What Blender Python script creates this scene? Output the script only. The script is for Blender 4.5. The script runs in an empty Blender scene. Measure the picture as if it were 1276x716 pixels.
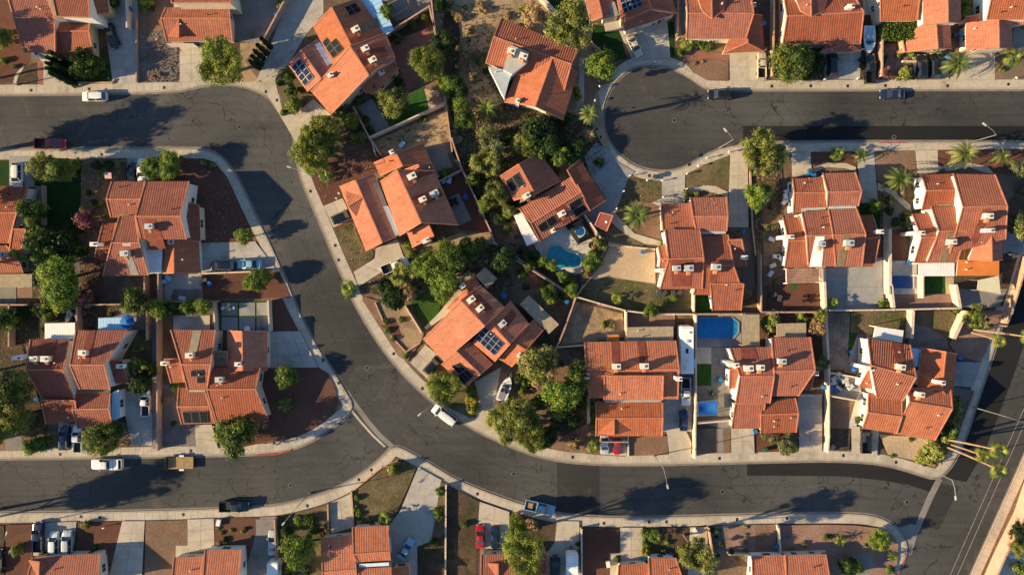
import bpy, math, random
from math import sin, cos, pi, radians, hypot, atan2
from mathutils import Vector, Matrix

# ------------------------------------------------------------------ camera, sky, sun, exposure
SC = bpy.context.scene
COL = SC.collection
H = 130.0            # flying height of the camera, metres
S = 0.155            # metres on the ground per pixel of the photograph
NX, NY = 638.0, 340.0  # the point straight below the camera

cam_d = bpy.data.cameras.new('camera')
cam_d.sensor_width = 36.0
cam_d.lens = 36.0 * (H / S) / 1276.0
cam_d.shift_y = -18.0 / 1276.0
cam_d.clip_start = 1.0
cam_d.clip_end = 3000.0
cam = bpy.data.objects.new('camera', cam_d)
cam.location = (0, 0, H)
COL.objects.link(cam)
SC.camera = cam

SUN_EL, SHADOW_AZ = 19.5, 12.0     # shadows fall to the right and a little up
world = bpy.data.worlds.new('World')
SC.world = world
world.use_nodes = True
wn = world.node_tree
bg = wn.nodes['Background']
sky = wn.nodes.new('ShaderNodeTexSky')
sky.sky_type = 'NISHITA'
sky.sun_disc = False
sky.sun_elevation = radians(SUN_EL)
sky.sun_rotation = radians(270.0 - SHADOW_AZ)
sky.air_density = 1.0
sky.dust_density = 0.3
sky.ozone_density = 3.0
wn.links.new(sky.outputs[0], bg.inputs[0])
bg.inputs[1].default_value = 0.080
sun_d = bpy.data.lights.new('sun', 'SUN')
sun_d.energy = 5.0
sun_d.angle = radians(0.6)
sun_d.color = (1.0, 0.77, 0.44)
sun = bpy.data.objects.new('sun', sun_d)
el, az = radians(SUN_EL), radians(SHADOW_AZ)
sd = Vector((cos(el) * cos(az), cos(el) * sin(az), -sin(el)))
sun.rotation_euler = sd.to_track_quat('-Z', 'Y').to_euler()
COL.objects.link(sun)
SC.view_settings.view_transform = 'Standard'
SC.view_settings.look = 'None'
SC.view_settings.exposure = 1.17
SC.view_settings.gamma = 1.0
SC.cycles.max_bounces = 5
SC.cycles.diffuse_bounces = 2

RND = random.Random(7)

# ------------------------------------------------------------------ from the survey (photo pixels) to metres
TX = (0, 320, 640, 956)
TY = (0, 180, 360, 536)
K = 1273.0 / 320.0
_t = [0, 0]
def tile(c, r): _t[0], _t[1] = TX[c], TY[r]
def P(s):
    """'x,y x,y ...' in survey-sheet units -> list of photo pixels"""
    out = []
    for w in s.split():
        x, y = w.split(',')
        out.append((_t[0] + float(x) / K, _t[1] + float(y) / K))
    return out
def Q(s): return [tuple(float(v) for v in w.split(',')) for w in s.split()]
def W(p, z=0.0):
    k = S * (H - z) / H
    return Vector(((p[0] - NX) * k, (NY - p[1]) * k, z))

# ------------------------------------------------------------------ materials
MATS = {}
def new_mat(name):
    m = bpy.data.materials.new(name); m.use_nodes = True
    MATS[name] = m
    return m, m.node_tree.nodes, m.node_tree.links, m.node_tree.nodes['Principled BSDF']
def mixc(n, l, fac, a, b, mode='MIX'):
    x = n.new('ShaderNodeMix'); x.data_type = 'RGBA'; x.blend_type = mode
    for i, v in ((0, fac), (6, a), (7, b)):
        if hasattr(v, 'links'): l.new(v, x.inputs[i])
        elif i == 0: x.inputs[i].default_value = v
        else: x.inputs[i].default_value = (*v, 1) if len(v) == 3 else v
    return x.outputs[2]
def ramp(n, l, src, stops):
    r = n.new('ShaderNodeValToRGB'); l.new(src, r.inputs[0])
    e = r.color_ramp.elements
    while len(e) > 1: e.remove(e[-1])
    for i, (p, c) in enumerate(stops):
        q = e[0] if i == 0 else e.new(p)
        q.position = p; q.color = (*c, 1) if len(c) == 3 else c
    return r.outputs[0]
def g3(v): return (v, v, v)
def noise(n, l, vec, scale, detail=4, rough=.6, dist=0.0):
    t = n.new('ShaderNodeTexNoise'); t.inputs['Scale'].default_value = scale
    t.inputs['Detail'].default_value = detail; t.inputs['Roughness'].default_value = rough
    t.inputs['Distortion'].default_value = dist
    l.new(vec, t.inputs['Vector']); return t.outputs['Fac']
def bump(n, l, h, b, dist=.05, st=1.0):
    u = n.new('ShaderNodeBump'); u.inputs['Distance'].default_value = dist; u.inputs['Strength'].default_value = st
    l.new(h, u.inputs['Height']); l.new(u.outputs[0], b.inputs['Normal'])
def plain(name, c, rough=.6, metal=0.0, var=.12, scale=2.0, spec=.3, bd=0.0):
    m, n, l, b = new_mat(name)
    g = n.new('ShaderNodeNewGeometry').outputs['Position']
    f = noise(n, l, g, scale, 5)
    col = ramp(n, l, f, [(.3, tuple(v * (1 - var) for v in c)), (.7, tuple(min(1, v * (1 + var)) for v in c))])
    l.new(col, b.inputs['Base Color'])
    b.inputs['Roughness'].default_value = rough; b.inputs['Metallic'].default_value = metal
    b.inputs['Specular IOR Level'].default_value = spec
    if bd: bump(n, l, noise(n, l, g, scale * 5, 4), b, bd)
    return m
def ground_mat(name, lo, mid, hi, big=.12, fine=3.0, patch=None, pscale=.08, bd=.08, speck=None, thr=.62):
    """earth, gravel, turf: three tones in large and small noise, grain, optional patches and specks"""
    m, n, l, b = new_mat(name)
    g = n.new('ShaderNodeNewGeometry').outputs['Position']
    f1 = noise(n, l, g, big, 6, .65, .6); f2 = noise(n, l, g, fine, 5, .75)
    a = n.new('ShaderNodeMath'); a.operation = 'MULTIPLY_ADD'; l.new(f2, a.inputs[0]); a.inputs[1].default_value = .55
    c2 = n.new('ShaderNodeMath'); c2.operation = 'MULTIPLY'; l.new(f1, c2.inputs[0]); c2.inputs[1].default_value = .45
    l.new(c2.outputs[0], a.inputs[2])
    col = ramp(n, l, a.outputs[0], [(.40, lo), (.5, mid), (.60, hi)])
    if patch:
        f3 = noise(n, l, g, pscale, 6, .7, 1.2)
        k = ramp(n, l, f3, [(.50, g3(0)), (.62, g3(1))])
        col = mixc(n, l, k, col, patch)
    if speck:
        f4 = noise(n, l, g, 2.2, 3, .6)
        k = ramp(n, l, f4, [(thr, g3(0)), (thr + .05, g3(1))])
        col = mixc(n, l, k, col, speck)
    l.new(col, b.inputs['Base Color']); b.inputs['Roughness'].default_value = .95
    b.inputs['Specular IOR Level'].default_value = .1
    bump(n, l, f2, b, bd)
    return m

def make_materials():
    # asphalt: worn, streaked, cracked
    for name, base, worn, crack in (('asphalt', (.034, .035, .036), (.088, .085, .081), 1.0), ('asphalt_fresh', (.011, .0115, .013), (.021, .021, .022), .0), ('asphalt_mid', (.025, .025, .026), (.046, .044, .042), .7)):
        m, n, l, b = new_mat(name)
        g = n.new('ShaderNodeNewGeometry').outputs['Position']
        f1 = noise(n, l, g, .05, 7, .62, .8); f2 = noise(n, l, g, 1.6, 5, .8)
        mp = n.new('ShaderNodeMapping'); mp.inputs['Scale'].default_value = (.05, 1.0, 1); l.new(g, mp.inputs[0])
        f3 = noise(n, l, mp.outputs[0], .9, 4, .6)
        a = n.new('ShaderNodeMath'); a.operation = 'MULTIPLY_ADD'; l.new(f2, a.inputs[0]); a.inputs[1].default_value = .3
        c = n.new('ShaderNodeMath'); c.operation = 'MULTIPLY_ADD'; l.new(f1, c.inputs[0]); c.inputs[1].default_value = .5
        d = n.new('ShaderNodeMath'); d.operation = 'MULTIPLY'; l.new(f3, d.inputs[0]); d.inputs[1].default_value = .2
        l.new(d.outputs[0], c.inputs[2]); l.new(c.outputs[0], a.inputs[2])
        col = ramp(n, l, a.outputs[0], [(.34, base), (.66, worn)])
        if crack:
            dn = n.new('ShaderNodeTexNoise'); dn.inputs['Scale'].default_value = .35; dn.inputs['Detail'].default_value = 6; l.new(g, dn.inputs['Vector'])
            vm = n.new('ShaderNodeVectorMath'); vm.operation = 'MULTIPLY_ADD'; vm.inputs[1].default_value = (6, 6, 0)
            l.new(dn.outputs['Color'], vm.inputs[0]); l.new(g, vm.inputs[2])
            vo = n.new('ShaderNodeTexVoronoi'); vo.feature = 'DISTANCE_TO_EDGE'; vo.inputs['Scale'].default_value = .17
            l.new(vm.outputs[0], vo.inputs['Vector'])
            k = ramp(n, l, vo.outputs['Distance'], [(.004, g3(.85 * crack)), (.012, g3(0))])
            f5 = noise(n, l, g, .045, 3)
            k2 = ramp(n, l, f5, [(.38, g3(0)), (.54, g3(1))])
            kk = n.new('ShaderNodeMath'); kk.operation = 'MULTIPLY'; l.new(k, kk.inputs[0]); l.new(k2, kk.inputs[1])
            col = mixc(n, l, kk.outputs[0], col, (.012, .011, .011))
            oil = ramp(n, l, noise(n, l, g, .3, 3, .5), [(.70, g3(0)), (.76, g3(.55))])
            col = mixc(n, l, oil, col, (.018, .016, .015))
            pale = ramp(n, l, noise(n, l, g, .13, 6, .7, 1.0), [(.58, g3(0)), (.72, g3(.45))])
            col = mixc(n, l, pale, col, (.14, .115, .085))
        tw = n.new('ShaderNodeTexNoise'); tw.inputs['Scale'].default_value = .022; tw.inputs['Detail'].default_value = 3; l.new(g, tw.inputs['Vector'])
        big = ramp(n, l, tw.outputs['Fac'], [(.38, g3(.74)), (.62, g3(1.22))]); col = mixc(n, l, 1.0, col, big, 'MULTIPLY')
        wv = n.new('ShaderNodeTexWave'); wv.inputs['Scale'].default_value = .16; wv.inputs['Distortion'].default_value = 14; wv.inputs['Detail'].default_value = 4; wv.inputs['Detail Scale'].default_value = .3; wv.bands_direction = 'Y'; l.new(g, wv.inputs['Vector'])
        col = mixc(n, l, 1.0, col, ramp(n, l, wv.outputs['Fac'], [(.1, g3(.965)), (.6, g3(1.02))]), 'MULTIPLY')
        l.new(col, b.inputs['Base Color']); b.inputs['Roughness'].default_value = .88; b.inputs['Specular IOR Level'].default_value = .2
        bump(n, l, f2, b, .02)
    # roof tiles: courses and barrels laid on each slope in metres (uv), tile-to-tile tone
    for name, a1, a2, a3 in (('tile_red', (.345, .118, .070), (.385, .134, .080), (.27, .088, .054)),
                             ('tile_orange', (.47, .163, .085), (.52, .187, .10), (.36, .117, .065)),
                             ('tile_rib', (.345, .118, .070), (.385, .134, .080), (.27, .088, .054)),
                             ('tile_brown', (.29, .098, .063), (.33, .115, .073), (.21, .070, .047))):
        m, n, l, b = new_mat(name)
        uv = n.new('ShaderNodeUVMap').outputs[0]
        br = n.new('ShaderNodeTexBrick'); l.new(uv, br.inputs['Vector'])
        br.inputs['Scale'].default_value = 1.0; br.offset = 0.0; br.inputs['Brick Width'].default_value = .44; br.inputs['Row Height'].default_value = .44
        br.inputs['Mortar Size'].default_value = .028; br.inputs['Bias'].default_value = -.1
        br.inputs['Color1'].default_value = (*a1, 1); br.inputs['Color2'].default_value = (*a2, 1); br.inputs['Mortar'].default_value = (*tuple(v * .92 for v in a3), 1)
        g = n.new('ShaderNodeNewGeometry').outputs['Position']
        f = noise(n, l, g, .5, 6, .7)
        k = ramp(n, l, f, [(.4, g3(0)), (.68, g3(.65))])
        col = mixc(n, l, k, br.outputs['Color'], a3)
        f2 = ramp(n, l, noise(n, l, g, 1.7, 5, .8), [(.3, g3(.78)), (.7, g3(1.15))])
        col = mixc(n, l, 1.0, col, f2, 'MULTIPLY')
        mp = n.new('ShaderNodeMapping'); mp.inputs['Scale'].default_value = (1.1, .16, 1); l.new(uv, mp.inputs[0])
        stk = ramp(n, l, noise(n, l, mp.outputs[0], 1.0, 5, .7), [(.32, g3(.82)), (.52, g3(1.0)), (.75, g3(1.07))])
        col = mixc(n, l, 1.0, col, stk, 'MULTIPLY')
        spot = ramp(n, l, noise(n, l, g, .22, 6, .75, 1.0), [(.60, g3(0)), (.70, g3(.5))])
        col = mixc(n, l, spot, col, tuple(v * .55 for v in a3))
        fade = ramp(n, l, noise(n, l, g, .16, 5, .6, .5), [(.58, g3(0)), (.72, g3(.25))])
        col = mixc(n, l, fade, col, (.52, .25, .14))
        oi = n.new('ShaderNodeObjectInfo')
        hs = n.new('ShaderNodeHueSaturation'); l.new(col, hs.inputs['Color'])
        m2 = n.new('ShaderNodeMapRange'); l.new(oi.outputs['Random'], m2.inputs[0]); m2.inputs[3].default_value = 1.05; m2.inputs[4].default_value = .94; l.new(m2.outputs[0], hs.inputs['Saturation'])
        mr = n.new('ShaderNodeMapRange'); l.new(oi.outputs['Random'], mr.inputs[0]); mr.inputs[3].default_value = .93; mr.inputs[4].default_value = 1.08
        l.new(mr.outputs[0], hs.inputs['Value'])
        l.new(hs.outputs[0], b.inputs['Base Color']); b.inputs['Roughness'].default_value = .85; b.inputs['Specular IOR Level'].default_value = .15
        sx = n.new('ShaderNodeSeparateXYZ'); l.new(uv, sx.inputs[0])
        w1 = n.new('ShaderNodeMath'); w1.operation = 'MULTIPLY'; l.new(sx.outputs[0], w1.inputs[0]); w1.inputs[1].default_value = pi / .44
        w2 = n.new('ShaderNodeMath'); w2.operation = 'SINE'; l.new(w1.outputs[0], w2.inputs[0])
        w3 = n.new('ShaderNodeMath'); w3.operation = 'ABSOLUTE'; l.new(w2.outputs[0], w3.inputs[0])
        v1 = n.new('ShaderNodeMath'); v1.operation = 'MODULO'; l.new(sx.outputs[1], v1.inputs[0]); v1.inputs[1].default_value = .44
        v2 = n.new('ShaderNodeMath'); v2.operation = 'MULTIPLY_ADD'; l.new(v1.outputs[0], v2.inputs[0]); v2.inputs[1].default_value = -.45; l.new(w3.outputs[0], v2.inputs[2])
        bump(n, l, v2.outputs[0], b, .075 if name == 'tile_rib' else .030, .9)
    plain('cap_tile', (.46, .175, .10), .85, scale=1.2, var=.25)
    plain('fascia', (.50, .42, .33), .7)
    plain('stucco', (.62, .52, .40), .9, scale=1.5, var=.10, bd=.01)
    plain('stucco_white', (.74, .70, .63), .9, scale=1.5, var=.08, bd=.01)
    plain('stucco_yellow', (.60, .46, .22), .9, scale=1.5, var=.1)
    plain('stucco_grey', (.42, .42, .40), .9, scale=1.5, var=.1)
    plain('block_wall', (.42, .27, .19), .92, scale=1.2, var=.22, bd=.02)
    plain('block_wall_pink', (.56, .30, .23), .92, scale=.8, var=.12, bd=.02)
    plain('block_wall_pale', (.60, .49, .37), .92, scale=1.2, var=.15, bd=.02)
    plain('window_frame', (.62, .60, .55), .5)
    m = plain('glass', (.02, .03, .04), .06, spec=.8, var=.05)
    plain('door_paint', (.45, .36, .26), .6)
    plain('garage_paint', (.66, .58, .46), .6)
    plain('skylight', (.60, .68, .76), .35, spec=.5)
    plain('roll_roof', (.40, .40, .37), .9, scale=.9, var=.15)
    plain('patch_white', (.82, .82, .80), .5, scale=.6, var=.05)
    plain('patch_olive', (.20, .145, .085), .95, scale=1.5, var=.3)
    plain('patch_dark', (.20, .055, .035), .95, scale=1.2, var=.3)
    plain('roof_metal', (.40, .44, .47), .5, scale=.9, var=.15)
    plain('roof_tan', (.34, .27, .18), .9, scale=1.2, var=.22)
    plain('roof_grey', (.26, .24, .22), .9, scale=.8, var=.2)
    plain('cover_white', (.75, .75, .73), .5, scale=.6, var=.08)
    plain('cover_blue', (.34, .56, .76), .5, scale=.6, var=.08)
    plain('cover_orange', (.62, .19, .045), .7, scale=.6, var=.12)
    plain('timber', (.34, .21, .12), .85, scale=2, var=.25)
    plain('timber_pink', (.45, .25, .19), .85, scale=2, var=.2)
    plain('deck_timber', (.33, .22, .105), .85, scale=1.5, var=.25)
    plain('ac_beige', (.72, .68, .56), .5, var=.06)
    plain('ac_grey', (.46, .50, .50), .5, var=.06)
    plain('ac_base', (.52, .22, .11), .8)
    plain('black_part', (.015, .015, .016), .6)
    plain('metal_grey', (.42, .42, .42), .4, .6)
    plain('panel_frame', (.55, .56, .58), .4, .5); plain('panel_frame_dark', (.17, .17, .17), .5); plain('lamp_grey', (.42, .42, .40), .5)
    m = plain('solar_cell', (.008, .016, .045), .3, spec=.2, var=.3, scale=6)
    m = plain('solar_dark', (.012, .013, .015), .6, spec=.1, var=.3, scale=3)
    # grounds
    ground_mat('earth', (.105, .070, .045), (.165, .112, .074), (.225, .155, .105), .10, 2.5, patch=(.085, .058, .038), speck=(.06, .05, .03), thr=.66)
    ground_mat('sand', (.24, .165, .10), (.34, .24, .15), (.42, .30, .19), .12, 2.5, patch=(.20, .14, .09), pscale=.15, speck=(.12, .09, .055), thr=.68)
    ground_mat('sand_pale', (.36, .26, .17), (.46, .34, .22), (.54, .40, .27), .12, 3.5, speck=(.25, .17, .11), thr=.66)
    ground_mat('gravel_red', (.10, .045, .032), (.128, .058, .041), (.160, .074, .052), .15, 4, patch=(.13, .066, .046), pscale=.06, speck=(.16, .09, .07), thr=.74)
    ground_mat('gravel_brown', (.14, .082, .052), (.21, .125, .082), (.29, .18, .125), .15, 4, patch=(.17, .125, .09), pscale=.12, speck=(.32, .24, .18), thr=.70)
    ground_mat('gravel_pink', (.20, .115, .085), (.28, .165, .125), (.35, .22, .17), .15, 4, patch=(.22, .14, .11), pscale=.12)
    ground_mat('gravel_grey', (.10, .085, .08), (.17, .145, .13), (.26, .225, .205), .15, 4.5, speck=(.36, .31, .27), thr=.66)
    ground_mat('soil', (.050, .034, .024), (.085, .058, .040), (.125, .088, .060), .15, 3, patch=(.045, .045, .022), pscale=.3, speck=(.20, .15, .11), thr=.68)
    ground_mat('lawn', (.020, .055, .010), (.035, .085, .016), (.055, .115, .024), .4, 5, patch=(.05, .075, .022), pscale=.35, bd=.1)
    ground_mat('lawn_dry', (.090, .070, .038), (.14, .105, .060), (.20, .15, .09), .25, 4, patch=(.070, .080, .028), pscale=.12, speck=(.20, .15, .095), thr=.6)
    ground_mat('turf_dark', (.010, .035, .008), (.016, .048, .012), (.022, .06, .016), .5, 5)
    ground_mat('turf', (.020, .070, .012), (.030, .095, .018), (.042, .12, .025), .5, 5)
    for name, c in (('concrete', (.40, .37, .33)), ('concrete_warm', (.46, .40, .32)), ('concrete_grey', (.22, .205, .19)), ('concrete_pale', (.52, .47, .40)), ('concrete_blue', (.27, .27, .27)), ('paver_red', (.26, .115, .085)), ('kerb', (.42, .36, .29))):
        m, n, l, b = new_mat(name)
        g = n.new('ShaderNodeNewGeometry').outputs['Position']
        f1 = noise(n, l, g, .22, 7, .7, .8); f2 = noise(n, l, g, 2.4, 4, .8)
        col = ramp(n, l, f1, [(.3, tuple(v * .70 for v in c)), (.5, c), (.72, tuple(v * 1.16 for v in c))])
        col = mixc(n, l, 1.0, col, ramp(n, l, f2, [(.3, g3(.84)), (.7, g3(1.1))]), 'MULTIPLY')
        st = ramp(n, l, noise(n, l, g, .55, 3, .5), [(.66, g3(0)), (.76, g3(.55))])
        col = mixc(n, l, st, col, tuple(v * .45 for v in c))
        oi = n.new('ShaderNodeObjectInfo'); hs = n.new('ShaderNodeHueSaturation'); l.new(col, hs.inputs['Color'])
        mr = n.new('ShaderNodeMapRange'); l.new(oi.outputs['Random'], mr.inputs[0]); mr.inputs[3].default_value = .94; mr.inputs[4].default_value = 1.05
        l.new(mr.outputs[0], hs.inputs['Value']); l.new(hs.outputs[0], b.inputs['Base Color'])
        b.inputs['Roughness'].default_value = .9; b.inputs['Specular IOR Level'].default_value = .2
    plain('joint', (.20, .17, .14), .95)
    plain('gutter', (.20, .175, .15), .9, scale=.6, var=.2)
    plain('road_paint', (.26, .24, .20), .8, scale=1.2, var=.3)
    plain('road_paint_yellow', (.42, .30, .09), .8, scale=1.2, var=.3)
    plain('kerb_red', (.36, .06, .05), .8, scale=1.2, var=.3)
    # water
    for name, c1, c2 in (('water_teal', (.012, .20, .25), (.03, .29, .34)), ('water_blue', (.008, .16, .42), (.016, .24, .52)), ('cover_navy', (.006, .055, .20), (.01, .09, .28))):
        m, n, l, b = new_mat(name)
        g = n.new('ShaderNodeNewGeometry').outputs['Position']
        f = noise(n, l, g, .9, 4, .6, 1.5)
        l.new(ramp(n, l, f, [(.35, c1), (.65, c2)]), b.inputs['Base Color'])
        b.inputs['Roughness'].default_value = .08 if 'water' in name else .5
        bump(n, l, noise(n, l, g, 3, 3), b, .02, .4)
    # leaves
    for name, c in (('leaf_dark', (0.030, 0.061, 0.014)), ('leaf_mid', (.080, .125, .024)), ('leaf_bright', (.205, .250, .034)),
                    ('leaf_lime', (.155, .235, .030)), ('leaf_olive', (.190, .205, .040)), ('leaf_olive_dark', (.095, .115, .030)),
                    ('leaf_olive_pale', (.31, .33, .085)), ('leaf_grey', (0.129, 0.145, 0.090)), ('leaf_palm', (.085, .135, .028)), ('leaf_palm_pale', (.27, .28, .085)),
                    ('leaf_dry', (0.396, 0.261, 0.138)), ('leaf_pink', (0.396, 0.123, 0.138)), ('leaf_plum', (0.228, 0.080, 0.094)), ('leaf_yellow', (0.426, 0.261, 0.029)), ('leaf_cyp', (0.021, 0.043, 0.014))):
        m, n, l, b = new_mat(name)
        oi = n.new('ShaderNodeObjectInfo')
        g = n.new('ShaderNodeNewGeometry').outputs['Position']
        f = noise(n, l, g, 1.3, 3)
        col = ramp(n, l, f, [(.3, tuple(v * .72 for v in c)), (.7, tuple(v * 1.35 for v in c))])
        hs = n.new('ShaderNodeHueSaturation'); l.new(col, hs.inputs['Color'])
        mr = n.new('ShaderNodeMapRange'); l.new(oi.outputs['Random'], mr.inputs[0]); mr.inputs[3].default_value = .8; mr.inputs[4].default_value = 1.2
        l.new(mr.outputs[0], hs.inputs['Value'])
        l.new(hs.outputs[0], b.inputs['Base Color']); b.inputs['Roughness'].default_value = .6; b.inputs['Specular IOR Level'].default_value = .25
        tr = n.new('ShaderNodeBsdfTranslucent'); l.new(hs.outputs[0], tr.inputs[0])
        ms = n.new('ShaderNodeMixShader'); ms.inputs[0].default_value = .35
        l.new(b.outputs[0], ms.inputs[1]); l.new(tr.outputs[0], ms.inputs[2]); l.new(ms.outputs[0], n['Material Output'].inputs[0])
    plain('bark', (.15, .10, .065), .95, scale=3, var=.3)
    plain('palm_bark', (.27, .19, .12), .95, scale=3, var=.3)
    # car paints
    for name, c, r in (('paint_white', (.72, .72, .70), .25), ('paint_silver', (.42, .45, .48), .3), ('paint_black', (.010, .010, .012), .18), ('paint_navy', (.012, .022, .055), .2),
                    ('paint_blue', (.03, .09, .22), .2), ('paint_lightblue', (.22, .40, .55), .25), ('paint_red', (.33, .012, .012), .22), ('paint_beige', (.50, .43, .32), .3),
                    ('paint_green', (.016, .034, .034), .25), ('paint_grey', (.13, .14, .15), .25)):
        m = plain(name, c, r, spec=.6, var=.04)
        bb = m.node_tree.nodes['Principled BSDF']; bb.inputs['Coat Weight'].default_value = .5; bb.inputs['Coat Roughness'].default_value = .08
    plain('tyre', (.012, .012, .012), .9); plain('rim', (.35, .35, .36), .35, .7)
    plain('lamp_lens', (.75, .75, .72), .15); plain('tail_lens', (.35, .01, .01), .2)
    plain('bin_blue', (.015, .16, .42), .5); plain('bin_grey', (.06, .06, .065), .6)
    plain('bin_green', (.02, .09, .045), .5)
    plain('flag_red', (.45, .02, .03), .8); plain('flag_white', (.75, .75, .75), .8); plain('flag_blue', (.02, .035, .16), .8)
    plain('fabric_blue', (.010, .10, .36), .85, scale=1, var=.15); plain('fabric_cream', (.60, .55, .38), .85)
    plain('rock', (.36, .25, .17), .95, scale=2, var=.3); plain('steel', (.30, .30, .28), .45, .4)
    plain('sun_bleached_red', (.19, .05, .038), .8, scale=1, var=.2)
make_materials()
M = MATS

# ------------------------------------------------------------------ object helpers
def fresh(name):
    return name
def mesh(name, V, F, mats, mi=None, uv=None):
    me = bpy.data.meshes.new(name)
    me.from_pydata([tuple(v) for v in V], [], F)
    for m in (mats if isinstance(mats, (list, tuple)) else [mats]): me.materials.append(M[m] if isinstance(m, str) else m)
    if mi: me.polygons.foreach_set('material_index', mi)
    if uv:
        ul = me.uv_layers.new(name='UVMap')
        ul.data.foreach_set('uv', [c for p in uv for c in p])
    me.update()
    return me
def ob(name, me, parent=None, loc=(0, 0, 0), rot=(0, 0, 0), sc=None):
    o = bpy.data.objects.new(name, me); COL.objects.link(o)
    o.location = loc; o.rotation_euler = rot
    if sc is not None: o.scale = sc if hasattr(sc, '__len__') else (sc, sc, sc)
    if parent: o.parent = parent
    return o
THINGS = []
def tag(o, label, cat, group=None, px=None):
    o['label'] = label; o['category'] = cat
    if group: o['group'] = group
    THINGS.append(o)
    return o
def root(name, loc, rz=0.0):
    return ob(name, None, None, loc, (0, 0, rz))
class MB:
    def __init__(s): s.V = []; s.F = []; s.M = []
    def quad(s, a, b, c, d, m=0):
        i = len(s.V); s.V += [a, b, c, d]; s.F.append((i, i + 1, i + 2, i + 3)); s.M.append(m)
    def poly(s, pts, m=0):
        i = len(s.V); s.V += pts; s.F.append(tuple(range(i, i + len(pts)))); s.M.append(m)
    def prism(s, lo, hi, m=0, top=None, bottom=True):
        n = len(lo); i = len(s.V); s.V += list(lo) + list(hi)
        for k in range(n):
            s.F.append((i + k, i + (k + 1) % n, i + n + (k + 1) % n, i + n + k)); s.M.append(m)
        s.F.append(tuple(i + n + k for k in range(n))); s.M.append(m if top is None else top)
        if bottom: s.F.append(tuple(i + k for k in reversed(range(n)))); s.M.append(m)
    def box(s, c, d, rz=0.0, m=0, tap=1.0):
        hx, hy, hz = d[0] / 2, d[1] / 2, d[2] / 2; ca, sa = cos(rz), sin(rz)
        def pt(x, y, z): return (c[0] + x * ca - y * sa, c[1] + x * sa + y * ca, c[2] + z)
        lo = [pt(-hx, -hy, -hz), pt(hx, -hy, -hz), pt(hx, hy, -hz), pt(-hx, hy, -hz)]
        hi = [pt(-hx * tap, -hy * tap, hz), pt(hx * tap, -hy * tap, hz), pt(hx * tap, hy * tap, hz), pt(-hx * tap, hy * tap, hz)]
        s.prism(lo, hi, m)
    def bar(s, a, b, w, h=None, m=0):
        """box-section bar from a to b"""
        a = Vector(a); b = Vector(b); h = h or w
        d = (b - a).normalized(); u = Vector((0, 0, 1)) if abs(d.z) < .95 else Vector((1, 0, 0))
        x = d.cross(u).normalized() * w / 2; y = x.cross(d).normalized() * h / 2
        s.prism([a - x - y, a + x - y, a + x + y, a - x + y], [b - x - y, b + x - y, b + x + y, b - x + y], m)
    def tube(s, pts, rs, n=8, m=0):
        rings = []
        for k, p in enumerate(pts):
            p = Vector(p)
            d = (Vector(pts[min(k + 1, len(pts) - 1)]) - Vector(pts[max(k - 1, 0)])).normalized()
            u = Vector((0, 0, 1)) if abs(d.z) < .9 else Vector((1, 0, 0))
            x = d.cross(u).normalized(); y = x.cross(d)
            r = rs[k] if hasattr(rs, '__len__') else rs
            i = len(s.V); s.V += [p + (x * cos(2 * pi * j / n) + y * sin(2 * pi * j / n)) * r for j in range(n)]
            rings.append(i)
        for a, b in zip(rings, rings[1:]):
            for j in range(n):
                s.F.append((a + j, a + (j + 1) % n, b + (j + 1) % n, b + j)); s.M.append(m)
        s.F.append(tuple(rings[-1] + j for j in range(n))); s.M.append(m)
        s.F.append(tuple(rings[0] + j for j in reversed(range(n)))); s.M.append(m)
    def cyl(s, c, r, h, n=16, m=0, tap=1.0):
        lo = [(c[0] + r * cos(2 * pi * j / n), c[1] + r * sin(2 * pi * j / n), c[2]) for j in range(n)]
        hi = [(c[0] + r * tap * cos(2 * pi * j / n), c[1] + r * tap * sin(2 * pi * j / n), c[2] + h) for j in range(n)]
        s.prism(lo, hi, m)
    def mesh(s, name, mats): return mesh(name, s.V, s.F, mats, s.M)
    def obj(s, name, mats, parent=None, origin=None, **kw):
        if origin is not None:
            o = Vector(origin); s.V = [Vector(v) - o for v in s.V]
        return ob(name, s.mesh(name, mats), parent, **kw)

def area2(pts): return sum(pts[i][0] * pts[(i + 1) % len(pts)][1] - pts[(i + 1) % len(pts)][0] * pts[i][1] for i in range(len(pts)))
def ccw(pts): return pts if area2(pts) > 0 else pts[::-1]
def inside(p, poly):
    c = False; n = len(poly)
    for i in range(n):
        a = poly[i]; b = poly[(i + 1) % n]
        if (a[1] > p[1]) != (b[1] > p[1]) and p[0] < (b[0] - a[0]) * (p[1] - a[1]) / (b[1] - a[1]) + a[0]: c = not c
    return c

# ------------------------------------------------------------------ sheets: ground, yards, drives
_lay = [0]
def sheet(name, pts, mat, z=None, kind='structure', depth=.06, smooth=0):
    """a polygon given in photo pixels, laid as a thin slab"""
    if smooth: pts = chaikin(pts, smooth)
    if z is None:
        _lay[0] += 1; z = .150 + .0011 * _lay[0]
    w = ccw([W(p, z) for p in pts])
    mb = MB(); mb.prism([(v.x, v.y, z - depth) for v in w], [(v.x, v.y, z) for v in w], bottom=False)
    o = mb.obj(name, [mat]); o['kind'] = kind
    return o
def chaikin(pts, it=2, closed=True):
    for _ in range(it):
        out = []
        n = len(pts)
        for i in range(n if closed else n - 1):
            a = pts[i]; b = pts[(i + 1) % n]
            out.append((a[0] * .75 + b[0] * .25, a[1] * .75 + b[1] * .25)); out.append((a[0] * .25 + b[0] * .75, a[1] * .25 + b[1] * .75))
        if not closed: out = [pts[0]] + out + [pts[-1]]
        pts = out
    return pts
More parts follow.
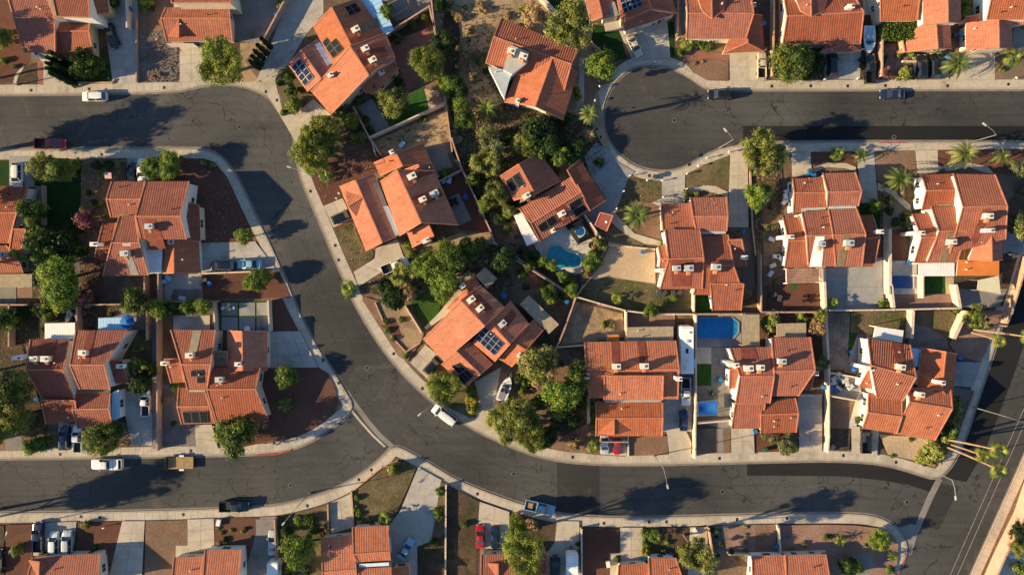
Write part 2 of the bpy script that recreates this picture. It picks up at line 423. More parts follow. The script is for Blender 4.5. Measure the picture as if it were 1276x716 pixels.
def drive(pts, mat='concrete', nx=0, ny=0, name='driveway'):
    """concrete drive: joint-coloured base, slabs as parts. quad a b c d; slabs nx along ab, ny along ad"""
    base = sheet(name, pts, 'joint' if nx else mat)
    zb = .150 + .0011 * _lay[0]
    if not nx: return base
    q = [W(p, zb) for p in pts]
    if len(q) != 4: return base
    a, b, c, d = q
    def bl(u, v): return (a * (1 - u) + b * u) * (1 - v) + (d * (1 - u) + c * u) * v
    lu = (b - a).length / nx; lv = (d - a).length / ny; gu, gv = .022 / lu, .022 / lv
    for i in range(nx):
        for j in range(ny):
            r = [bl((i + gu) / nx, (j + gv) / ny), bl((i + 1 - gu) / nx, (j + gv) / ny), bl((i + 1 - gu) / nx, (j + 1 - gv) / ny), bl((i + gu) / nx, (j + 1 - gv) / ny)]
            r = ccw(r); mb = MB(); dz = .03 + RND.random() * .006
            mb.prism([(v.x, v.y, zb - .01) for v in r], [(v.x, v.y, zb + dz) for v in r], bottom=False)
            mb.obj('concrete_slab', [mat], base)
    return base
# ------------------------------------------------------------------ houses
SLOPE = .33
def plane_of(f):
    n = (f[1] - f[0]).cross(f[2] - f[0])
    for k in range(3, len(f)):
        if n.length < 1e-3: n = (f[k - 1] - f[0]).cross(f[k] - f[0])
    n.normalize()
    if n.z < 0: n = -n
    return n, n.dot(f[0])
def ray_hit(p, pl):
    n, d = pl; o = Vector((0, 0, H)); r = W(p, 0) - o
    return o + r * ((d - n.dot(o)) / n.dot(r))
AC_MESH = {}
def ac_meshes():
    for nm, c in (('beige', 'ac_beige'), ('grey', 'ac_grey')):
        mb = MB(); mb.box((0, 0, .5), (1.5, 1.0, .8)); mb.box((0, 0, .93), (1.56, 1.06, .07))
        for k in range(5): mb.box((0, -.54, .2 + k * .14), (1.0, .03, .05), m=1)
        for k in range(5): mb.box((-.64, 0, .2 + k * .14), (.03, .85, .05), m=1)
        AC_MESH[nm] = mb.mesh('air_conditioner', [c, 'black_part'])
    mb = MB(); mb.cyl((0, 0, 0), .27, .05, 18); mb.cyl((0, 0, .05), .10, .05, 8, 1)
    for k in range(4): mb.box((0, 0, .06), (.54, .03, .02), k * pi / 4, 1)
    AC_MESH['fan'] = mb.mesh('fan', ['black_part', 'metal_grey'])
    mb = MB(); mb.box((0, 0, -.25), (1.15, .95, .9)); AC_MESH['curb'] = mb.mesh('curb', ['ac_base'])
    mb = MB(); mb.prism([(.62, -.3, .1), (1.1, -.3, -.3), (1.1, .3, -.3), (.62, .3, .1)], [(.62, -.3, .7), (1.25, -.3, .15), (1.25, .3, .15), (.62, .3, .7)]); AC_MESH['duct'] = mb.mesh('duct', ['ac_base'])
ac_meshes()
WIN = {}
def win_mesh(w, h):
    k = (round(w, 1), round(h, 1))
    if k not in WIN:
        mb = MB()
        for s in (-1, 1): mb.box((s * w / 2, 0, 0), (.08, .08, h + .08))
        for s in (-1, 0, 1): mb.box((0, 0, s * h / 2), (w, .07, .07)) if s else mb.box((0, 0, 0), (.06, .07, h))
        f = mb.mesh('window', ['window_frame'])
        mb = MB(); mb.box((0, 0, 0), (w - .04, .03, h - .04)); WIN[k] = (f, mb.mesh('pane', ['glass']))
    return WIN[k]
class House:
    all = []
    def __init__(s, hd, px, ang=0.0, tile='tile_red', wall='stucco'):
        s.px = px; s.hd = hd; s.ang = radians(ang); s.tile_ = tile; s.wall = wall
        s.o = root('house', W(px, .13)); s.org = s.o.location.copy()
        s.faces = []; s.foot = []; s.wallseg = []; s.wins = 0
        House.all.append(s)
    def L(s, v): return Vector(v) - s.org
    def _slopes(s, faces, mat, caps, wallsloop, inset, wm=None, zfloor=.1):
        """faces: 3d polygons. one roof object for the piece"""
        V = []; F = []; MI = []; UV = []
        for f in faces:
            n, d = plane_of(f)
            if (f[1] - f[0]).cross(f[2] - f[0]).z < 0: f = f[::-1]
            down = Vector((n.x, n.y, -(n.x ** 2 + n.y ** 2) / max(n.z, .01)))
            down = down.normalized() if down.length > 1e-3 else Vector((0, -1, 0))
            al = n.cross(down)
            i = len(V); V += f; F.append(tuple(range(i, i + len(f)))); MI.append(0)
            UV += [(al.dot(v), down.dot(v)) for v in f]
            s.faces.append((f, (n, d)))
        lo = [v - Vector((0, 0, .16)) for v in wallsloop]; i = len(V); n = len(lo)
        hi = wallsloop
        V += list(hi) + lo
        for k in range(n):
            k2 = (k + 1) % n
            F.append((i + n + k, i + n + k2, i + k2, i + k)); MI.append(1); UV += [(0, 0)] * 4
        F.append(tuple(i + n + k for k in reversed(range(n)))); MI.append(1); UV += [(0, 0)] * n
        me = mesh('roof', [s.L(v) for v in V], F, [mat, 'fascia'], MI, UV)
        ro = ob('roof', me, s.o)
        if caps:
            mb = MB()
            for a, b in caps:
                a = s.L(a); b = s.L(b); mb.bar(a + Vector((0, 0, .03)), b + Vector((0, 0, .03)), .22, .12)
            mb.obj('ridge_cap', ['cap_tile'], ro)
        # walls
        c = sum(wallsloop, Vector()) / len(wallsloop)
        w = []
        for v in wallsloop:
            d = Vector((v.x - c.x, v.y - c.y, 0)); L = d.length
            w.append(Vector((v.x, v.y, v.z - .17)) - d * (inset * 1.35 / max(L, 1)))
        mb = MB(); n = len(w)
        w = w if area2(w) > 0 else w[::-1]
        for k in range(n):
            a = w[k]; b = w[(k + 1) % n]
            mb.quad(s.L((a.x, a.y, zfloor)), s.L((b.x, b.y, zfloor)), s.L(b), s.L(a))
            s.wallseg.append((a, b))
        s.foot.append([(v.x, v.y) for v in w])
        mb.obj('wall', [wm or s.wall], s.o)
        return ro
    def G(s, q, z, mat=None, slope=SLOPE, inset=.35, wm=None, hip=None):
        """gable: eave a b, ridge a b, eave a b (photo pixels); z = eave height"""
        q = P(q) if isinstance(q, str) else q
        e1a, e1b = W(q[0], z), W(q[1], z)
        zr = z + 1.2
        for _ in range(4):
            ra, rb = W(q[2], zr), W(q[3], zr)
            ed = (e1b - e1a); ed.z = 0; ed.normalize(); nn = Vector((-ed.y, ed.x, 0))
            dist = abs(nn.dot((ra + rb) / 2 - e1a)); zr = z + slope * dist
        ra, rb = W(q[2], zr), W(q[3], zr); z2 = zr - 1
        for _ in range(4):
            fa, fb = W(q[4], z2), W(q[5], z2)
            d2 = abs(nn.dot((fa + fb) / 2 - (ra + rb) / 2)); z2 = max(1.9, zr - slope * d2)
        fa, fb = W(q[4], z2), W(q[5], z2)
        s.zr = zr
        # make both slopes truly flat
        def flat(a, b, c, d):
            n, dd = plane_of([a, b, c]); return Vector((d.x, d.y, (dd - n.x * d.x - n.y * d.y) / n.z)) if abs(n.z) > .3 else d
        e1b = flat(ra, rb, e1a, e1b); fb = flat(ra, rb, fa, fb)
        f1 = [e1a, e1b, rb, ra]; f2 = [ra, rb, fb, fa]
        caps = [(ra, rb), (e1a, ra), (ra, fa), (e1b, rb), (rb, fb)]
        if hip:
            zz = min(e1b.z, fb.z)
            return s._slopes([f1, f2, [e1b, fb, rb]], mat or s.tile_, caps, [e1a, e1b, fb, fa, ra], inset, wm)
        return s._slopes([f1, f2], mat or s.tile_, caps, [e1a, e1b, rb, fb, fa, ra], inset, wm)
    def S(s, q, z, mat=None, slope=SLOPE, inset=.3, wm=None):
        """mono pitch: low a b, high b a"""
        q = P(q) if isinstance(q, str) else q
        la, lb = W(q[0], z), W(q[1], z); zh = z + 1
        for _ in range(4):
            hb, ha = W(q[2], zh), W(q[3], zh)
            ed = (lb - la); ed.z = 0; ed.normalize(); nn = Vector((-ed.y, ed.x, 0))
            zh = z + slope * abs(nn.dot((ha + hb) / 2 - la))
        hb, ha = W(q[2], zh), W(q[3], zh)
        n, dd = plane_of([la, lb, hb]); ha = Vector((ha.x, ha.y, (dd - n.x * ha.x - n.y * ha.y) / n.z))
        s.zr = zh
        return s._slopes([[la, lb, hb, ha]], mat or s.tile_, [(la, ha), (lb, hb), (ha, hb)] if slope else [], [la, lb, hb, ha], inset, wm)
    def FL(s, q, z, mat='roll_roof', inset=.1):
        q = P(q) if isinstance(q, str) else q
        f = [W(p, z) for p in q]
        if area2(f) < 0: f = f[::-1]
        return s._slopes([f], mat, [], f, inset)
    def face_at(s, p):
        best = None
        for f, pl in s.faces:
            h = ray_hit(p, pl)
            if inside((h.x, h.y), [(v.x, v.y) for v in f]) and (best is None or h.z > best[0].z): best = (h, pl, f)
        if best is None:
            d = 1e9
            for f, pl in s.faces:
                c = sum(f, Vector()) / len(f); h = ray_hit(p, pl); e = (h - c).length
                if e < d: d = e; best = (h, pl, f)
        return best
    def on(s, q, lift=.03):
        q = P(q) if isinstance(q, str) else q
        c = (sum(p[0] for p in q) / len(q), sum(p[1] for p in q) / len(q))
        h, pl, f = s.face_at(c)
        return [ray_hit(p, pl) + pl[0] * lift for p in q], pl
    def patch(s, q, mat='patch_olive', name='roof_patch', lift=.05):
        v, pl = s.on(q, lift)
        v = v if area2(v) > 0 else v[::-1]
        mb = MB(); mb.prism([s.L(a - pl[0] * (lift + .02)) for a in v], [s.L(a) for a in v], bottom=False)
        return mb.obj(name, [mat], s.o)
    def solar(s, q, nx, ny, mat='solar_cell', skip=()):
        v, pl = s.on(q, .16)
        a, b, c, d = v
        def bl(u, w): return (a * (1 - u) + b * u) * (1 - w) + (d * (1 - u) + c * u) * w
        for i in range(nx):
            for j in range(ny):
                if (i, j) in skip: continue
                e = .03
                r = [bl((i + e) / nx, (j + e) / ny), bl((i + 1 - e) / nx, (j + e) / ny), bl((i + 1 - e) / nx, (j + 1 - e) / ny), bl((i + e) / nx, (j + 1 - e) / ny)]
                r = r if area2(r) > 0 else r[::-1]
                m_ = sum(r, Vector()) / 4; g = [m_ + (x - m_) * .93 + pl[0] * .012 for x in r]
                mb = MB(); mb.prism([s.L(x - pl[0] * .06) for x in r], [s.L(x) for x in r], 0)
                mb.prism([s.L(x - pl[0] * .01) for x in g], [s.L(x) for x in g], 1, bottom=False)
                mb.obj('solar_panel', ['panel_frame' if mat == 'solar_cell' else 'panel_frame_dark', mat], s.o)
    def ac(s, q, col='beige', rz=0.0):
        for p in P(q):
            h, pl, f = s.face_at((p[0], p[1] + 2))
            z = h.z + .55
            w = W(p, z + .6); w.z = z
            a = ob('air_conditioner', AC_MESH[col], s.o, s.L(w), (0, 0, s.ang + rz + RND.uniform(-.06, .06))); k_ = RND.uniform(.88, 1.06); a.scale = (k_, k_, RND.uniform(.85, 1.1))
            ob('fan', AC_MESH['fan'], a, (0.3, 0, .965)); ob('curb', AC_MESH['curb'], a, (0, -.12, -.1)); ob('duct', AC_MESH['duct'], a, (0, 0, 0), (0, 0, pi * 1.5))
    def ch(s, q, up=1.6, dx=1.0, dy=.62, mat='stucco_white'):
        for p in P(q):
            h, pl, f = s.face_at(p); z = max(h.z, 3) + up * .62; w = W(p, z)
            mb = MB(); mb.box((0, 0, (z - .1) / 2), (dx, dy, z - .1), s.ang); mb.box((0, 0, z - .02), (dx + .16, dy + .16, .16), s.ang)
            c = mb.obj('chimney', [mat], s.o, loc=(w.x - s.org.x, w.y - s.org.y, .1 - s.org.z))
            mb = MB(); mb.cyl((0, 0, 0), .17, .35, 10); mb.obj('flue', ['black_part'], c, loc=(cos(s.ang) * dx * .22, sin(s.ang) * dx * .22, z + .06))
    def vents(s, n, seed):
        r = random.Random(seed)
        for _ in range(n):
            f, pl = r.choice(s.faces)
            c = sum(f, Vector()) / len(f); k = r.randrange(len(f)); p = c + (f[k] - c) * r.uniform(.2, .6)
            mb = MB(); mb.cyl((0, 0, -.1), .09, .5, 8); mb.cyl((0, 0, .4), .14, .06, 8)
            mb.obj('vent_pipe', [r.choice(['ac_grey', 'black_part', 'ac_beige'])], s.o, loc=s.L(p))
    def dormer(s, q, mat=None):
        """small cross gable: apex on the slope, left foot, right foot, front ridge end"""
        q = P(q)
        A, pl, f = s.face_at(q[0])
        Lp, Rp = ray_hit(q[1], pl), ray_hit(q[2], pl); F_ = W(q[3], A.z); 
        up = Vector((0, 0, .04)); A, Lp, Rp, F_ = A + up, Lp + up, Rp + up, F_ + up
        V = []; Fc = []; UV = []; MI = []
        for t3 in ([A, F_, Lp], [A, Rp, F_]):
            n, d = plane_of(t3); t3 = t3 if (t3[1] - t3[0]).cross(t3[2] - t3[0]).z > 0 else t3[::-1]
            dn = Vector((n.x, n.y, 0)); dn = dn.normalized() if dn.length > 1e-3 else Vector((0, 1, 0)); al = Vector((-dn.y, dn.x, 0))
            i = len(V); V += t3; Fc.append((i, i + 1, i + 2)); MI.append(0); UV += [(al.dot(v), dn.dot(v) * 1.05) for v in t3]
        i = len(V); V += [Lp, Rp, F_]; Fc.append((i, i + 1, i + 2)); MI.append(1); UV += [(0, 0)] * 3
        r = ob('roof', mesh('roof', [s.L(v) for v in V], Fc, [mat or s.tile_, s.wall], MI, UV), s.o)
        mb = MB(); mb.bar(s.L(A), s.L(F_), .26, .14); mb.obj('ridge_cap', ['cap_tile'], r)
    def slats(s, q, z, mat, n, name='patio_slat', post='stucco_white', plate=None):
        """patio cover: posts, beams and slats running a->b, stepped a->d"""
        q = P(q); a, b, c, d = [W(p, z) for p in q]
        mb = MB()
        for p in (a, b, c, d):
            g = (a + b + c + d) / 4; p = p + (g - p) * .04
            mb.box((p.x - s.org.x, p.y - s.org.y, z / 2 - s.org.z), (.14, .14, z))
        mb.bar(s.L(a) - Vector((0, 0, .15)), s.L(d) - Vector((0, 0, .15)), .14, .16); mb.bar(s.L(b) - Vector((0, 0, .15)), s.L(c) - Vector((0, 0, .15)), .14, .16)
        mb.obj('patio_frame', [post], s.o)
        for k in range(n):
            t = (k + .5) / n; p1 = a.lerp(d, t); p2 = b.lerp(c, t); wd = (d - a).length / n
            m2 = MB(); m2.bar(s.L(p1), s.L(p2), wd * (.93 if plate else .5), .08); m2.obj(name, [mat], s.o)
    def done(s, label, nvent=3, windows=True):
        tag(s.o, label, 'house', 'tile roofed houses of the neighbourhood')
        # windows, doors where a wall looks out into the open
        n = 0
        for a, b in s.wallseg:
            if not windows: break
            d = b - a; d.z = 0; L = d.length
            if L < 2.2: continue
            d.normalize(); nn = Vector((d.y, -d.x, 0))
            ztop = min(a.z, b.z)
            if ztop < 2.2: continue
            k = max(1, int(L / 3.4))
            for j in range(k):
                p = a.lerp(b, (j + .5) / k); p.z = 0; q = p + nn * .7
                if any(inside((q.x, q.y), f) for f in s.foot): continue
                base = 1.65 if (j + n) % 3 else 1.5
                levels = [base] + ([4.1] if ztop > 5.2 else [])
                for zz in levels:
                    w = 1.5 if (j + n) % 2 else 1.1; hh = 1.1
                    wf, pn = win_mesh(w, hh)
                    o_ = ob('window', wf, s.o, s.L(Vector((p.x, p.y, zz)) + nn * .03), (0, 0, atan2(d.y, d.x)))
                    ob('pane', pn, o_, (0, 0, 0)); n += 1
        s.vents(nvent, int(s.px[0] * 7 + s.px[1]))
def door_on(h, q, w, hh, z0=.13, mat='garage_paint', name='garage_door', panels=4):
    """a garage door as real panels at a wall foot: centre pixel, direction pixel"""
    a, b = P(q); A, B = W(a, z0), W(b, z0); d = (B - A); L = d.length; r = atan2(d.y, d.x)
    o = ob(name, None, h.o, h.L((A + B) / 2), (0, 0, r))
    for k in range(panels):
        mb = MB(); mb.box((0, 0, hh * (k + .5) / panels), (L, .07, hh / panels - .03)); mb.obj('door_panel', [mat], o)
# ------------------------------------------------------------------ ground, roads, blocks
BIG = 900
mb = MB(); mb.quad((-BIG, -BIG, -.02), (BIG, -BIG, -.02), (BIG, BIG, -.02), (-BIG, BIG, -.02)); o = mb.obj('ground', ['earth']); o['kind'] = 'structure'
def flat(name, pts, mat, z):
    o = sheet(name, pts, mat, z=z, depth=.003); return o
flat('road', [(-500, -300), (1900, -300), (1900, 1100), (-500, 1100)], 'asphalt', 0.004)
# newer strips of asphalt
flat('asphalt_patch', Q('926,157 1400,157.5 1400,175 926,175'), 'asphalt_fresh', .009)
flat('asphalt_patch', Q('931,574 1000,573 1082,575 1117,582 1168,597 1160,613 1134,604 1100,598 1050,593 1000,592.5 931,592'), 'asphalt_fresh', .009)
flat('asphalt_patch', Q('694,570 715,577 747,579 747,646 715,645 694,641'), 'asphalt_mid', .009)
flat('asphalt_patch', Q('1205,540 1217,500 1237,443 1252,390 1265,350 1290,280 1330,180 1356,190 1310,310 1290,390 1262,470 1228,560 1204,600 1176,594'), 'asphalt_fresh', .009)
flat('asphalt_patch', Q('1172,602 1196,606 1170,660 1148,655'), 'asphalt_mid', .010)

kA = Q('-300,118 0,118 176,116 226,113 251,107 270,104 300,106 320,113 335,120 350,141 363,158 369,180 371,205 378,230 395,268 420,328 433,356 440,374 461,410 481,440 511,475 536,497 561,516 594,536 617,547 640,557 673,569 715,576 780,578.5 860,577 960,574.5 1031,573 1082,575 1117,581 1157,594 1168,596 1177,590 1190,574 1205,540 1217,500 1237,443 1252,390 1262,355 1276,315 1300,255 1316,205 1318,190 1310,181 1276,177 1150,177 1050,177 956,178 926,181 904,183 881,193 861,205 841,214 816,214 791,208 771,193 760,180 751,161 751,133 761,108 781,88 801,80 831,82 854,92 876,108 886,112 960,112 1276,111 1380,111')
kB = Q('-300,187 0,187 150,185 246,185 262,188 275,195 289,210 300,230 320,272 335,300 360,357 370,385 395,433 420,470 433,491 440,503 438,512 425,524 407,536 390,549 358,561 320,566 150,569 0,571 -300,573')
kC = Q('-300,640 0,639 160,637 320,632 358,628 408,614 446,594 476,571 486,557 496,555 534,576 571,599 640,625 678,636 715,643 791,645 960,640 1067,639 1097,644 1119,657 1132,677 1130,692 1117,716 1060,840')
kD = Q('1420,200 1330,440 1276,569 1255,616 1232,667 1210,716 1150,850')
def block(pts, tail, name='kerb'):
    poly = chaikin(pts, 2, closed=False) + tail
    w = ccw([W(p, .13) for p in poly]); mb = MB()
    mb.prism([(v.x, v.y, -.01) for v in w], [(v.x, v.y, .13) for v in w], bottom=False, top=1)
    o = mb.obj(name, ['kerb', 'earth']); o['kind'] = 'structure'
block(kA, Q('1380,-300 -300,-300'), 'kerbed_block')
block(kB, [], 'kerbed_block')
block(kC, Q('1040,1000 -300,1000'), 'kerbed_block')
block(kD, Q('1150,1100 1900,1100 1900,-200'), 'kerbed_block')

def resample(pts, step):
    out = [pts[0]]; acc = 0
    for a, b in zip(pts, pts[1:]):
        L = hypot(b[0] - a[0], b[1] - a[1]); t = step - acc
        while t < L:
            out.append((a[0] + (b[0] - a[0]) * t / L, a[1] + (b[1] - a[1]) * t / L)); t += step
        acc = L - (t - step)
    return out
def offs(pts, d):
    out = []
    for i, p in enumerate(pts):
        a = pts[max(i - 1, 0)]; b = pts[min(i + 1, len(pts) - 1)]
        tx, ty = b[0] - a[0], b[1] - a[1]; L = hypot(tx, ty) or 1
        out.append((p[0] - ty / L * d, p[1] + tx / L * d))
    return out
def strip(name, line, d0, d1, mat, z, depth=.05):
    a = offs(line, d0); b = offs(line, d1)
    A = [W(p, z) for p in a]; B = [W(p, z) for p in b]
    mb = MB()
    for i in range(len(A) - 1):
        r = [A[i], A[i + 1], B[i + 1], B[i]]; mb.quad(*(r if area2(r) > 0 else r[::-1]))
    o = mb.obj(name, [mat]); o['kind'] = 'structure'; return o
def pavement(pts, side, mat='concrete_warm', w=12.0, step=9.6):
    """kerb top, base and slabs along a kerb line; side = +1/-1 for the land side"""
    line = resample(chaikin(pts, 2, closed=False), step)
    line = [p for p in line if -60 < p[0] < 1345 and -60 < p[1] < 790]
    strip('kerb', line, side * .1, side * 1.2, 'kerb', .140)
    strip('gutter', line, -side * 2.6, side * .05, 'gutter', .012)
    for k in range(0, len(line) - 1, 240):
        seg = line[k:k + 241]
        if len(seg) < 2: continue
        lo, hi = max(0, k - 1), k + 242
        A, B_ = offs(line, side * 1.2), offs(line, side * w)
        mb = MB()
        for i in range(k, min(k + 240, len(line) - 1)):
            r = [W(p, .1345) for p in (A[i], A[i + 1], B_[i + 1], B_[i])]; mb.quad(*(r if area2(r) > 0 else r[::-1]))
        base = mb.obj('pavement', ['joint']); base['kind'] = 'structure'
        A = offs(line, side * 1.5)
        for i in range(k, min(k + 240, len(line) - 1)):
            p = [A[i], A[i + 1], B_[i + 1], B_[i]]
            z = .150 + RND.random() * .006 - .002
            r = [W(x, z) for x in p]; m_ = sum(r, Vector()) / 4; r = ccw([m_ + (x - m_) * .975 for x in r])
            mb = MB(); mb.prism([(v.x, v.y, .13) for v in r], [(v.x, v.y, z) for v in r], bottom=False)
            mb.obj('paving_slab', [mat], base)
    return line
# pavements
pavement(kA, -1)
lineB = pavement(kB, 1)
lineC = pavement(kC, 1)
pavement(kD, -1, w=11)

for d_, t_ in ((-14, .5), (-29, .7), (-45, .5)):
    ln_ = resample(chaikin(kA, 2, closed=False), 12); seg_ = [p for p in ln_ if p[0] < 1130 and p[1] > 40]; seg_ = seg_[:next((i for i, p in enumerate(seg_) if p[0] > 1120), len(seg_))]
    strip('tar_seam', offs(seg_, -d_), -t_ * .35, t_ * .35, 'asphalt_mid', .0072)
strip('tar_seam', Q('880,128 960,127 1080,129 1276,128 1340,128'), -.25, .25, 'asphalt_mid', .0072)
strip('tar_seam', Q('860,146 960,143 1080,144 1276,143 1340,143'), -.2, .2, 'asphalt_mid', .0072)
strip('tar_seam', Q('0,596 150,594 330,590 400,573 460,535'), -.25, .25, 'asphalt_mid', .0072)
strip('tar_seam', Q('0,618 150,616 330,612 410,592 470,556'), -.2, .2, 'asphalt_mid', .0072)
# valley gutters across the side road mouths
strip('gutter', Q('431,487 445,507 460,527 474,543 490,557'), -3, 3, 'concrete_grey', .016)
strip('gutter', Q('440,506 452,521 468,539 483,553'), 3.4, 6, 'concrete_warm', .014)
strip('gutter', Q('1171,596 1160,617 1150,640 1142,660 1134,674'), -3.8, 3.8, 'concrete_grey', .016)
sheet('gutter_apron', Q('1119,657 1136,652 1146,655 1136,690 1130,692 1132,677'), 'concrete_grey', z=.013, depth=.003)
# centre lines of the wide street
strip('road_line', Q('1352,330 1300,455 1264,536 1224,626 1184,716 1150,790'), -.4, .4, 'road_paint', .016)
strip('road_line', Q('1361,330 1309,455 1273,536 1233,626 1193,716 1159,790'), -.4, .4, 'road_paint', .016)
strip('red_kerb_paint', Q('320,566.4 345,564.5 362,560'), -.2, 1.6, 'kerb_red', .147)
strip('red_kerb_paint', Q('1131,686 1127,700 1119,716'), -.6, .6, 'kerb_red', .148)
strip('red_kerb_paint', Q('1096,177.8 1112,177.6 1131,177.8'), -.2, 1.4, 'kerb_red', .147)

# ------------------------------------------------------------------ yards, drives (survey sheets, row by row)
def yard(c, r, name, mat, s, smooth=0):
    tile(c, r); return sheet(name, P(s), mat, smooth=smooth)
def dr(c, r, s, mat='concrete', nx=0, ny=0, name='driveway'):
    tile(c, r); return drive(P(s), mat, nx, ny, name)
Y = yard
# row 0 sheet 0
Y(0,0,'gravel_bed','gravel_red','-300,-60 130,-60 150,300 60,410 -300,412')
Y(0,0,'path','concrete_warm','155,258 240,258 240,300 350,400 352,425 215,425 215,310')
Y(0,0,'path','concrete_warm','118,322 132,330 92,372 78,420 62,418 76,368')
Y(0,0,'gravel_bed','paver_red','185,305 215,305 215,420 185,420')
Y(0,0,'soil_bed','soil','92,380 120,330 183,310 183,418 80,420')
dr(0,0,'500,-10 682,-10 690,415 560,415','concrete',2,6)
dr(0,0,'470,-60 620,-60 620,25 470,25','concrete_grey')
Y(0,0,'lawn','lawn','350,375 430,300 470,278 505,282 555,300 572,350 570,412 352,412')
Y(0,0,'gravel_bed','gravel_grey','684,150 800,160 890,235 887,408 692,410')
Y(0,0,'gravel_bed','gravel_brown','680,-60 850,-60 800,160 684,152')
Y(0,0,'soil_bed','gravel_grey','700,350 885,345 887,408 692,410')
dr(0,0,'890,235 1005,225 1005,400 890,408','concrete_warm',2,4)
dr(0,0,'1155,-60 1480,-60 1340,215 1160,205','concrete_grey',0,0)
Y(0,0,'bare_yard','sand','1190,215 1320,205 1290,400 1195,410')
# row 0 sheet 1
dr(1,0,'130,60 245,170 150,330 -5,410','concrete',3,7)
Y(1,0,'driveway','concrete','130,60 200,-60 330,-60 330,70 245,170')
Y(1,0,'soil_bed','lawn_dry','245,165 290,130 320,190 275,222')
Y(1,0,'gravel_bed','gravel_brown','-60,300 40,200 90,150 110,180 10,400')
Y(1,0,'soil_bed','lawn_dry','95,390 155,330 260,450 290,480 190,570 130,560')
dr(1,0,'200,560 280,490 370,570 230,640','concrete_warm',2,3)
Y(1,0,'path','concrete_warm','20,395 110,350 90,400 130,560 200,560 230,640 205,716 190,700 60,480')
Y(1,0,'patio','paver_red','640,210 850,130 870,230 825,390 745,440 690,300')
Y(1,0,'soil_bed','soil','630,185 860,60 870,130 650,215')
Y(1,0,'lawn','turf','745,475 830,430 850,540 690,610 700,500')
Y(1,0,'patio','concrete_grey','500,530 570,490 660,630 595,665')
Y(1,0,'lawn','lawn','600,470 740,440 760,590 660,628')
Y(1,0,'bare_yard','sand','580,700 940,545 985,760 560,760')
Y(1,0,'bare_yard','sand_pale','830,440 900,450 930,520 855,545')
Y(1,0,'deck','concrete_grey','600,-60 860,-60 860,40 690,110')
Y(1,0,'soil_bed','lawn_dry','240,640 490,545 570,700 400,800 200,760')
# open sandy ground in the middle
tile(0, 0)
sheet('open_ground', Q('541,-60 715,-60 745,20 745,110 753,160 765,200 735,230 745,300 700,300 640,310 560,190 552,130 541,60'), 'sand')
sheet('soil_bed', Q('590,140 660,120 735,150 760,200 735,225 700,200 650,190 600,215 570,190'), 'soil')
sheet('soil_bed', Q('548,10 575,20 570,110 590,150 575,180 556,130'), 'soil', smooth=1)
# row 0 sheet 2
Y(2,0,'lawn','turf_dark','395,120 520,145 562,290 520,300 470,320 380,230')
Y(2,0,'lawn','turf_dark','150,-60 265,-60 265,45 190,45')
dr(2,0,'440,80 560,60 570,150 455,160','concrete_warm')
dr(2,0,'518,145 760,80 778,290 590,300','concrete',4,4)
Y(2,0,'lawn','turf_dark','762,112 795,108 797,282 776,282')
Y(2,0,'path','concrete_warm','800,-60 860,-60 858,200 805,200')
Y(2,0,'path','concrete','325,290 352,285 350,500 325,500')
Y(2,0,'soil_bed','gravel_brown','350,300 500,400 420,430 385,520 350,520')
Y(2,0,'gravel_bed','paver_red','830,245 1068,270 1068,305 960,290 870,300')
Y(2,0,'soil_bed','lawn_dry','800,210 1035,200 1040,255 830,245')
Y(2,0,'bare_yard','gravel_brown','830,290 960,295 1065,305 1065,402 960,400 890,360')
dr(2,0,'1070,262 1235,262 1255,402 1075,402','concrete_warm',2,2)
# row 0 sheet 3
Y(3,0,'soil_bed','soil','-20,210 260,210 265,260 280,390 -20,400')
dr(3,0,'280,262 465,258 460,395 285,390','concrete',3,3)
Y(3,0,'gravel_bed','soil','462,60 550,60 548,390 462,395')
Y(3,0,'gravel_bed','gravel_pink','550,205 660,205 700,290 640,370 550,385')
dr(3,0,'720,285 900,285 900,398 735,398','concrete_warm')
dr(3,0,'985,255 1130,255 1130,398 900,398','concrete_warm',2,3)
Y(3,0,'bare_yard','gravel_brown','1130,290 1240,250 1600,260 1600,395 1130,395')
dr(3,0,'1220,100 1600,100 1600,270 1220,250','concrete_grey')
dr(3,0,'470,-60 560,-60 550,75 480,75','concrete_warm')
# row 1 sheet 0
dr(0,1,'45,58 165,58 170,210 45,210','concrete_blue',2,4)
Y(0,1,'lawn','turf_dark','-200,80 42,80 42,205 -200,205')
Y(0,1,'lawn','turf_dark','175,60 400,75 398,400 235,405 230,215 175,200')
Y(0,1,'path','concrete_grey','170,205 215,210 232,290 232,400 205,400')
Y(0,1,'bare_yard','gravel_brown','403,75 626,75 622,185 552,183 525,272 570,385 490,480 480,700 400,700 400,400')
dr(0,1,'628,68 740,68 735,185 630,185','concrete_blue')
Y(0,1,'gravel_bed','gravel_red','742,70 1010,70 1060,85 1125,160 1235,400 1245,480 995,490 990,290 935,183 742,183')
dr(0,1,'1000,488 1265,480 1365,612 1000,640','concrete',3,2)
Y(0,1,'gravel_bed','gravel_red','1005,645 1385,630 1440,760 1005,760')
dr(0,1,'815,640 1000,642 1005,770 815,770','concrete',0,0)
Y(0,1,'bare_yard','soil','230,405 365,400 400,700 150,760 200,450')
Y(0,1,'path','gravel_grey','365,440 398,440 398,760 372,760')
Y(0,1,'patio','gravel_pink','-200,640 160,640 160,760 -200,760')
Y(0,1,'patio','concrete_grey','100,430 200,430 200,630 115,635')
Y(0,1,'gravel_bed','gravel_red','405,560 500,560 510,760 405,760')
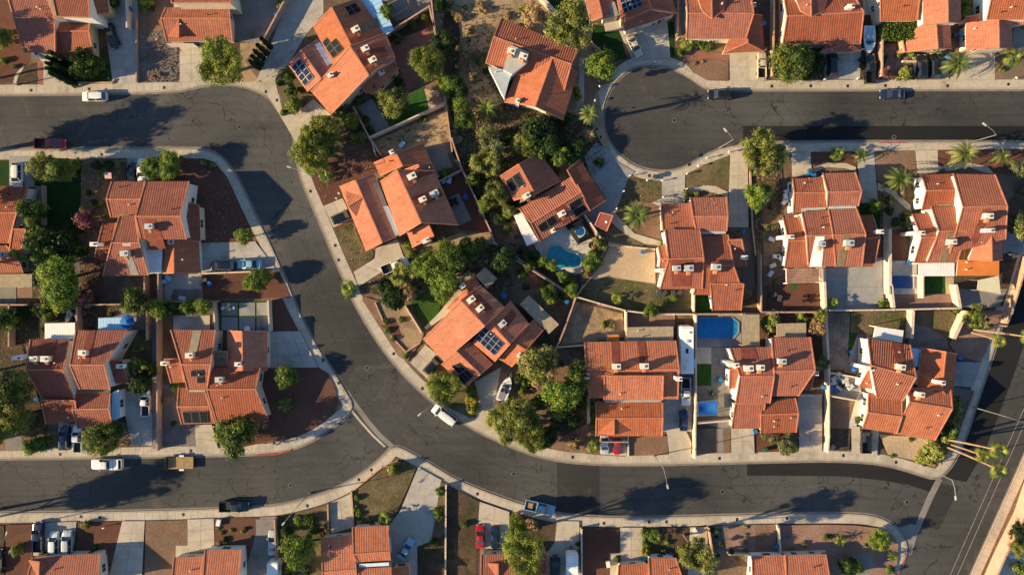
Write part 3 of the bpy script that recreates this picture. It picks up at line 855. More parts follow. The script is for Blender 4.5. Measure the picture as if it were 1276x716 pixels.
# row 1 sheet 1
Y(1,1,'gravel_bed','gravel_red','270,150 345,80 560,-10 625,60 590,135 410,210 420,262 330,305')
dr(1,1,'330,305 425,265 475,370 380,412','concrete_warm',2,2)
Y(1,1,'lawn','lawn_dry','385,425 475,385 530,520 585,525 570,575 475,630',1)
Y(1,1,'gravel_bed','gravel_red','375,412 470,375 478,388 385,424')
dr(1,1,'590,515 695,468 730,560 585,565','concrete_warm')
dr(1,1,'585,565 730,560 505,705 480,630','concrete_warm',3,2)
Y(1,1,'bare_yard','gravel_brown','695,470 745,480 770,510 860,480 870,600 740,560')
Y(1,1,'patio','gravel_red','905,190 1012,140 1160,432 1000,420')
Y(1,1,'patio','concrete_grey','945,270 1000,240 1065,372 1005,402')
Y(1,1,'patio','concrete_grey','838,25 930,8 970,110 885,142')
Y(1,1,'bare_yard','sand','830,500 1000,440 1160,436 1180,500 860,600')
Y(1,1,'soil_bed','soil','700,590 860,560 1090,470 1180,500 1280,700 900,800 640,760 505,712 690,620')
Y(1,1,'path','concrete_warm','985,640 1060,620 1060,660 1010,700')
Y(1,1,'garden_ground','soil','975,0 1273,-60 1500,60 1500,200 1400,300 1320,380 1170,470 1020,140')
Y(1,1,'path','gravel_brown','1165,350 1195,345 1180,400 1260,480 1275,530 1240,520 1170,440')
Y(1,1,'garden_ground','gravel_brown','1150,330 1320,380 1400,700 1300,600 1180,480')
# row 1 sheet 2
Y(2,1,'pool_deck','concrete_pale','95,480 140,478 260,395 400,480 350,640 300,640 200,600 130,560')
Y(2,1,'garden_ground','soil','-40,480 60,500 130,560 250,640 330,650 340,760 180,700 0,560')
Y(2,1,'driveway','concrete_blue','410,-10 480,40 520,90 600,135 570,165 500,345 460,430 395,400 370,330 460,270 380,150 350,60')
Y(2,1,'bare_yard','lawn_dry','570,165 640,178 735,182 735,270 690,290 600,280 500,345',0)
Y(2,1,'path','concrete_warm','500,335 530,370 600,440 700,470 730,478 730,500 650,492 560,450 500,400 480,380')
Y(2,1,'path','concrete_warm','675,290 735,268 735,300 690,312')
Y(2,1,'bare_yard','lawn_dry','460,430 500,400 560,450 650,495 640,510 450,475')
Y(2,1,'bare_yard','gravel_brown','600,280 690,290 730,310 730,470 650,450')
dr(2,1,'735,182 850,148 850,292 735,292','concrete',2,3)
Y(2,1,'bare_yard','lawn_dry','852,148 960,95 1070,52 1068,228 1000,208 930,205 858,222')
Y(2,1,'path','concrete_warm','858,222 930,203 1000,206 1062,235 1062,262 1000,240 930,228 870,250')
dr(2,1,'1075,30 1160,22 1165,410 1060,410','concrete_warm',2,6)
Y(2,1,'bare_yard','soil','1165,0 1330,0 1330,420 1180,530 1165,410')
Y(2,1,'bare_yard','gravel_brown','1060,412 1180,412 1200,716 1140,740 1130,470')
Y(2,1,'bare_yard','sand_pale','460,498 700,520 705,760 540,716 375,660',0)
Y(2,1,'gravel_bed','sand_pale','470,480 640,510 638,520 470,500')
# row 1 sheet 3
dr(3,1,'120,40 215,37 222,150 125,160','concrete_warm',1,2)
Y(3,1,'gravel_bed','gravel_red','215,37 520,33 475,60 440,110 390,95 300,92 230,120')
Y(3,1,'path','concrete_warm','225,118 300,90 390,93 440,112 440,135 390,118 300,112 230,140')
dr(3,1,'445,50 530,33 548,282 466,292','concrete',2,5)
Y(3,1,'bare_yard','gravel_brown','532,32 735,30 745,185 580,195 545,180')
dr(3,1,'735,28 845,28 850,140 745,142','concrete_warm',2,2)
Y(3,1,'gravel_bed','gravel_red','845,28 1400,20 1400,140 1130,145 1090,110 1000,92 850,112')
Y(3,1,'path','concrete_warm','850,110 1000,90 1095,112 1125,145 1080,140 1000,112 850,140')
Y(3,1,'path','concrete_warm','548,190 640,235 710,300 716,340 690,320 630,262 548,225')
Y(3,1,'soil_bed','gravel_grey','575,225 625,255 690,325 690,418 575,420')
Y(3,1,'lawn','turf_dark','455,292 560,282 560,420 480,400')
Y(3,1,'patio','concrete_blue','278,610 530,604 530,560 572,560 572,722 278,722')
Y(3,1,'pool_deck','concrete_pale','600,576 742,576 742,820 600,820')
Y(3,1,'bare_yard','gravel_red','600,430 690,430 690,574 600,574')
Y(3,1,'lawn','turf','778,655 882,655 882,722 778,722')
Y(3,1,'patio','sand_pale','884,655 925,655 925,800 884,800')
Y(3,1,'bare_yard','soil','930,655 1240,560 1170,800 930,800')
Y(3,1,'bare_yard','gravel_brown','-20,300 80,360 90,700 -20,700')
Y(3,1,'bare_yard','soil','1190,300 1273,200 1300,300 1260,540 1175,560')
dr(3,1,'1165,430 1285,430 1262,540 1170,540','concrete_blue',1,3)
Y(3,1,'patio','gravel_red','0,690 260,690 260,812 0,812')
Y(3,1,'lawn','turf','115,690 150,690 152,722 118,722')
# row 2 sheet 0
Y(0,2,'bare_yard','concrete_grey','-200,-10 80,-10 80,72 -200,72')
Y(0,2,'bare_yard','soil','80,80 600,80 600,200 380,210 120,250 110,300 10,300 -200,300 -200,80')
Y(0,2,'path','concrete_grey','600,95 750,95 750,200 640,205 520,140')
Y(0,2,'patio','gravel_grey','840,60 860,0 1000,0 1000,60')
Y(0,2,'patio','concrete_warm','860,130 1040,130 1040,200 860,205')
Y(0,2,'bare_yard','soil','-200,300 110,290 230,670 200,800 -200,800')
dr(0,2,'596,500 755,520 755,775 650,775','concrete',2,4)
Y(0,2,'gravel_bed','gravel_brown','390,690 590,660 650,700 655,775 390,775')
Y(0,2,'path','concrete_grey','752,40 803,40 803,790 756,790')
Y(0,2,'gravel_bed','gravel_grey','805,470 850,470 880,585 905,670 965,675 968,775 805,775')
dr(0,2,'965,672 1050,670 1082,790 970,775','concrete_warm',1,3)
tile(0, 2)
b_ = drive(P('1093,64 1345,62 1348,205 1093,205'), 'concrete_blue', 0, 0, 'patio')
for qa in ('1098,68 1178,68 1178,132 1098,132', '1186,67 1264,67 1264,131 1186,132', '1272,67 1342,66 1343,131 1272,131', '1098,139 1178,139 1178,203 1098,203', '1186,139 1264,139 1264,203 1186,203', '1272,139 1343,138 1345,203 1272,203'):
    z_ = .150 + .0011 * _lay[0] + .05; r_ = ccw([W(p, z_) for p in P(qa)]); mb = MB()
    mb.prism([(v.x, v.y, .15) for v in r_], [(v.x, v.y, z_) for v in r_], bottom=False); mb.obj('concrete_slab', ['concrete_blue'], b_)
b_.data.materials[0] = M['lawn']
# row 2 sheet 1
Y(1,2,'gravel_bed','gravel_red','80,55 128,55 205,206 90,210')
dr(1,2,'45,210 215,208 305,388 45,392','concrete',4,3)
Y(1,2,'gravel_bed','gravel_red','45,396 310,392 355,420 392,500 398,570 375,620 330,660 240,712 -100,790 -130,600')
Y(1,2,'gravel_bed','gravel_brown','540,40 610,60 760,90 830,215 815,260 745,360 700,330 520,50')
Y(1,2,'gravel_bed','sand','600,65 740,90 825,230 800,280 740,310 700,240 660,190 640,165')
Y(1,2,'patio','gravel_red','615,180 690,150 720,230 670,230')
dr(1,2,'760,365 835,275 915,340 850,450','concrete_warm',2,3)
Y(1,2,'lawn','lawn','770,60 860,0 920,50 900,120 845,190 790,130')
Y(1,2,'path','concrete_warm','900,120 1000,0 1030,20 940,130 840,200 830,190')
Y(1,2,'lawn','lawn_dry','850,450 905,390 1000,470 1060,470 1095,540 1090,600 1060,640 860,540',0)
Y(1,2,'driveway','concrete_warm','1080,460 1273,350 1290,420 1180,550 1180,700 1120,700 1030,660 1085,635 1100,550')
Y(1,2,'bare_yard','soil','1273,60 1420,200 1480,290 1350,400 1290,420 1250,370')
# row 2 sheet 2
Y(2,2,'bare_yard','gravel_brown','-40,260 340,300 380,510 380,716 100,716 -100,600')
Y(2,2,'soil_bed','soil','180,600 360,500 400,720 180,760')
Y(2,2,'bare_yard','sand','300,60 540,120 555,240 350,262 230,280',0)
Y(2,2,'bare_yard','lawn_dry','335,-30 460,-60 880,0 880,118 640,118 330,40')
Y(2,2,'lawn','turf_dark','890,0 985,0 985,115 900,115')
Y(2,2,'patio','gravel_pink','560,110 800,120 800,190 560,190')
Y(2,2,'pool_deck','concrete_blue','893,125 1130,125 1130,285 905,287')
Y(2,2,'patio','concrete_pale','903,288 980,288 980,370 903,370')
Y(2,2,'lawn','turf','902,373 981,373 981,476 902,476')
Y(2,2,'patio','concrete_grey','903,478 980,478 980,288 1130,288 1080,700 903,660')
dr(2,2,'738,555 890,475 882,705 738,705','concrete',2,4)
dr(2,2,'820,180 895,180 892,560 830,560','concrete_grey')
Y(2,2,'path','concrete_warm','362,530 378,530 380,716 364,716')
Y(2,2,'lawn','lawn','378,565 402,565 405,716 380,716')
# row 2 sheet 3
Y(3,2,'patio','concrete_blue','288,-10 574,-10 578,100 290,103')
Y(3,2,'bare_yard','gravel_pink','612,25 905,25 928,92 612,98')
Y(3,2,'lawn','turf','776,-6 882,-6 882,22 776,22')
Y(3,2,'patio','concrete_grey','934,0 1190,0 1150,90 940,92')
Y(3,2,'bare_yard','gravel_red','-40,118 272,118 272,480 200,480 -40,300')
Y(3,2,'bare_yard','gravel_grey','300,115 410,115 400,400 300,400')
Y(3,2,'bare_yard','lawn_dry','415,112 700,112 690,250 500,250 415,215')
Y(3,2,'lawn','turf_dark','405,215 447,215 440,300 400,330')
Y(3,2,'patio','concrete_grey','447,225 500,225 500,440 380,410 410,330')
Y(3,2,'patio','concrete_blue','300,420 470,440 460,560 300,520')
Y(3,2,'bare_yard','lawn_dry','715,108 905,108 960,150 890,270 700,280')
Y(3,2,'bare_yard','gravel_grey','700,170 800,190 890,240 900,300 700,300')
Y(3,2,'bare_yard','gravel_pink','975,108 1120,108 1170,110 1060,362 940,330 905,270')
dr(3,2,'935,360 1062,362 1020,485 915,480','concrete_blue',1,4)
Y(3,2,'gravel_bed','gravel_grey','915,482 1030,505 950,725 850,725')
dr(3,2,'150,525 272,520 272,716 155,716','concrete',1,4)
Y(3,2,'bare_yard','gravel_brown','288,520 440,545 400,716 288,716')
Y(3,2,'path','concrete_pale','440,545 460,500 480,520 440,690 400,690')
# row 3 sheet 0
dr(0,3,'165,460 380,450 360,620 165,620','concrete',3,3)
Y(0,3,'gravel_bed','gravel_red','28,468 162,464 160,640 130,760 28,760')
Y(0,3,'gravel_bed','gravel_red','385,455 606,450 602,560 530,612 500,620 385,602')
Y(0,3,'lawn','turf','498,600 527,600 527,760 480,760')
dr(0,3,'606,448 718,448 702,760 530,760','concrete_warm',2,5)
Y(0,3,'soil_bed','gravel_brown','722,448 930,443 930,570 872,572 870,620 850,760 716,760')
Y(0,3,'path','concrete_warm','872,570 930,570 930,625 870,628')
dr(0,3,'930,440 1060,435 1064,595 930,610','concrete_warm',2,3)
Y(0,3,'gravel_bed','gravel_red','1064,436 1290,430 1270,540 1235,585 1064,583')
dr(0,3,'1290,430 1370,425 1400,760 1200,760','concrete_grey')
Y(0,3,'bare_yard','soil','-200,470 20,470 20,760 -200,760')
Y(0,3,'bare_yard','gravel_brown','-60,0 290,0 290,70 210,100 110,100 -60,100')
Y(0,3,'bare_yard','lawn_dry','120,0 290,0 290,85 180,95')
dr(0,3,'22,-20 112,-10 112,98 28,98','concrete_grey',1,2)
dr(0,3,'290,-40 415,-30 415,95 290,95','concrete')
# row 3 sheet 1
Y(1,3,'soil_bed','lawn_dry','110,432 200,405 356,368 362,480 318,482 318,760 120,760')
dr(1,3,'356,362 468,312 482,478 370,512','concrete_warm',2,3)
Y(1,3,'lawn','lawn_dry','478,300 620,185 690,152 740,155 790,182 760,260 690,410 600,472 490,474')
Y(1,3,'driveway','concrete','800,182 915,245 860,572 795,572 795,760 668,760 655,470 710,400')
Y(1,3,'lawn','lawn_dry','912,250 942,268 930,510 862,570')
Y(1,3,'bare_yard','soil','795,574 932,520 935,760 795,760')
Y(1,3,'bare_yard','soil','945,268 1105,352 1090,570 1085,760 946,760')
dr(1,3,'1105,352 1252,402 1252,590 1088,580','concrete_warm',2,3)
dr(1,3,'-5,440 100,435 120,760 0,760','concrete_grey',1,4)
# row 3 sheet 2
Y(2,3,'bare_yard','gravel_brown','180,60 380,-40 420,60 560,130 400,120 190,90')
Y(2,3,'gravel_bed','gravel_brown','570,28 765,26 767,120 572,126')
dr(2,3,'425,20 560,20 560,125 430,118','concrete_warm')
Y(2,3,'driveway','concrete_warm','750,-10 850,-10 882,60 880,120 772,122 762,20')
Y(2,3,'bare_yard','gravel_brown','892,-10 1015,-10 1015,112 892,114')
Y(2,3,'path','concrete_grey','1015,-10 1040,-10 1042,110 1015,112')
Y(2,3,'bare_yard','gravel_brown','1042,-10 1075,-10 1077,110 1043,112')
dr(2,3,'1078,-10 1190,-10 1195,118 1080,115','concrete_warm',2,2)
Y(2,3,'gravel_bed','gravel_red','1205,0 1330,0 1410,0 1410,100 1206,108')
Y(2,3,'soil_bed','soil','40,430 212,460 210,540 165,600 -60,600 -60,420')
Y(2,3,'driveway','concrete_warm','214,448 325,450 328,760 165,760 168,602 205,550')
Y(2,3,'gravel_bed','gravel_red','340,482 526,486 526,605 478,608 476,760 340,760')
dr(2,3,'528,480 640,480 640,650 528,652','concrete_warm',2,3)
Y(2,3,'path','concrete_warm','478,608 526,606 526,660 500,760 478,760')
Y(2,3,'soil_bed','soil','645,486 870,480 868,600 790,632 648,625')
dr(2,3,'875,478 958,478 975,760 860,760','concrete_warm',1,4)
Y(2,3,'gravel_bed','gravel_grey','975,475 1060,472 1060,600 1000,640')
Y(2,3,'gravel_bed','gravel_pink','1060,470 1300,465 1300,600 1060,600')
# row 3 sheet 3
dr(3,3,'155,-10 272,-10 272,104 160,106','concrete_warm',2,2)
Y(3,3,'bare_yard','soil','285,-10 418,-10 405,100 290,98')
dr(3,3,'418,-20 556,-20 545,128 420,110','concrete_warm',2,2)
Y(3,3,'bare_yard','sand_pale','555,20 860,40 810,100 820,175 740,150 600,118')
Y(3,3,'soil_bed','lawn_dry','845,0 945,0 900,80 860,160 740,150 800,60')
Y(3,3,'gravel_bed','gravel_pink','62,470 300,466 440,470 560,485 625,520 650,560 648,640 620,760 62,760')
Y(3,3,'patio','concrete_grey','435,620 480,612 528,628 525,680 480,740 435,700')
Y(3,3,'gravel_bed','gravel_brown','-60,470 40,468 40,600 -60,600')
# right-hand pool yard beyond the long wall
Y(3,3,'pool_deck','concrete_pale','1180,610 1320,560 1320,760 1130,760')
Y(3,3,'lawn','lawn','1215,520 1330,400 1330,600 1190,580')

# ------------------------------------------------------------------ pools
def pool(c, r, s, water, label, smooth=0, rim=1.6, z=.20):
    tile(c, r); pts = P(s); pts = chaikin(pts, smooth) if smooth else pts
    cx = sum(p[0] for p in pts) / len(pts); cy = sum(p[1] for p in pts) / len(pts)
    o = root('swimming_pool', W((cx, cy), .13)); w = [W(p, z) for p in pts]; w = ccw(w); L = lambda v: Vector(v) - o.location
    out = [v + (Vector((v.x - w_c.x, v.y - w_c.y, 0)).normalized() * rim * S if (w_c := sum(w, Vector()) / len(w)) else v) for v in w]
    mb = MB()
    n = len(w)
    for k in range(n):
        k2 = (k + 1) % n; a, b, c_, d = w[k], w[k2], out[k2], out[k]; zt = z + .13
        mb.quad(L((a.x, a.y, zt)), L((d.x, d.y, zt))[:] and L((d.x, d.y, zt)), L((c_.x, c_.y, zt)), L((b.x, b.y, zt)))
        mb.quad(L((a.x, a.y, z - .05)), L((a.x, a.y, zt)), L((b.x, b.y, zt)), L((b.x, b.y, z - .05)))
        mb.quad(L((d.x, d.y, zt)), L((d.x, d.y, z - .1)), L((c_.x, c_.y, z - .1)), L((c_.x, c_.y, zt)))
    mb.obj('coping', ['concrete_blue' if 'blue' in water else 'concrete_pale'], o)
    mb = MB(); mb.poly([L((v.x, v.y, z + .05)) for v in w]); mb.obj('water', [water], o)
    tag(o, label, 'swimming pool')
    return o
pool(2,1,'168,520 195,500 230,500 255,525 285,538 315,540 336,570 330,605 290,612 255,606 225,622 185,608 164,575','water_teal','kidney shaped turquoise swimming pool on a pale deck',2,z=.34)
pool(2,2,'915,142 1080,142 1112,165 1112,215 1085,243 915,243 904,220 904,165','water_blue','bright blue rectangular pool with cut corners beside the white camper',0,z=.34)
pool(3,1,'605,650 722,650 722,712 605,712','cover_navy','small dark blue covered pool between pale yard walls',0,z=.34)
pool(3,3,'1118,735 1160,645 1300,705 1300,800 1100,800','water_teal','turquoise pool in the bottom right corner behind the long salmon wall',0,z=.34)
# ------------------------------------------------------------------ the houses, one by one
def HH(hd, c, r, at, ang=0.0, tile_='tile_red', wall='stucco'):
    tile(c, r); return House(hd, P(at)[0], ang, tile_, wall)
# --- top row
h = HH('the yellow walled top left house', 0, 0, '280,120', 0, 'tile_red', 'stucco_yellow')
h.G('25,-60 215,-60 68,90 270,87 122,262 273,258', 3.4, wm='stucco_white')
h.S('235,-120 430,-120 445,88 278,82', 4.2, wm='stucco_white')
h.G('275,112 445,104 254,157 440,155 283,287 466,276', 3.2)
h.S('528,-60 542,66 472,72 430,-60', 2.9)
h.patch('280,90 445,94 445,106 282,110', 'skylight', 'skylight')
h.ch('180,270', up=-.4, dx=1.0); h.done('terracotta tiled house with a yellow side wall in the top left corner')
h = HH('the small gabled top left house', 0, 0, '990,110')
h.S('855,-120 1140,-120 1143,14 850,16', 4.4)
h.G('822,38 1135,33 797,92 1140,92 826,208 1152,200', 2.7)
h.dormer('885,96 832,182 940,178 886,188'); h.patch('862,16 1140,12 1138,32 862,37', 'roll_roof')
door_on(h, '850,235 985,235', 0, 2.1)
h.done('small terracotta roofed house with a short gable over its garage, top left')
h = HH('the angled top solar house', 1, 0, '430,260', 30, 'tile_orange')
h.G('155,325 250,455 220,250 320,390 303,196 385,332', 2.7)
h.patch('288,222 312,210 374,312 350,326', 'skylight', 'skylight')
h.G('280,135 375,320 372,38 467,226 512,-8 637,185', 3.2)
h.G('270,455 368,570 462,230 555,372 640,165 690,292', 2.8)
h.S('545,462 700,335 672,298 510,420', 2.8)
h.G('530,430 575,470 600,350 650,395 660,300 705,335', 2.6)
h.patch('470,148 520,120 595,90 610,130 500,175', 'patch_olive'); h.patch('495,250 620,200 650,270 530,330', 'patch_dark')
h.solar('430,40 488,15 520,55 460,84', 2, 2, 'solar_dark')
h.solar('325,212 368,163 432,245 378,292', 2, 3, 'solar_dark', skip=((1, 0),)); h.solar('172,335 213,287 285,383 238,430', 2, 4, 'solar_cell')
h.ac('490,148 538,243 574,298'); h.ch('618,360 365,372', up=1.0); 
h.done('large angled house with rooftop solar panels and three beige air coolers', 5)
h = HH('the angled grey patched house', 2, 0, '120,330', -20, 'tile_red', 'stucco_white')
h.G('-60,90 320,248 -98,183 285,318 -138,315 250,450', 3.6, 'tile_rib')
h.G('60,250 -45,505 192,288 107,527 318,360 247,595', 2.9, 'tile_orange')
h.FL('-13,223 76,260 68,312 -9,369 -52,345', 5.0, 'roll_roof')
h.FL('-127,329 -54,345 -9,369 -25,410 -46,487', 3.9, 'roof_metal')
h.ac('-12,255 48,280', 'beige'); h.ch('20,500', up=1.2, dx=.7); h.ch('288,330', up=.3, dx=.4, dy=.8, mat='stucco')
h.done('angled house with two crossing terracotta ridges and a pale grey flat roof patch')
h = HH('the top edge solar house', 2, 0, '620,20', -14)
h.G('335,-90 380,108 400,-90 440,85 460,-90 520,70', 2.7)
h.FL('425,35 500,8 522,76 445,98', 2.7, 'roof_grey')
h.G('498,-90 535,110 640,-90 685,44 770,-90 806,66', 3.6)
h.S('553,154 808,68 782,28 537,96', 2.7)
h.solar('525,-5 610,-35 642,28 548,70', 4, 3)
h.done('house at the top edge with a three by four grid of blue solar panels')
h = HH('the wide top house', 2, 0, '1030,120', 0, 'tile_red')
h.G('850,-60 1172,-60 862,68 1190,68 857,193 1150,193', 3.2)
h.G('885,-90 930,55 980,-95 983,95 1075,-90 1040,55', 4.9)
h.G('1085,150 1042,260 1158,72 1160,213 1232,75 1244,254', 2.7, hip=True)
h.ch('1188,25', up=1.8, dx=.8); door_on(h, '1060,265 1235,262', 0, 2.1); h.done('wide terracotta house at the top with its garage gable pointing at the street')
h = HH('the house by the white boat', 3, 0, '280,120')
h.G('75,-60 400,-60 98,82 478,60 77,216 465,216', 3.2)
h.G('110,-90 160,60 215,-95 218,82 320,-90 280,60', 4.9)
h.G('320,190 264,260 386,100 392,210 475,72 463,255', 2.8, hip=True)
h.ch('415,32', up=2.2, dx=1.1, dy=.6); door_on(h, '285,262 455,260', 0, 2.1); h.done('terracotta house at the top with white boat and trailer parked at its right side')
h = HH('the top house with the hedge', 3, 0, '780,110', 0, 'tile_orange')
h.S('562,106 743,104 765,-80 560,-80', 3.6); h.G('770,-80 773,122 893,-80 896,108 958,-80 962,116', 4.6, wm='stucco_white')
h.G('742,138 667,252 838,126 846,240 908,130 914,242', 2.6); door_on(h, '700,262 850,258', 0, 2.1)
h.patch('858,116 905,112 880,128 855,126', 'skylight', 'skylight')
h.done('bright terracotta house with a square green hedge beside its garage, top right')
h = HH('the top right corner house', 3, 0, '1150,110', 0, 'tile_orange')
h.S('1088,98 1420,96 1420,-80 1125,-80', 4.4, wm='stucco_white'); h.G('985,118 985,244 1146,97 1150,237 1212,104 1220,240', 2.6)
h.S('978,112 1050,108 1050,74 985,84', 2.5); h.S('1213,125 1268,122 1265,96 1213,98', 2.5)
door_on(h, '1010,262 1130,262', 0, 2.1); h.done('terracotta house in the top right corner with a white side wall and windows')
# --- second row, left
h = HH('the left edge house', 0, 1, '20,350', 0, 'tile_red')
h.G('-150,212 142,209 -170,340 82,338 -190,492 42,490', 3.2, wm='stucco_white'); h.S('42,554 98,555 128,419 62,420', 2.6)
h.G('-200,500 30,500 -200,560 88,558 -200,640 116,636', 2.7)
h.FL('-200,642 158,641 158,706 -200,708', 2.6, 'roof_tan')
h.ac('10,545', 'grey'); h.done('house cut by the left edge of the picture with a brown patio roof')
h = HH('the house with the flag', 0, 1, '720,400', 0, 'tile_brown')
h.G('553,184 718,183 527,272 695,271 550,362 672,360', 3.0); h.G('722,183 937,182 672,356 893,356 700,470 925,470', 4.4, wm='stucco_white')
h.G('592,355 668,350 553,487 690,487 510,652 736,648', 3.9, wm='stucco_white'); h.G('510,390 575,388 478,516 550,516 470,560 552,600', 2.7)
h.S('988,300 994,480 922,480 918,286', 2.6); h.G('818,470 805,638 860,450 862,636 985,465 994,634', 2.7, 'tile_orange', wm='stucco_white')
h.FL('728,520 805,516 800,636 738,641', 2.6, 'cover_white'); h.patch('712,372 768,372 800,440 822,515 745,525 715,430', 'patch_dark')
h.patch('606,487 648,487 650,502 608,504', 'roll_roof'); h.patch('625,565 655,555 690,645 650,646', 'roof_grey'); h.patch('590,343 665,342 662,354 592,356', 'patch_olive')
h.ac('738,406 620,540', 'grey'); h.ch('466,494', up=2.2, dx=1.3); h.ch('847,482', up=.5, dx=1.0)
h.done('dark terracotta house with a small flag bed in its front garden, left side', 5)
h = HH('the blue skylight house', 1, 1, '710,280', 27, 'tile_orange')
h.G('410,210 540,527 490,178 622,486 582,146 692,458', 2.7); h.G('612,185 705,452 695,126 815,387 880,130 1000,398', 4.4)
h.G('580,92 612,155 690,45 722,105 825,-8 868,96', 3.1); h.G('720,130 740,180 800,100 830,155 870,90 905,160', 3.0)
h.S('745,440 770,510 878,455 848,388', 2.7)
h.patch('578,192 600,182 645,300 625,305', 'roof_grey'); h.patch('626,306 650,303 708,447 688,454', 'skylight', 'skylight')
h.patch('740,168 860,105 880,140 750,190', 'patch_dark'); h.patch('770,262 905,215 925,255 850,290 790,298', 'patch_dark')
h.dormer('525,262 437,230 493,357 452,305'); h.ac('768,158 822,272', 'beige'); h.ac('880,243', 'grey'); h.ch('838,476', up=1.8, dx=1.3); h.ch('668,38', up=1.2, dx=.7)
h.done('angled orange roofed house with a long pale blue skylight strip', 5)
# --- second row, centre and right
h = HH('the kidney pool house', 2, 1, '220,250', 30, 'tile_red')
h.G('-68,158 0,277 25,98 107,247 128,42 236,178', 3.6); h.G('28,318 290,156 85,389 335,237 130,480 380,322', 3.0, 'tile_rib')
h.S('328,73 458,276 378,328 265,126', 2.6, 'tile_rib')
h.solar('-42,180 22,134 59,201 -6,237', 2, 1, 'solar_dark'); h.solar('268,297 327,260 368,320 308,362', 1, 2, 'solar_dark'); h.solar('115,402 198,346 222,385 136,438', 2, 1, 'solar_dark')
h.patch('40,250 80,228 110,258 30,290', 'patch_olive'); h.patch('205,318 250,300 285,380 250,392', 'patch_dark')
h.ac('63,255 238,343', 'beige'); h.ch('195,427', up=.9, dx=.7)
h.FL('0,352 38,333 122,478 66,502', 2.5, 'cover_white')
h.done('angled house with ribbed terracotta roof beside the kidney shaped pool', 4)
h = HH('the sand yard house', 2, 1, '910,450', 0, 'tile_red', 'stucco_white')
h.S('730,293 880,291 900,425 740,427', 2.7, slope=.15); h.G('875,262 1056,260 890,357 1062,355 906,430 1056,430', 3.6)
h.G('750,421 921,420 768,568 942,562 725,716 935,716', 4.2); h.G('925,444 1062,446 930,600 1090,600 890,745 1140,745', 3.4)
h.S('1155,605 1092,604 1062,474 1130,470', 2.7); h.S('985,822 1127,822 1140,690 975,690', 2.7)
h.G('715,500 745,498 728,568 770,566 722,616 772,616', 2.8)
h.patch('925,430 1050,430 1052,442 925,444', 'roll_roof'); h.patch('782,570 888,570 880,702 782,702', 'patch_dark'); h.patch('980,580 1020,578 1000,710 968,710', 'patch_dark')
h.ac('808,612 868,612 1003,607', 'grey'); h.ch('738,624', up=1.9, dx=1.2); h.ch('1145,560', up=1.8, dx=1.0)
h.dormer('985,270 940,330 1020,322 985,335')
h.done('white walled house with stepped terracotta roofs beside the pale sand yard', 6)
h = HH('the pink patio house', 3, 1, '300,380', 0, 'tile_red', 'stucco_white')
h.G('125,170 282,160 135,240 303,238 128,342 300,306', 3.4); h.G('275,142 436,138 300,235 468,232 298,312 450,306', 4.0)
h.G('170,333 303,325 195,452 326,448 205,606 340,604', 4.0); h.G('303,322 442,318 326,448 488,444 340,606 470,604', 4.3)
h.G('78,362 155,358 105,479 200,476 86,611 215,608', 2.8); h.G('460,350 520,348 487,468 558,460 468,604 530,602', 3.0)
h.dormer('208,165 170,236 235,236 208,242'); h.patch('168,316 290,310 290,328 170,332', 'roll_roof'); h.patch('300,306 440,303 442,316 302,320', 'roll_roof')
h.patch('240,455 284,455 270,605 208,606', 'patch_white'); h.patch('378,452 412,450 380,602 343,604', 'patch_olive')
h.ac('266,494 405,488', 'grey'); h.ch('108,458', up=2.2, dx=1.7); h.ch('560,432', up=2.2, dx=1.1)
h.slats('95,616 272,612 270,684 97,690', 2.5, 'timber_pink', 8)
h.done('white walled terracotta house with a pinkish slatted patio cover below it', 6)
h = HH('the orange awning house', 3, 1, '950,380', 0, 'tile_red', 'stucco_white')
h.G('765,150 922,144 788,229 948,226 766,324 935,308', 3.6); h.G('922,146 1126,149 970,310 1190,304 905,540 1168,470', 4.8)
h.G('812,309 942,307 852,431 988,428 792,586 940,583', 4.0); h.G('718,344 800,338 765,462 852,458 728,588 862,586', 2.8)
h.G('1040,450 1008,572 1110,433 1114,576 1166,440 1166,572', 4.4, 'tile_orange')
h.FL('1000,470 1010,578 1150,576 1150,650 938,650 945,583', 2.7, 'cover_orange')
h.patch('895,438 935,436 890,582 852,584', 'patch_olive'); h.patch('1068,322 1110,320 1060,440 1025,500 1010,470', 'patch_dark'); h.patch('845,296 925,292 930,304 848,308', 'patch_olive')
h.ac('915,483 1095,355', 'beige'); h.ch('758,438', up=2.2, dx=1.6); h.ch('1102,426', up=2.0, dx=1.7)
h.slats('748,588 748,650 928,650 928,586', 2.5, 'cover_white', 13, 'patio_panel', plate=True)
h.done('terracotta house on the right with an orange awning and white ribbed patio cover', 6)
# --- third row
h = HH('the blue parasol house', 0, 2, '380,420', 0, 'tile_brown', 'stucco_white')
h.G('150,249 344,250 130,400 312,400 212,546 370,552', 3.8); h.S('228,668 385,657 372,552 208,548', 2.7)
h.G('376,205 633,203 345,376 516,375 396,496 546,498', 4.4); h.S('552,466 637,468 606,352 515,352', 2.8)
h.G('380,520 546,516 358,596 540,592 386,690 558,685', 2.8)
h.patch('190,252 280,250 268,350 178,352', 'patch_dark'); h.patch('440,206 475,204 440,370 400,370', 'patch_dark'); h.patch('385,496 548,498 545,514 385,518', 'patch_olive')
h.ac('168,345 225,345 412,315', 'beige'); h.ch('88,340', up=2.2, dx=1.8); h.ch('596,382', up=1.6, dx=1.3)
h.slats('222,170 222,248 372,246 372,167', 2.5, 'cover_white', 12, 'patio_panel', plate=True); h.slats('487,144 487,202 622,200 622,140', 2.5, 'cover_blue', 10, 'patio_panel', plate=True)
h.FL('556,512 590,498 594,640 552,652', 2.4, 'cover_blue')
h.done('brown roofed house on the left next to a blue parasol', 5)
h = HH('the left corner house', 0, 2, '1050,440', 0, 'tile_red')
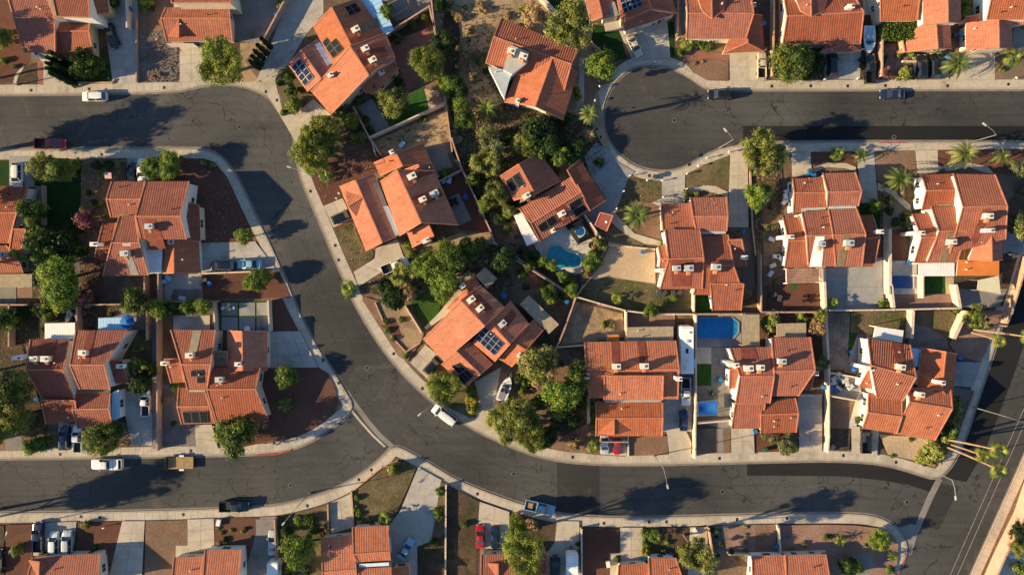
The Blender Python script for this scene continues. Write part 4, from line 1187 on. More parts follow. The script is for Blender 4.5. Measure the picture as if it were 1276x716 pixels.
h.G('846,202 1068,202 898,374 1044,373 930,500 1025,500', 4.0); h.S('848,466 912,462 897,345 815,347', 2.8)
h.G('1125,206 1128,400 1200,210 1203,402 1325,208 1325,402', 3.2, 'tile_orange'); h.G('1050,390 1290,390 1025,497 1266,496 1072,652 1330,640', 3.6)
h.G('885,487 1020,512 878,582 1040,580 900,670 1066,665', 2.8); h.S('1062,402 1128,402 1128,310 1062,308', 2.9)
h.patch('955,206 1000,204 975,315 935,318', 'roof_tan'); h.patch('1078,312 1128,310 1112,430 1062,420', 'patch_olive'); h.patch('940,492 1015,492 1018,510 938,508', 'roll_roof')
h.solar('948,400 1006,398 1010,465 945,465', 2, 2, 'solar_dark', skip=((0, 1),)); h.solar('903,603 1030,600 1036,663 915,665', 3, 1, 'solar_dark')
h.ac('940,328', 'beige'); h.ac('1088,447', 'grey'); h.ch('812,368', up=2.0, dx=1.0); h.ch('1180,372', up=1.2, dx=1.1)
h.done('terracotta corner house left of the bend with dark panels on two roofs', 5)
h = HH('the middle blue solar house', 1, 2, '1110,220', 40, 'tile_orange')
h.G('825,250 925,356 1010,58 1130,182 1110,-20 1230,90', 2.9); h.S('940,95 985,125 1070,30 1030,5', 2.8)
h.G('915,375 1038,480 990,309 1108,421 1060,262 1170,370', 2.7); h.G('1070,268 1178,358 1155,165 1255,272 1260,60 1350,170', 3.4)
h.G('1205,350 1262,385 1275,265 1335,302 1375,150 1420,202', 2.8); h.S('1079,-64 1102,-31 1057,22 1030,-10', 2.9, 'tile_brown')
h.FL('1085,-65 1130,-110 1192,-52 1142,0', 2.7, 'roof_tan'); h.FL('1303,75 1348,30 1498,175 1448,222', 2.6, 'roof_tan')
h.patch('1040,20 1075,0 1170,95 1150,140', 'patch_dark'); h.patch('1195,180 1265,100 1290,130 1225,210', 'patch_dark')
h.solar('1130,183 1228,270 1178,328 1083,245', 4, 3); h.solar('943,385 1003,362 1078,430 1030,475', 3, 2, 'solar_dark', skip=((0, 0),))
h.ac('1062,52 1106,95', 'beige'); h.ac('1217,172', 'grey'); h.ch('1302,328', up=1.0, dx=.8); h.ch('1020,-15', up=1.6, dx=1.0)
h.done('angled orange roofed house in the middle with a blue solar array', 5)
h = HH('the camper house', 2, 2, '590,480', 0, 'tile_orange', 'stucco')
h.G('352,263 803,255 358,403 820,396 378,540 815,546', 3.8, inset=.4); h.S('448,548 738,550 742,430 450,430', 4.6)
h.S('376,522 448,520 448,404 360,402', 2.9)
h.G('405,561 738,562 410,641 740,637 407,728 736,728', 2.8)
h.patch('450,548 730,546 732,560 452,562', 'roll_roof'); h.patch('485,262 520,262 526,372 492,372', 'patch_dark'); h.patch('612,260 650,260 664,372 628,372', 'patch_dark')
h.dormer('497,642 414,712 582,700 497,722'); h.ac('510,383 648,381', 'beige'); h.ch('363,430', up=1.4, dx=.8, dy=.9, mat='stucco'); h.ch('820,445', up=2.0, dx=1.0)
h.FL('560,190 792,186 792,256 560,260', 2.6, 'roof_tan'); h.FL('465,228 522,226 522,258 465,258', 2.4, 'cover_orange')
door_on(h, '430,745 560,745', 0, 2.1)
h.done('orange tiled house with two air coolers beside the long white camper', 6)
h = HH('the rectangular pool house', 2, 2, '1240,450', 0, 'tile_red', 'stucco_white')
h.G('1070,292 1280,286 1122,433 1292,432 1100,566 1270,566', 4.2); h.S('1068,494 1108,490 1116,395 1072,396', 2.8)
h.S('1080,691 1228,690 1246,568 1098,568', 2.7, slope=.2); h.G('1278,240 1470,238 1292,408 1495,402 1282,530 1410,530', 3.9)
h.S('1405,500 1472,502 1498,382 1420,382', 2.8); h.G('1240,566 1400,540 1225,622 1412,616 1225,714 1400,710', 3.0)
h.patch('1120,290 1195,290 1215,350 1130,350', 'patch_dark'); h.ac('1166,392', 'beige'); h.ac('1222,388', 'beige'); h.ac('1330,358', 'grey')
h.ch('1092,376', up=2.4, dx=1.8); h.ch('1494,418', up=2.0, dx=1.1)
h.slats('1302,172 1302,236 1450,236 1450,168', 2.6, 'roof_tan', 12, 'patio_slat', post='timber', plate=True)
h.done('white walled terracotta house right of the bright blue rectangular pool', 6)
h = HH('the turned house near leaning palms', 3, 2, '700,470', -8, 'tile_orange', 'stucco_white')
h.G('498,240 712,277 514,378 738,438 545,540 668,552', 4.2, 'tile_rib'); h.S('455,486 545,500 600,392 512,380', 2.9)
h.G('502,512 665,548 500,610 668,632 472,690 642,716', 3.0); h.G('705,486 915,500 706,558 918,592 632,718 830,750', 3.8)
h.G('762,292 745,486 885,311 866,500 940,322 915,560', 2.9)
h.patch('615,262 665,270 685,370 635,360', 'patch_dark'); h.ac('663,386 757,522', 'beige'); h.ch('505,392', up=2.4, dx=1.8); h.ch('858,462', up=1.4, dx=1.7)
h.patch('700,498 745,505 745,548 704,545', 'patch_dark')
h.FL('718,292 757,296 748,382 730,382', 2.5, 'cover_blue')
h.slats('540,185 676,205 668,266 528,242', 2.8, 'cover_white', 9, 'patio_panel', plate=True)
h.done('slightly turned terracotta house right of centre near the leaning palms', 6)
# --- bottom row
h = HH('the bottom left house', 0, 3, '310,690')
h.S('162,626 496,609 480,800 112,800', 2.7); h.dormer('190,735 140,640 235,655 195,648'); h.done('roof cut by the bottom edge beneath three parked cars, bottom left')
h = HH('the two part bottom roof', 0, 3, '1020,680', 0, 'tile_orange')
h.S('862,628 1006,625 990,800 845,800', 2.7); h.S('1016,592 1196,590 1180,800 1000,800', 3.2, wm='stucco_white'); h.done('orange roof in two halves cut by the bottom edge, left of centre', 2)
h = HH('the bottom blue strip house', 1, 3, '490,620', 0, 'tile_orange')
h.G('322,530 473,516 324,702 492,686 330,800 495,800', 2.8); h.G('474,479 650,470 478,612 656,600 502,652 662,642', 3.6)
h.patch('505,660 655,652 655,668 508,676', 'skylight', 'skylight'); h.S('505,684 665,676 665,800 505,800', 4.0); h.S('755,668 762,800 670,800 668,682', 2.5)
h.done('orange tiled bottom house with a pale blue strip window in its roof', 2)
h = HH('the tree hidden bottom house', 1, 3, '1240,660', 0)
h.S('1112,616 1438,604 1438,800 1110,800', 2.8); h.dormer('1195,735 1140,656 1245,662 1195,658'); h.done('terracotta roof at the bottom half hidden by a large feathery tree', 1)
h = HH('the bottom box trailer house', 2, 3, '680,680', 0, 'tile_orange')
h.S('520,665 668,660 668,800 515,800', 2.7); h.S('668,632 802,630 860,800 680,800', 3.1, wm='stucco_white'); h.done('orange tiled roof in two halves cut by the bottom edge, centre right', 2)
h = HH('the bottom right house', 3, 3, '120,670', 0, 'tile_orange')
h.S('-76,620 88,617 100,800 -70,800', 2.7, wm='stucco_white'); h.S('90,617 290,613 322,800 100,800', 2.9); h.done('orange tiled house at the bottom right beside the pink gravel corner', 2)
# ------------------------------------------------------------------ plants
def leafcard(V, F, MI, p, n, s, m, r, asp=1.5):
    n = n.normalized(); u = n.cross(Vector((r.uniform(-1, 1), r.uniform(-1, 1), r.uniform(-1, 1)))).normalized(); v = n.cross(u)
    i = len(V); a = u * s * asp; b = v * s
    V += [p - a, p + b * .8, p + a, p - b * .8]; F.append((i, i + 1, i + 2, i + 3)); MI.append(m)
def crown_mesh(mats, seed, lobes=34, leaves=3600, ls=.045, hr=.75, spread=.95, ragged=.25, lobe_r=(.20, .38), mw=(5, 4, 2), flat=.6):
    r = random.Random(seed); V = []; F = []; MI = []; LB = []
    ph = [r.uniform(0, 6.28) for _ in range(4)]
    for k in range(lobes):
        t = r.uniform(0, 2 * pi); e = 1 - ragged + ragged * (sin(2 * t + ph[0]) * .5 + sin(3 * t + ph[1]) * .4 + sin(5 * t + ph[2]) * .3)
        if k % 2: t = (k + r.random()) * 2 * pi / lobes; e = 1 - ragged * .5 + ragged * .5 * sin(3 * t + ph[1])
        rr = (r.uniform(.82, 1.0) if k % 2 else r.random() ** .6) * spread * e; zz = r.uniform(-.6, 1) * hr * math.sqrt(max(.05, 1 - (rr / 1.15) ** 2))
        lr = r.uniform(*lobe_r); q = max(0, rr - lr * .75)
        LB.append((Vector((q * cos(t), q * sin(t), zz)), lr, r.choices(range(len(mats)), mw[:len(mats)])[0]))
    per = int(leaves * 1.5) // lobes
    for c, lr, m in LB:
        for _ in range(per):
            d = Vector((r.gauss(0, 1), r.gauss(0, 1), r.gauss(0, 1) + .25)).normalized()
            rad = lr * r.random() ** .35 * r.uniform(.8, 1.12)
            p = c + Vector((d.x, d.y, d.z * .8)) * rad * 1.12
            n = (d + Vector((r.uniform(-1, 1), r.uniform(-1, 1), r.uniform(-.3, 1))) * flat)
            mm = m if r.random() < .8 else r.choices(range(len(mats)), mw[:len(mats)])[0]
            leafcard(V, F, MI, p, n, ls * 1.15 * r.uniform(.6, 1.3), mm, r)
    for _ in range(leaves // 5):
        c, lr, m = r.choice(LB); d = Vector((r.gauss(0, 1), r.gauss(0, 1), r.gauss(0, .7))).normalized()
        leafcard(V, F, MI, c + d * lr * r.uniform(1.1, 1.75), d + Vector((0, 0, .6)), ls * r.uniform(.6, 1.1), m, r)
    me = mesh('crown', V, F, mats, MI); return me, LB
CROWNS = {}
SPEC = {
 'broad': (['leaf_dark', 'leaf_mid', 'leaf_bright'], dict(lobes=44, leaves=4600, ls=.034, hr=.7, mw=(4, 6, 3), lobe_r=(.12, .34), ragged=.34)),
 'lime': (['leaf_mid', 'leaf_lime', 'leaf_bright'], dict(lobes=48, leaves=4600, ls=.034, hr=.65, mw=(3, 5, 5), lobe_r=(.12, .34), ragged=.36)),
 'olive': (['leaf_olive_dark', 'leaf_olive', 'leaf_olive_pale'], dict(lobes=46, leaves=5200, ls=.028, hr=.75, mw=(3, 6, 4), lobe_r=(.12, .28), ragged=.34)),
 'feather': (['leaf_olive_dark', 'leaf_olive', 'leaf_bright'], dict(lobes=70, leaves=6600, ls=.024, hr=.7, mw=(2, 5, 6), lobe_r=(.12, .26), ragged=.22)),
 'loose': (['leaf_olive_dark', 'leaf_bright', 'leaf_mid'], dict(lobes=34, leaves=2600, ls=.036, hr=.6, mw=(3, 4, 4), lobe_r=(.09, .2), ragged=.4)),
 'dense': (['leaf_dark', 'leaf_mid', 'leaf_olive'], dict(lobes=60, leaves=5600, ls=.026, hr=.8, mw=(3, 4, 5), lobe_r=(.2, .3), ragged=.08)),
 'grey': (['leaf_grey', 'leaf_olive_dark', 'leaf_olive_pale'], dict(lobes=26, leaves=2200, ls=.045, hr=.7, mw=(5, 3, 2))),
 'dark': (['leaf_dark', 'leaf_cyp', 'leaf_mid'], dict(lobes=26, leaves=2600, ls=.05, hr=.7, mw=(5, 3, 3))),
 'bush': (['leaf_mid', 'leaf_dark', 'leaf_bright'], dict(lobes=16, leaves=1100, ls=.085, hr=.75, mw=(5, 3, 3), lobe_r=(.28, .45))),
 'limebush': (['leaf_bright', 'leaf_lime', 'leaf_mid'], dict(lobes=16, leaves=1100, ls=.085, hr=.75, mw=(5, 4, 3), lobe_r=(.28, .45))),
 'olivebush': (['leaf_olive', 'leaf_olive_dark', 'leaf_olive_pale'], dict(lobes=16, leaves=1100, ls=.08, hr=.7, mw=(5, 3, 3), lobe_r=(.25, .42))),
 'pink': (['leaf_plum', 'leaf_pink', 'leaf_olive_dark'], dict(lobes=22, leaves=1800, ls=.05, hr=.7, mw=(5, 4, 2))),
 'oleander': (['leaf_pink', 'leaf_mid', 'leaf_bright'], dict(lobes=18, leaves=1300, ls=.075, hr=.7, mw=(4, 4, 3))),
 'dry': (['leaf_dry', 'leaf_olive_dark', 'leaf_dry'], dict(lobes=20, leaves=1300, ls=.05, hr=.6, mw=(5, 2, 3), lobe_r=(.15, .35))),
 'brownolive': (['leaf_dry', 'leaf_olive', 'leaf_olive_pale'], dict(lobes=50, leaves=5000, ls=.028, hr=.7, mw=(3, 5, 4), lobe_r=(.12, .28), ragged=.34)),
 'yellow': (['leaf_yellow', 'leaf_bright', 'leaf_mid'], dict(lobes=16, leaves=1100, ls=.08, hr=.6, mw=(5, 3, 2))),
}
def crown(kind, v):
    k = (kind, v)
    if k not in CROWNS:
        m, kw = SPEC[kind]; CROWNS[k] = crown_mesh(m, hash_(kind) + v * 31, **kw)
    return CROWNS[k]
def hash_(s): return sum((i + 3) * ord(c) for i, c in enumerate(s))
_tr = [0]
NEAR = []
def where(px, skip=None):
    """nearest house and the side of it, for the label"""
    best = min(House.all, key=lambda h: hypot(h.px[0] - px[0], h.px[1] - px[1]))
    dx, dy = px[0] - best.px[0], px[1] - best.px[1]
    a = math.degrees(atan2(-dy, dx)) % 360
    d = ['right of', 'above', 'left of', 'below'][int((a + 45) // 90) % 4]
    return f'{d} {best.hd}'.replace(' of the ', ' of ').replace('above the ', 'above ').replace('below the ', 'below ')
PEND = []
def tree(px, r, kind='broad', h=None, look=None, name='tree', cat='tree', ground=.13):
    """px crown centre in photo pixels, r crown radius in photo pixels, h height of the crown centre in metres"""
    v = _tr[0] % 3; _tr[0] += 1
    big = SPEC[kind][1]['leaves'] > 1500
    R = r * S; h = h if h is not None else (max(1.6, R * 1.05) if big else R * .6)
    R *= 1.08 * (H - h) / H
    me, LB = crown(kind, v)
    wp = W(px, h); o = root(name, (wp.x, wp.y, ground), RND.uniform(0, 6.28))
    c = ob('crown', me, o, (0, 0, h - ground), (0, 0, 0), (R, R, R * RND.uniform(.9, 1.1)))
    mb = MB(); tr = max(.06, R * .06)
    if big:
        fk = Vector((RND.uniform(-.1, .1) * R, RND.uniform(-.1, .1) * R, (h - ground) * .5))
        mb.tube([(0, 0, -.05), fk * .5 + Vector((0, 0, 0)), fk], [tr * 1.4, tr, tr * .8], 7)
        for q, lr, m in LB[::max(1, len(LB) // 9)]:
            e = Vector((q.x * R, q.y * R, h - ground + q.z * R)); mid = fk.lerp(e, .5) + Vector((0, 0, -.1 * R))
            mb.tube([fk, mid, e], [tr * .6, tr * .35, tr * .12], 5)
    else:
        mb.tube([(0, 0, -.05), (0, 0, h)], [.06, .03], 5)
    mb.obj('trunk', ['bark'], o)
    PEND.append((o, look, px, cat, r)); return o
def frond_mesh(kind, n=11):
    """one palm leaf along +x, curving down; leaflets in two rows or a fan"""
    V = []; F = []
    if kind == 'date':
        N = 12; pts = []
        for k in range(N + 1):
            t = k / N; pts.append(Vector((t * .92 + .02, 0, .22 * sin(t * 2.3) - .42 * t ** 2.2)))
        i = 0
        for k in range(N):
            a, b = pts[k], pts[k + 1]; w = .15 * sin(pi * min(1, (k + 1.0) / N * .92 + .05)) + .015
            for s in (-1, 1):
                i = len(V); d = (b - a); V += [a, b, a + d * 1.5 + Vector((.05, s * w, .03 - w * .35))]; F.append((i, i + 1, i + 2))
        mats = ['leaf_palm', 'leaf_palm_pale']
    elif kind == 'fan':
        N = 8; base = Vector((.36, 0, .10)); i = len(V); V += [Vector((0, -.012, 0)), Vector((0, .012, 0)), base + Vector((0, .012, 0)), base + Vector((0, -.012, 0))]; F.append((i, i + 1, i + 2, i + 3))
        for k in range(N):
            t = (k / (N - 1) - .5) * 1.5; L = .70 * (1 - .22 * abs(t)); d = Vector((cos(t), sin(t), 0)); u = Vector((-sin(t), cos(t), 0)) * .042
            m_ = base + d * L * .55 + Vector((0, 0, .02)); e = base + d * L + Vector((0, 0, -.16 * (1 + .3 * abs(t))))
            i = len(V); V += [base, m_ - u, e, m_ + u]; F.append((i, i + 1, i + 2, i + 3))
    else:   # sword leaf
        i = 0; V += [Vector((0, -.035, 0)), Vector((0, .035, 0)), Vector((.55, .045, .12)), Vector((.55, -.045, .12)), Vector((1, 0, .05))]; F += [(0, 3, 2, 1), (3, 4, 2)]
    return V, F
FROND = {}
for kind in ('date', 'fan', 'sword'):
    V, F = frond_mesh(kind)
    for mt in ('leaf_palm', 'leaf_palm_pale', 'leaf_dry', 'leaf_bright', 'leaf_mid'):
        FROND[(kind, mt)] = mesh('frond', V, F, mt)
def palm(px, r, kind='date', h=4.0, look=None, n=None, base=None, mats=('leaf_palm', 'leaf_palm', 'leaf_palm_pale'), cat='palm tree', name='palm_tree', skirt=True, tw=.28):
    """px crown centre pixel at height h; base: ground pixel of the trunk foot (else straight below)"""
    R = r * S * (H - h) / H
    top = W(px, h); foot = W(base, .13) if base else Vector((top.x, top.y, .13))
    o = root(name, (foot.x, foot.y, .13)); t = top - Vector((foot.x, foot.y, .13))
    n = {'date': min(n or 34, 38), 'fan': 13 if r < 9 else 16, 'sword': n or 34}[kind]
    if h > 1.0:
        mb = MB(); pts = []; rs = []
        N = 10
        for k in range(N + 1):
            u = k / N; b_ = Vector((sin(u * pi) * .03 * t.z, 0, 0)); pts.append(t * u + b_ - Vector((0, 0, .1 * (k == 0)))); rs.append(tw * (1.25 - .45 * u) * (1.06 if k % 2 else .94))
        mb.tube(pts, rs, 9); mb.obj('trunk', ['palm_bark'], o)
    for k in range(n):
        u = (k + .5) / n; az = k * 2.39996 + RND.uniform(-.15, .15)
        pitch = radians(70) * (1 - u ** .7) - radians(28) * u + RND.uniform(-.12, .12)
        s = R * (0.98 - .25 * (1 - u)) * RND.uniform(.9, 1.08) / max(.75, cos(min(0, pitch)) )
        mt = mats[k % len(mats)]
        ob('frond', FROND[(kind, mt)], o, t + Vector((0, 0, .1 * (1 - u) * s)), (0, -pitch, az), s)
    if skirt and h > 4:
        for k in range(9):
            ob('dead_frond', FROND[(kind, 'leaf_dry')], o, t - Vector((0, 0, .25)), (0, radians(62), k * .7), R * .62)
    PEND.append((o, look, px, cat, r)); return o
def column(px, r, h, look, kind='cyp'):
    R = r * S; wp = W(px, h * .5); o = root('columnar_shrub', (wp.x, wp.y, .13)); rr = random.Random(int(px[0] * 13 + px[1]))
    V = []; F = []; MI = []
    for k in range(1500):
        z = rr.random() ** .8 * h; w = R * (1 - .5 * z / h) * (.85 + .2 * sin(z * 3 + px[0])); t = rr.uniform(0, 6.28); d = Vector((cos(t), sin(t), .3))
        leafcard(V, F, MI, Vector((w * cos(t), w * sin(t), z + .1)) * 1.0, d + Vector((rr.uniform(-.6, .6), rr.uniform(-.6, .6), rr.uniform(-.2, .9))), .14 * rr.uniform(.6, 1.2), rr.choice((0, 0, 1)), rr)
    ob('crown', mesh('crown', V, F, ['leaf_cyp', 'leaf_dark'], MI), o)
    mb = MB(); mb.tube([(0, 0, 0), (0, 0, h * .9)], [.1, .03], 6); mb.obj('trunk', ['bark'], o)
    PEND.append((o, look, px, 'shrub', r)); return o
def T(c, r, s, rad, kind='broad', h=None, look='tree', **kw):
    tile(c, r)
    for p in P(s): tree(p, rad / K, kind, h, look, **kw)
def PM(c, r, s, rad, kind='date', h=4.0, look='palm', base=None, **kw):
    tile(c, r)
    b = P(base) if base else None
    for i, p in enumerate(P(s)): palm(p, rad / K, kind, h, look, base=b[i] if b else None, **kw)
def B(c, r, s, rad, kind='bush', look='small green shrub', **kw):
    kw.setdefault('name', 'shrub'); kw.setdefault('cat', 'shrub'); T(c, r, s, rad, kind, None, look, **kw)

# sheet 0,0
T(0,0,'1100,315', 126, 'feather', 5.5, 'big round bright green street tree')
T(0,0,'425,325', 78, 'broad', 2.6, 'rounded green bush tree')
B(0,0,'500,320 400,360', 36, 'bush', 'round dark shrub at a lawn edge')
tile(0, 0)
for q in ('296,282', '286,308', '280,334', '282,360', '298,384', '330,400', '330,300', '322,345'): column(P(q)[0], 4.2, 5.6, 'tall dark cypress leaning in the clump by the pale path')
T(0,0,'20,190', 55, 'feather', 3.0, 'feathery green tree at the left edge')
B(0,0,'725,20 560,10', 42, 'bush', 'leafy green shrub in gravel')
B(0,0,'760,380 1255,170 790,370', 14, 'dry', 'tiny dry tuft')
# row of five cypress columns
for q, rr_ in (('28,195', 24), ('50,210', 24)): pass
tile(1, 0)
for q in ('48,215', '28,245', '12,272', '2,300', '-10,322'): column(P(q)[0], 3.6, 5.0, 'narrow dark cypress in the diagonal row')
T(1,0,'680,508', 84, 'olive', 4.5, 'round olive green tree on the small lawn')
T(1,0,'850,310', 92, 'feather', 4.5, 'wide feathery tree over the pink patio'); T(1,0,'920,205', 58, 'dark', 3.5, 'dark leafy tree by the wall corner')
T(1,0,'945,420', 62, 'lime', 3.2, 'pale green rounded tree against the boundary wall'); T(1,0,'1000,440', 55, 'dark', 2.6, 'dark green shrub mass by the wall')
T(1,0,'1030,590', 60, 'broad', 3, 'green tree by the sandy ground'); T(1,0,'335,650', 92, 'feather', 4, 'broad feathery tree leaning over the pavement')
T(1,0,'260,680', 60, 'olive', 3, 'yellow green tree beside the pavement')
T(1,0,'160,380 170,450', 38, 'broad', 1.8, 'small leafy garden tree by the driveway'); T(1,0,'185,520', 45, 'bush', 1.6, 'broad leaved shrub'); B(1,0,'110,415 235,655 130,560 215,445', 17, 'bush', 'small clipped shrub')
T(1,0,'645,55', 40, 'lime', 3, 'bright green tree growing through the patio frame')
PM(1,0,'1140,540', 72, 'date', 2.5, 'pale fronded palm in the sandy ground', skirt=False, mats=('leaf_bright', 'leaf_palm', 'leaf_palm_pale'))
T(1,0,'1150,685', 60, 'grey', 2.2, 'pale green rounded shrub'); B(1,0,'1225,680', 45, 'bush', 'dark green shrub')
B(1,0,'1115,300', 40, 'grey', 'grey green desert shrub'); B(1,0,'1000,90 1065,150 1120,48 1010,240 1070,260', 26, 'dry', 'dark dry bush in sandy ground'); B(1,0,'915,25', 40, 'dark', 'dark shrub at the top')
B(1,0,'1105,20 1240,80 960,20 1030,300 1000,330', 22, 'dry', 'withered scrub')
B(1,0,'700,405', 26, 'dark', 'dark shrub by the patio'); B(1,0,'505,500 590,480', 24, 'bush', 'trimmed green shrub beside the path'); B(1,0,'770,130 830,80 700,190', 26, 'bush', 'low planting in the bed')
B(1,0,'480,690 530,680', 30, 'olivebush', 'sprawling ground shrub'); B(1,0,'830,590 930,460', 18, 'bush', 'small shrub near the wall corner'); B(1,0,'120,20', 24, 'limebush', 'bright shrub at the top')
B(1,0,'540,590 560,640', 18, 'bush', 'shrub along the wall')
# sheet 2,0
T(2,0,'280,130', 130, 'olive', 8.0, 'large grey green pine'); T(2,0,'100,75', 70, 'dry', 4.0, 'dark scrubby tree'); T(2,0,'60,60', 40, 'olive', 3, 'scrubby olive tree')
T(2,0,'435,325', 86, 'lime', 3.6, 'round bright leafed tree by the bulb of the street')
PM(2,0,'375,565', 62, 'date', 7.0, 'star shaped palm beside the street bulb', skirt=False, n=26, mats=('leaf_bright', 'leaf_palm', 'leaf_palm_pale'))
PM(2,0,'375,670', 45, 'date', 1.2, 'dried yellow palm', skirt=False, mats=('leaf_dry', 'leaf_dry', 'leaf_palm_pale'), n=24)
T(2,0,'120,655', 88, 'dark', 2.8, 'dark green clump of foliage'); B(2,0,'250,590 235,690 40,690 160,600', 40, 'dark', 'dark shrub in the shaded garden')
PM(2,0,'865,215', 45, 'fan', 1.4, 'low clump of fan leaves', skirt=False, n=22, mats=('leaf_bright', 'leaf_mid'), name='fan_leaf_shrub', cat='shrub')
B(2,0,'930,222 825,260 970,232', 24, 'limebush', 'green shrub below the roof edge'); B(2,0,'310,450 318,480', 20, 'yellow', 'yellow green shrub by the path')
T(2,0,'1215,720', 92, 'olive', 5.0, 'tall yellow green tree at the verge')
B(2,0,'900,315 935,305', 10, 'dry', 'small tuft on bare soil')
# sheet 3,0
T(3,0,'112,310', 106, 'dense', 3.8, 'dense dome shaped green tree'); T(3,0,'235,340', 44, 'dark', 1.8, 'dark round shrub'); B(3,0,'265,310 195,375 235,270', 32, 'dark', 'dark clipped shrub')
PM(3,0,'940,320', 80, 'date', 3.2, 'broad date palm by two black cars', skirt=False, mats=('leaf_palm', 'leaf_palm_pale', 'leaf_palm'))
PM(3,0,'1220,285', 55, 'fan', 2.5, 'fan palm with upright leaves', skirt=False, mats=('leaf_bright', 'leaf_palm')); B(3,0,'1160,345', 15, 'limebush', 'tiny bright shrub')
B(3,0,'655,268 712,266', 22, 'limebush', 'small bright shrub beneath the garage roof'); B(3,0,'575,285 560,320', 24, 'bush', 'shrub along the fence'); B(3,0,'590,360', 32, 'pink', 'plum coloured shrub'); B(3,0,'680,365', 40, 'olivebush', 'low yellow green shrub in rocks')
B(3,0,'850,262', 22, 'limebush', 'shrub by the garage'); B(3,0,'985,60 985,20 975,95', 28, 'limebush', 'leafy shrub between the houses'); B(3,0,'1270,125', 18, 'yellow', 'yellow shrub')
# hedge
tile(3, 0)
hx = W(P('645,152')[0], 1.6); hr = root('hedge', (hx.x, hx.y, .13)); rr = random.Random(5); V = []; F = []; MI = []
hw, hl, hz = 160 / K * S, 100 / K * S, 2.2
for k in range(5200):
    x, y, z = rr.uniform(-.5, .5) * hw, rr.uniform(-.5, .5) * hl, hz + rr.uniform(-.35, .12) + .15 * sin(k)
    if rr.random() < .35:
        if rr.random() < .5: x = math.copysign(hw / 2, x) * rr.uniform(.92, 1.04); z = rr.uniform(0, hz)
        else: y = math.copysign(hl / 2, y) * rr.uniform(.92, 1.04); z = rr.uniform(0, hz)
    leafcard(V, F, MI, Vector((x, y, z)), Vector((rr.uniform(-1, 1), rr.uniform(-1, 1), rr.uniform(0, 1.5))), .13 * rr.uniform(.6, 1.3), rr.choice((0, 0, 1, 2)), rr)
ob('foliage', mesh('foliage', V, F, ['leaf_mid', 'leaf_dark', 'leaf_bright'], MI), hr); PEND.append((hr, 'square clipped green hedge', P('645,152')[0], 'hedge', 20))
# sheet 0,1
T(0,1,'228,120', 82, 'olive', 4.5, 'tall feathery dark green pine'); T(0,1,'320,125', 60, 'feather', 3.5, 'feathery pine beside a taller one'); 
T(0,1,'160,335', 76, 'broad', 4, 'rounded tree over the side yard'); T(0,1,'185,510', 105, 'loose', 4.5, 'loose twiggy green tree'); T(0,1,'300,500', 90, 'dark', 3, 'dark shaded tree')
T(0,1,'295,655', 115, 'lime', 4.5, 'large bright lime green tree'); T(0,1,'425,370', 62, 'pink', 2.4, 'round plum coloured tree')
T(0,1,'745,115 845,80 840,135', 62, 'lime', 2.8, 'bright green street front tree'); T(0,1,'800,125', 55, 'broad', 2.6, 'green tree crown over the white car')
B(0,1,'483,105 540,102', 28, 'dark', 'small round dark shrub by the pavement'); B(0,1,'600,108', 28, 'grey', 'small round grey shrub by the pavement'); B(0,1,'520,150', 34, 'olivebush', 'low shrub in the round rock bed')
B(0,1,'437,238 468,285', 18, 'dark', 'small low shrub on bare ground'); T(0,1,'1212,455', 48, 'lime', 2.4, 'young bright green tree beside the driveway')
B(0,1,'370,425 260,450', 38, 'dark', 'dark shrub by the side path'); B(0,1,'395,520', 38, 'bush', 'green bush by the narrow path'); B(0,1,'375,105', 30, 'limebush', 'bright green lawn shrub')
B(0,1,'1055,105 1010,90', 18, 'olivebush', 'small shrub on red gravel'); B(0,1,'1085,235', 9, 'dry', 'pale tuft on red gravel')
T(0,1,'1260,680', 60, 'lime', 2.6, 'bright green shrub tree in the gravel strip'); T(0,1,'1310,655', 42, 'lime', 2.2, 'small lime green tree')
T(0,1,'430,760', 42, 'pink', 2.2, 'pale pink flowering tree by the wall')
# sheet 1,1
T(1,1,'270,40', 105, 'feather', 4.5, 'feathery street tree overhanging the pavement'); T(1,1,'360,15', 60, 'olive', 3.5, 'yellow green tree by the wall')
PM(1,1,'270,105', 62, 'fan', 2.2, 'low cluster of fan palm leaves', skirt=False, n=30, mats=('leaf_bright', 'leaf_mid')); PM(1,1,'340,150', 45, 'fan', 1.6, 'small fan palm at the gravel corner', skirt=False, n=22, mats=('leaf_bright', 'leaf_palm'))
T(1,1,'1140,90', 82, 'olive', 2.9, 'olive coloured garden tree'); T(1,1,'1180,250', 75, 'olive', 2.7, 'grey olive garden tree'); T(1,1,'1130,305', 40, 'lime', 2.4, 'light green small tree by the fence')
T(1,1,'1200,370', 30, 'dark', 1.8, 'dark round garden shrub'); T(1,1,'1170,20', 58, 'grey', 3, 'pale shrubby tree at the garden top')
T(1,1,'850,600', 88, 'lime', 4.5, 'dense bright green tree in the row above the middle house'); T(1,1,'950,555', 92, 'lime', 5, 'tall bright green tree in the row above the middle house'); T(1,1,'1040,520', 66, 'broad', 3.5, 'green tree at the end of the row')
T(1,1,'930,660', 80, 'lime', 4, 'bright leafy tree touching the roof'); T(1,1,'725,640', 66, 'olive', 3, 'olive green tree beside the driveway'); B(1,1,'640,700', 45, 'dark', 'dark shrub by the driveway')
PM(1,1,'1110,490', 45, 'fan', 2.2, 'dark fan palm', skirt=False, mats=('leaf_mid', 'leaf_mid')); T(1,1,'1220,560', 70, 'dark', 3.0, 'dark green garden tree'); B(1,1,'765,540 750,500', 26, 'limebush', 'light shrub near the roof corner')
PM(1,1,'455,710', 50, 'fan', 3.5, 'fan palm on the pavement edge', skirt=False, mats=('leaf_bright', 'leaf_palm')); B(1,1,'935,150', 32, 'bush', 'shrub beside the grey patio'); T(1,1,'35,655', 45, 'lime', 2.4, 'bright star shaped tree by the left pavement')
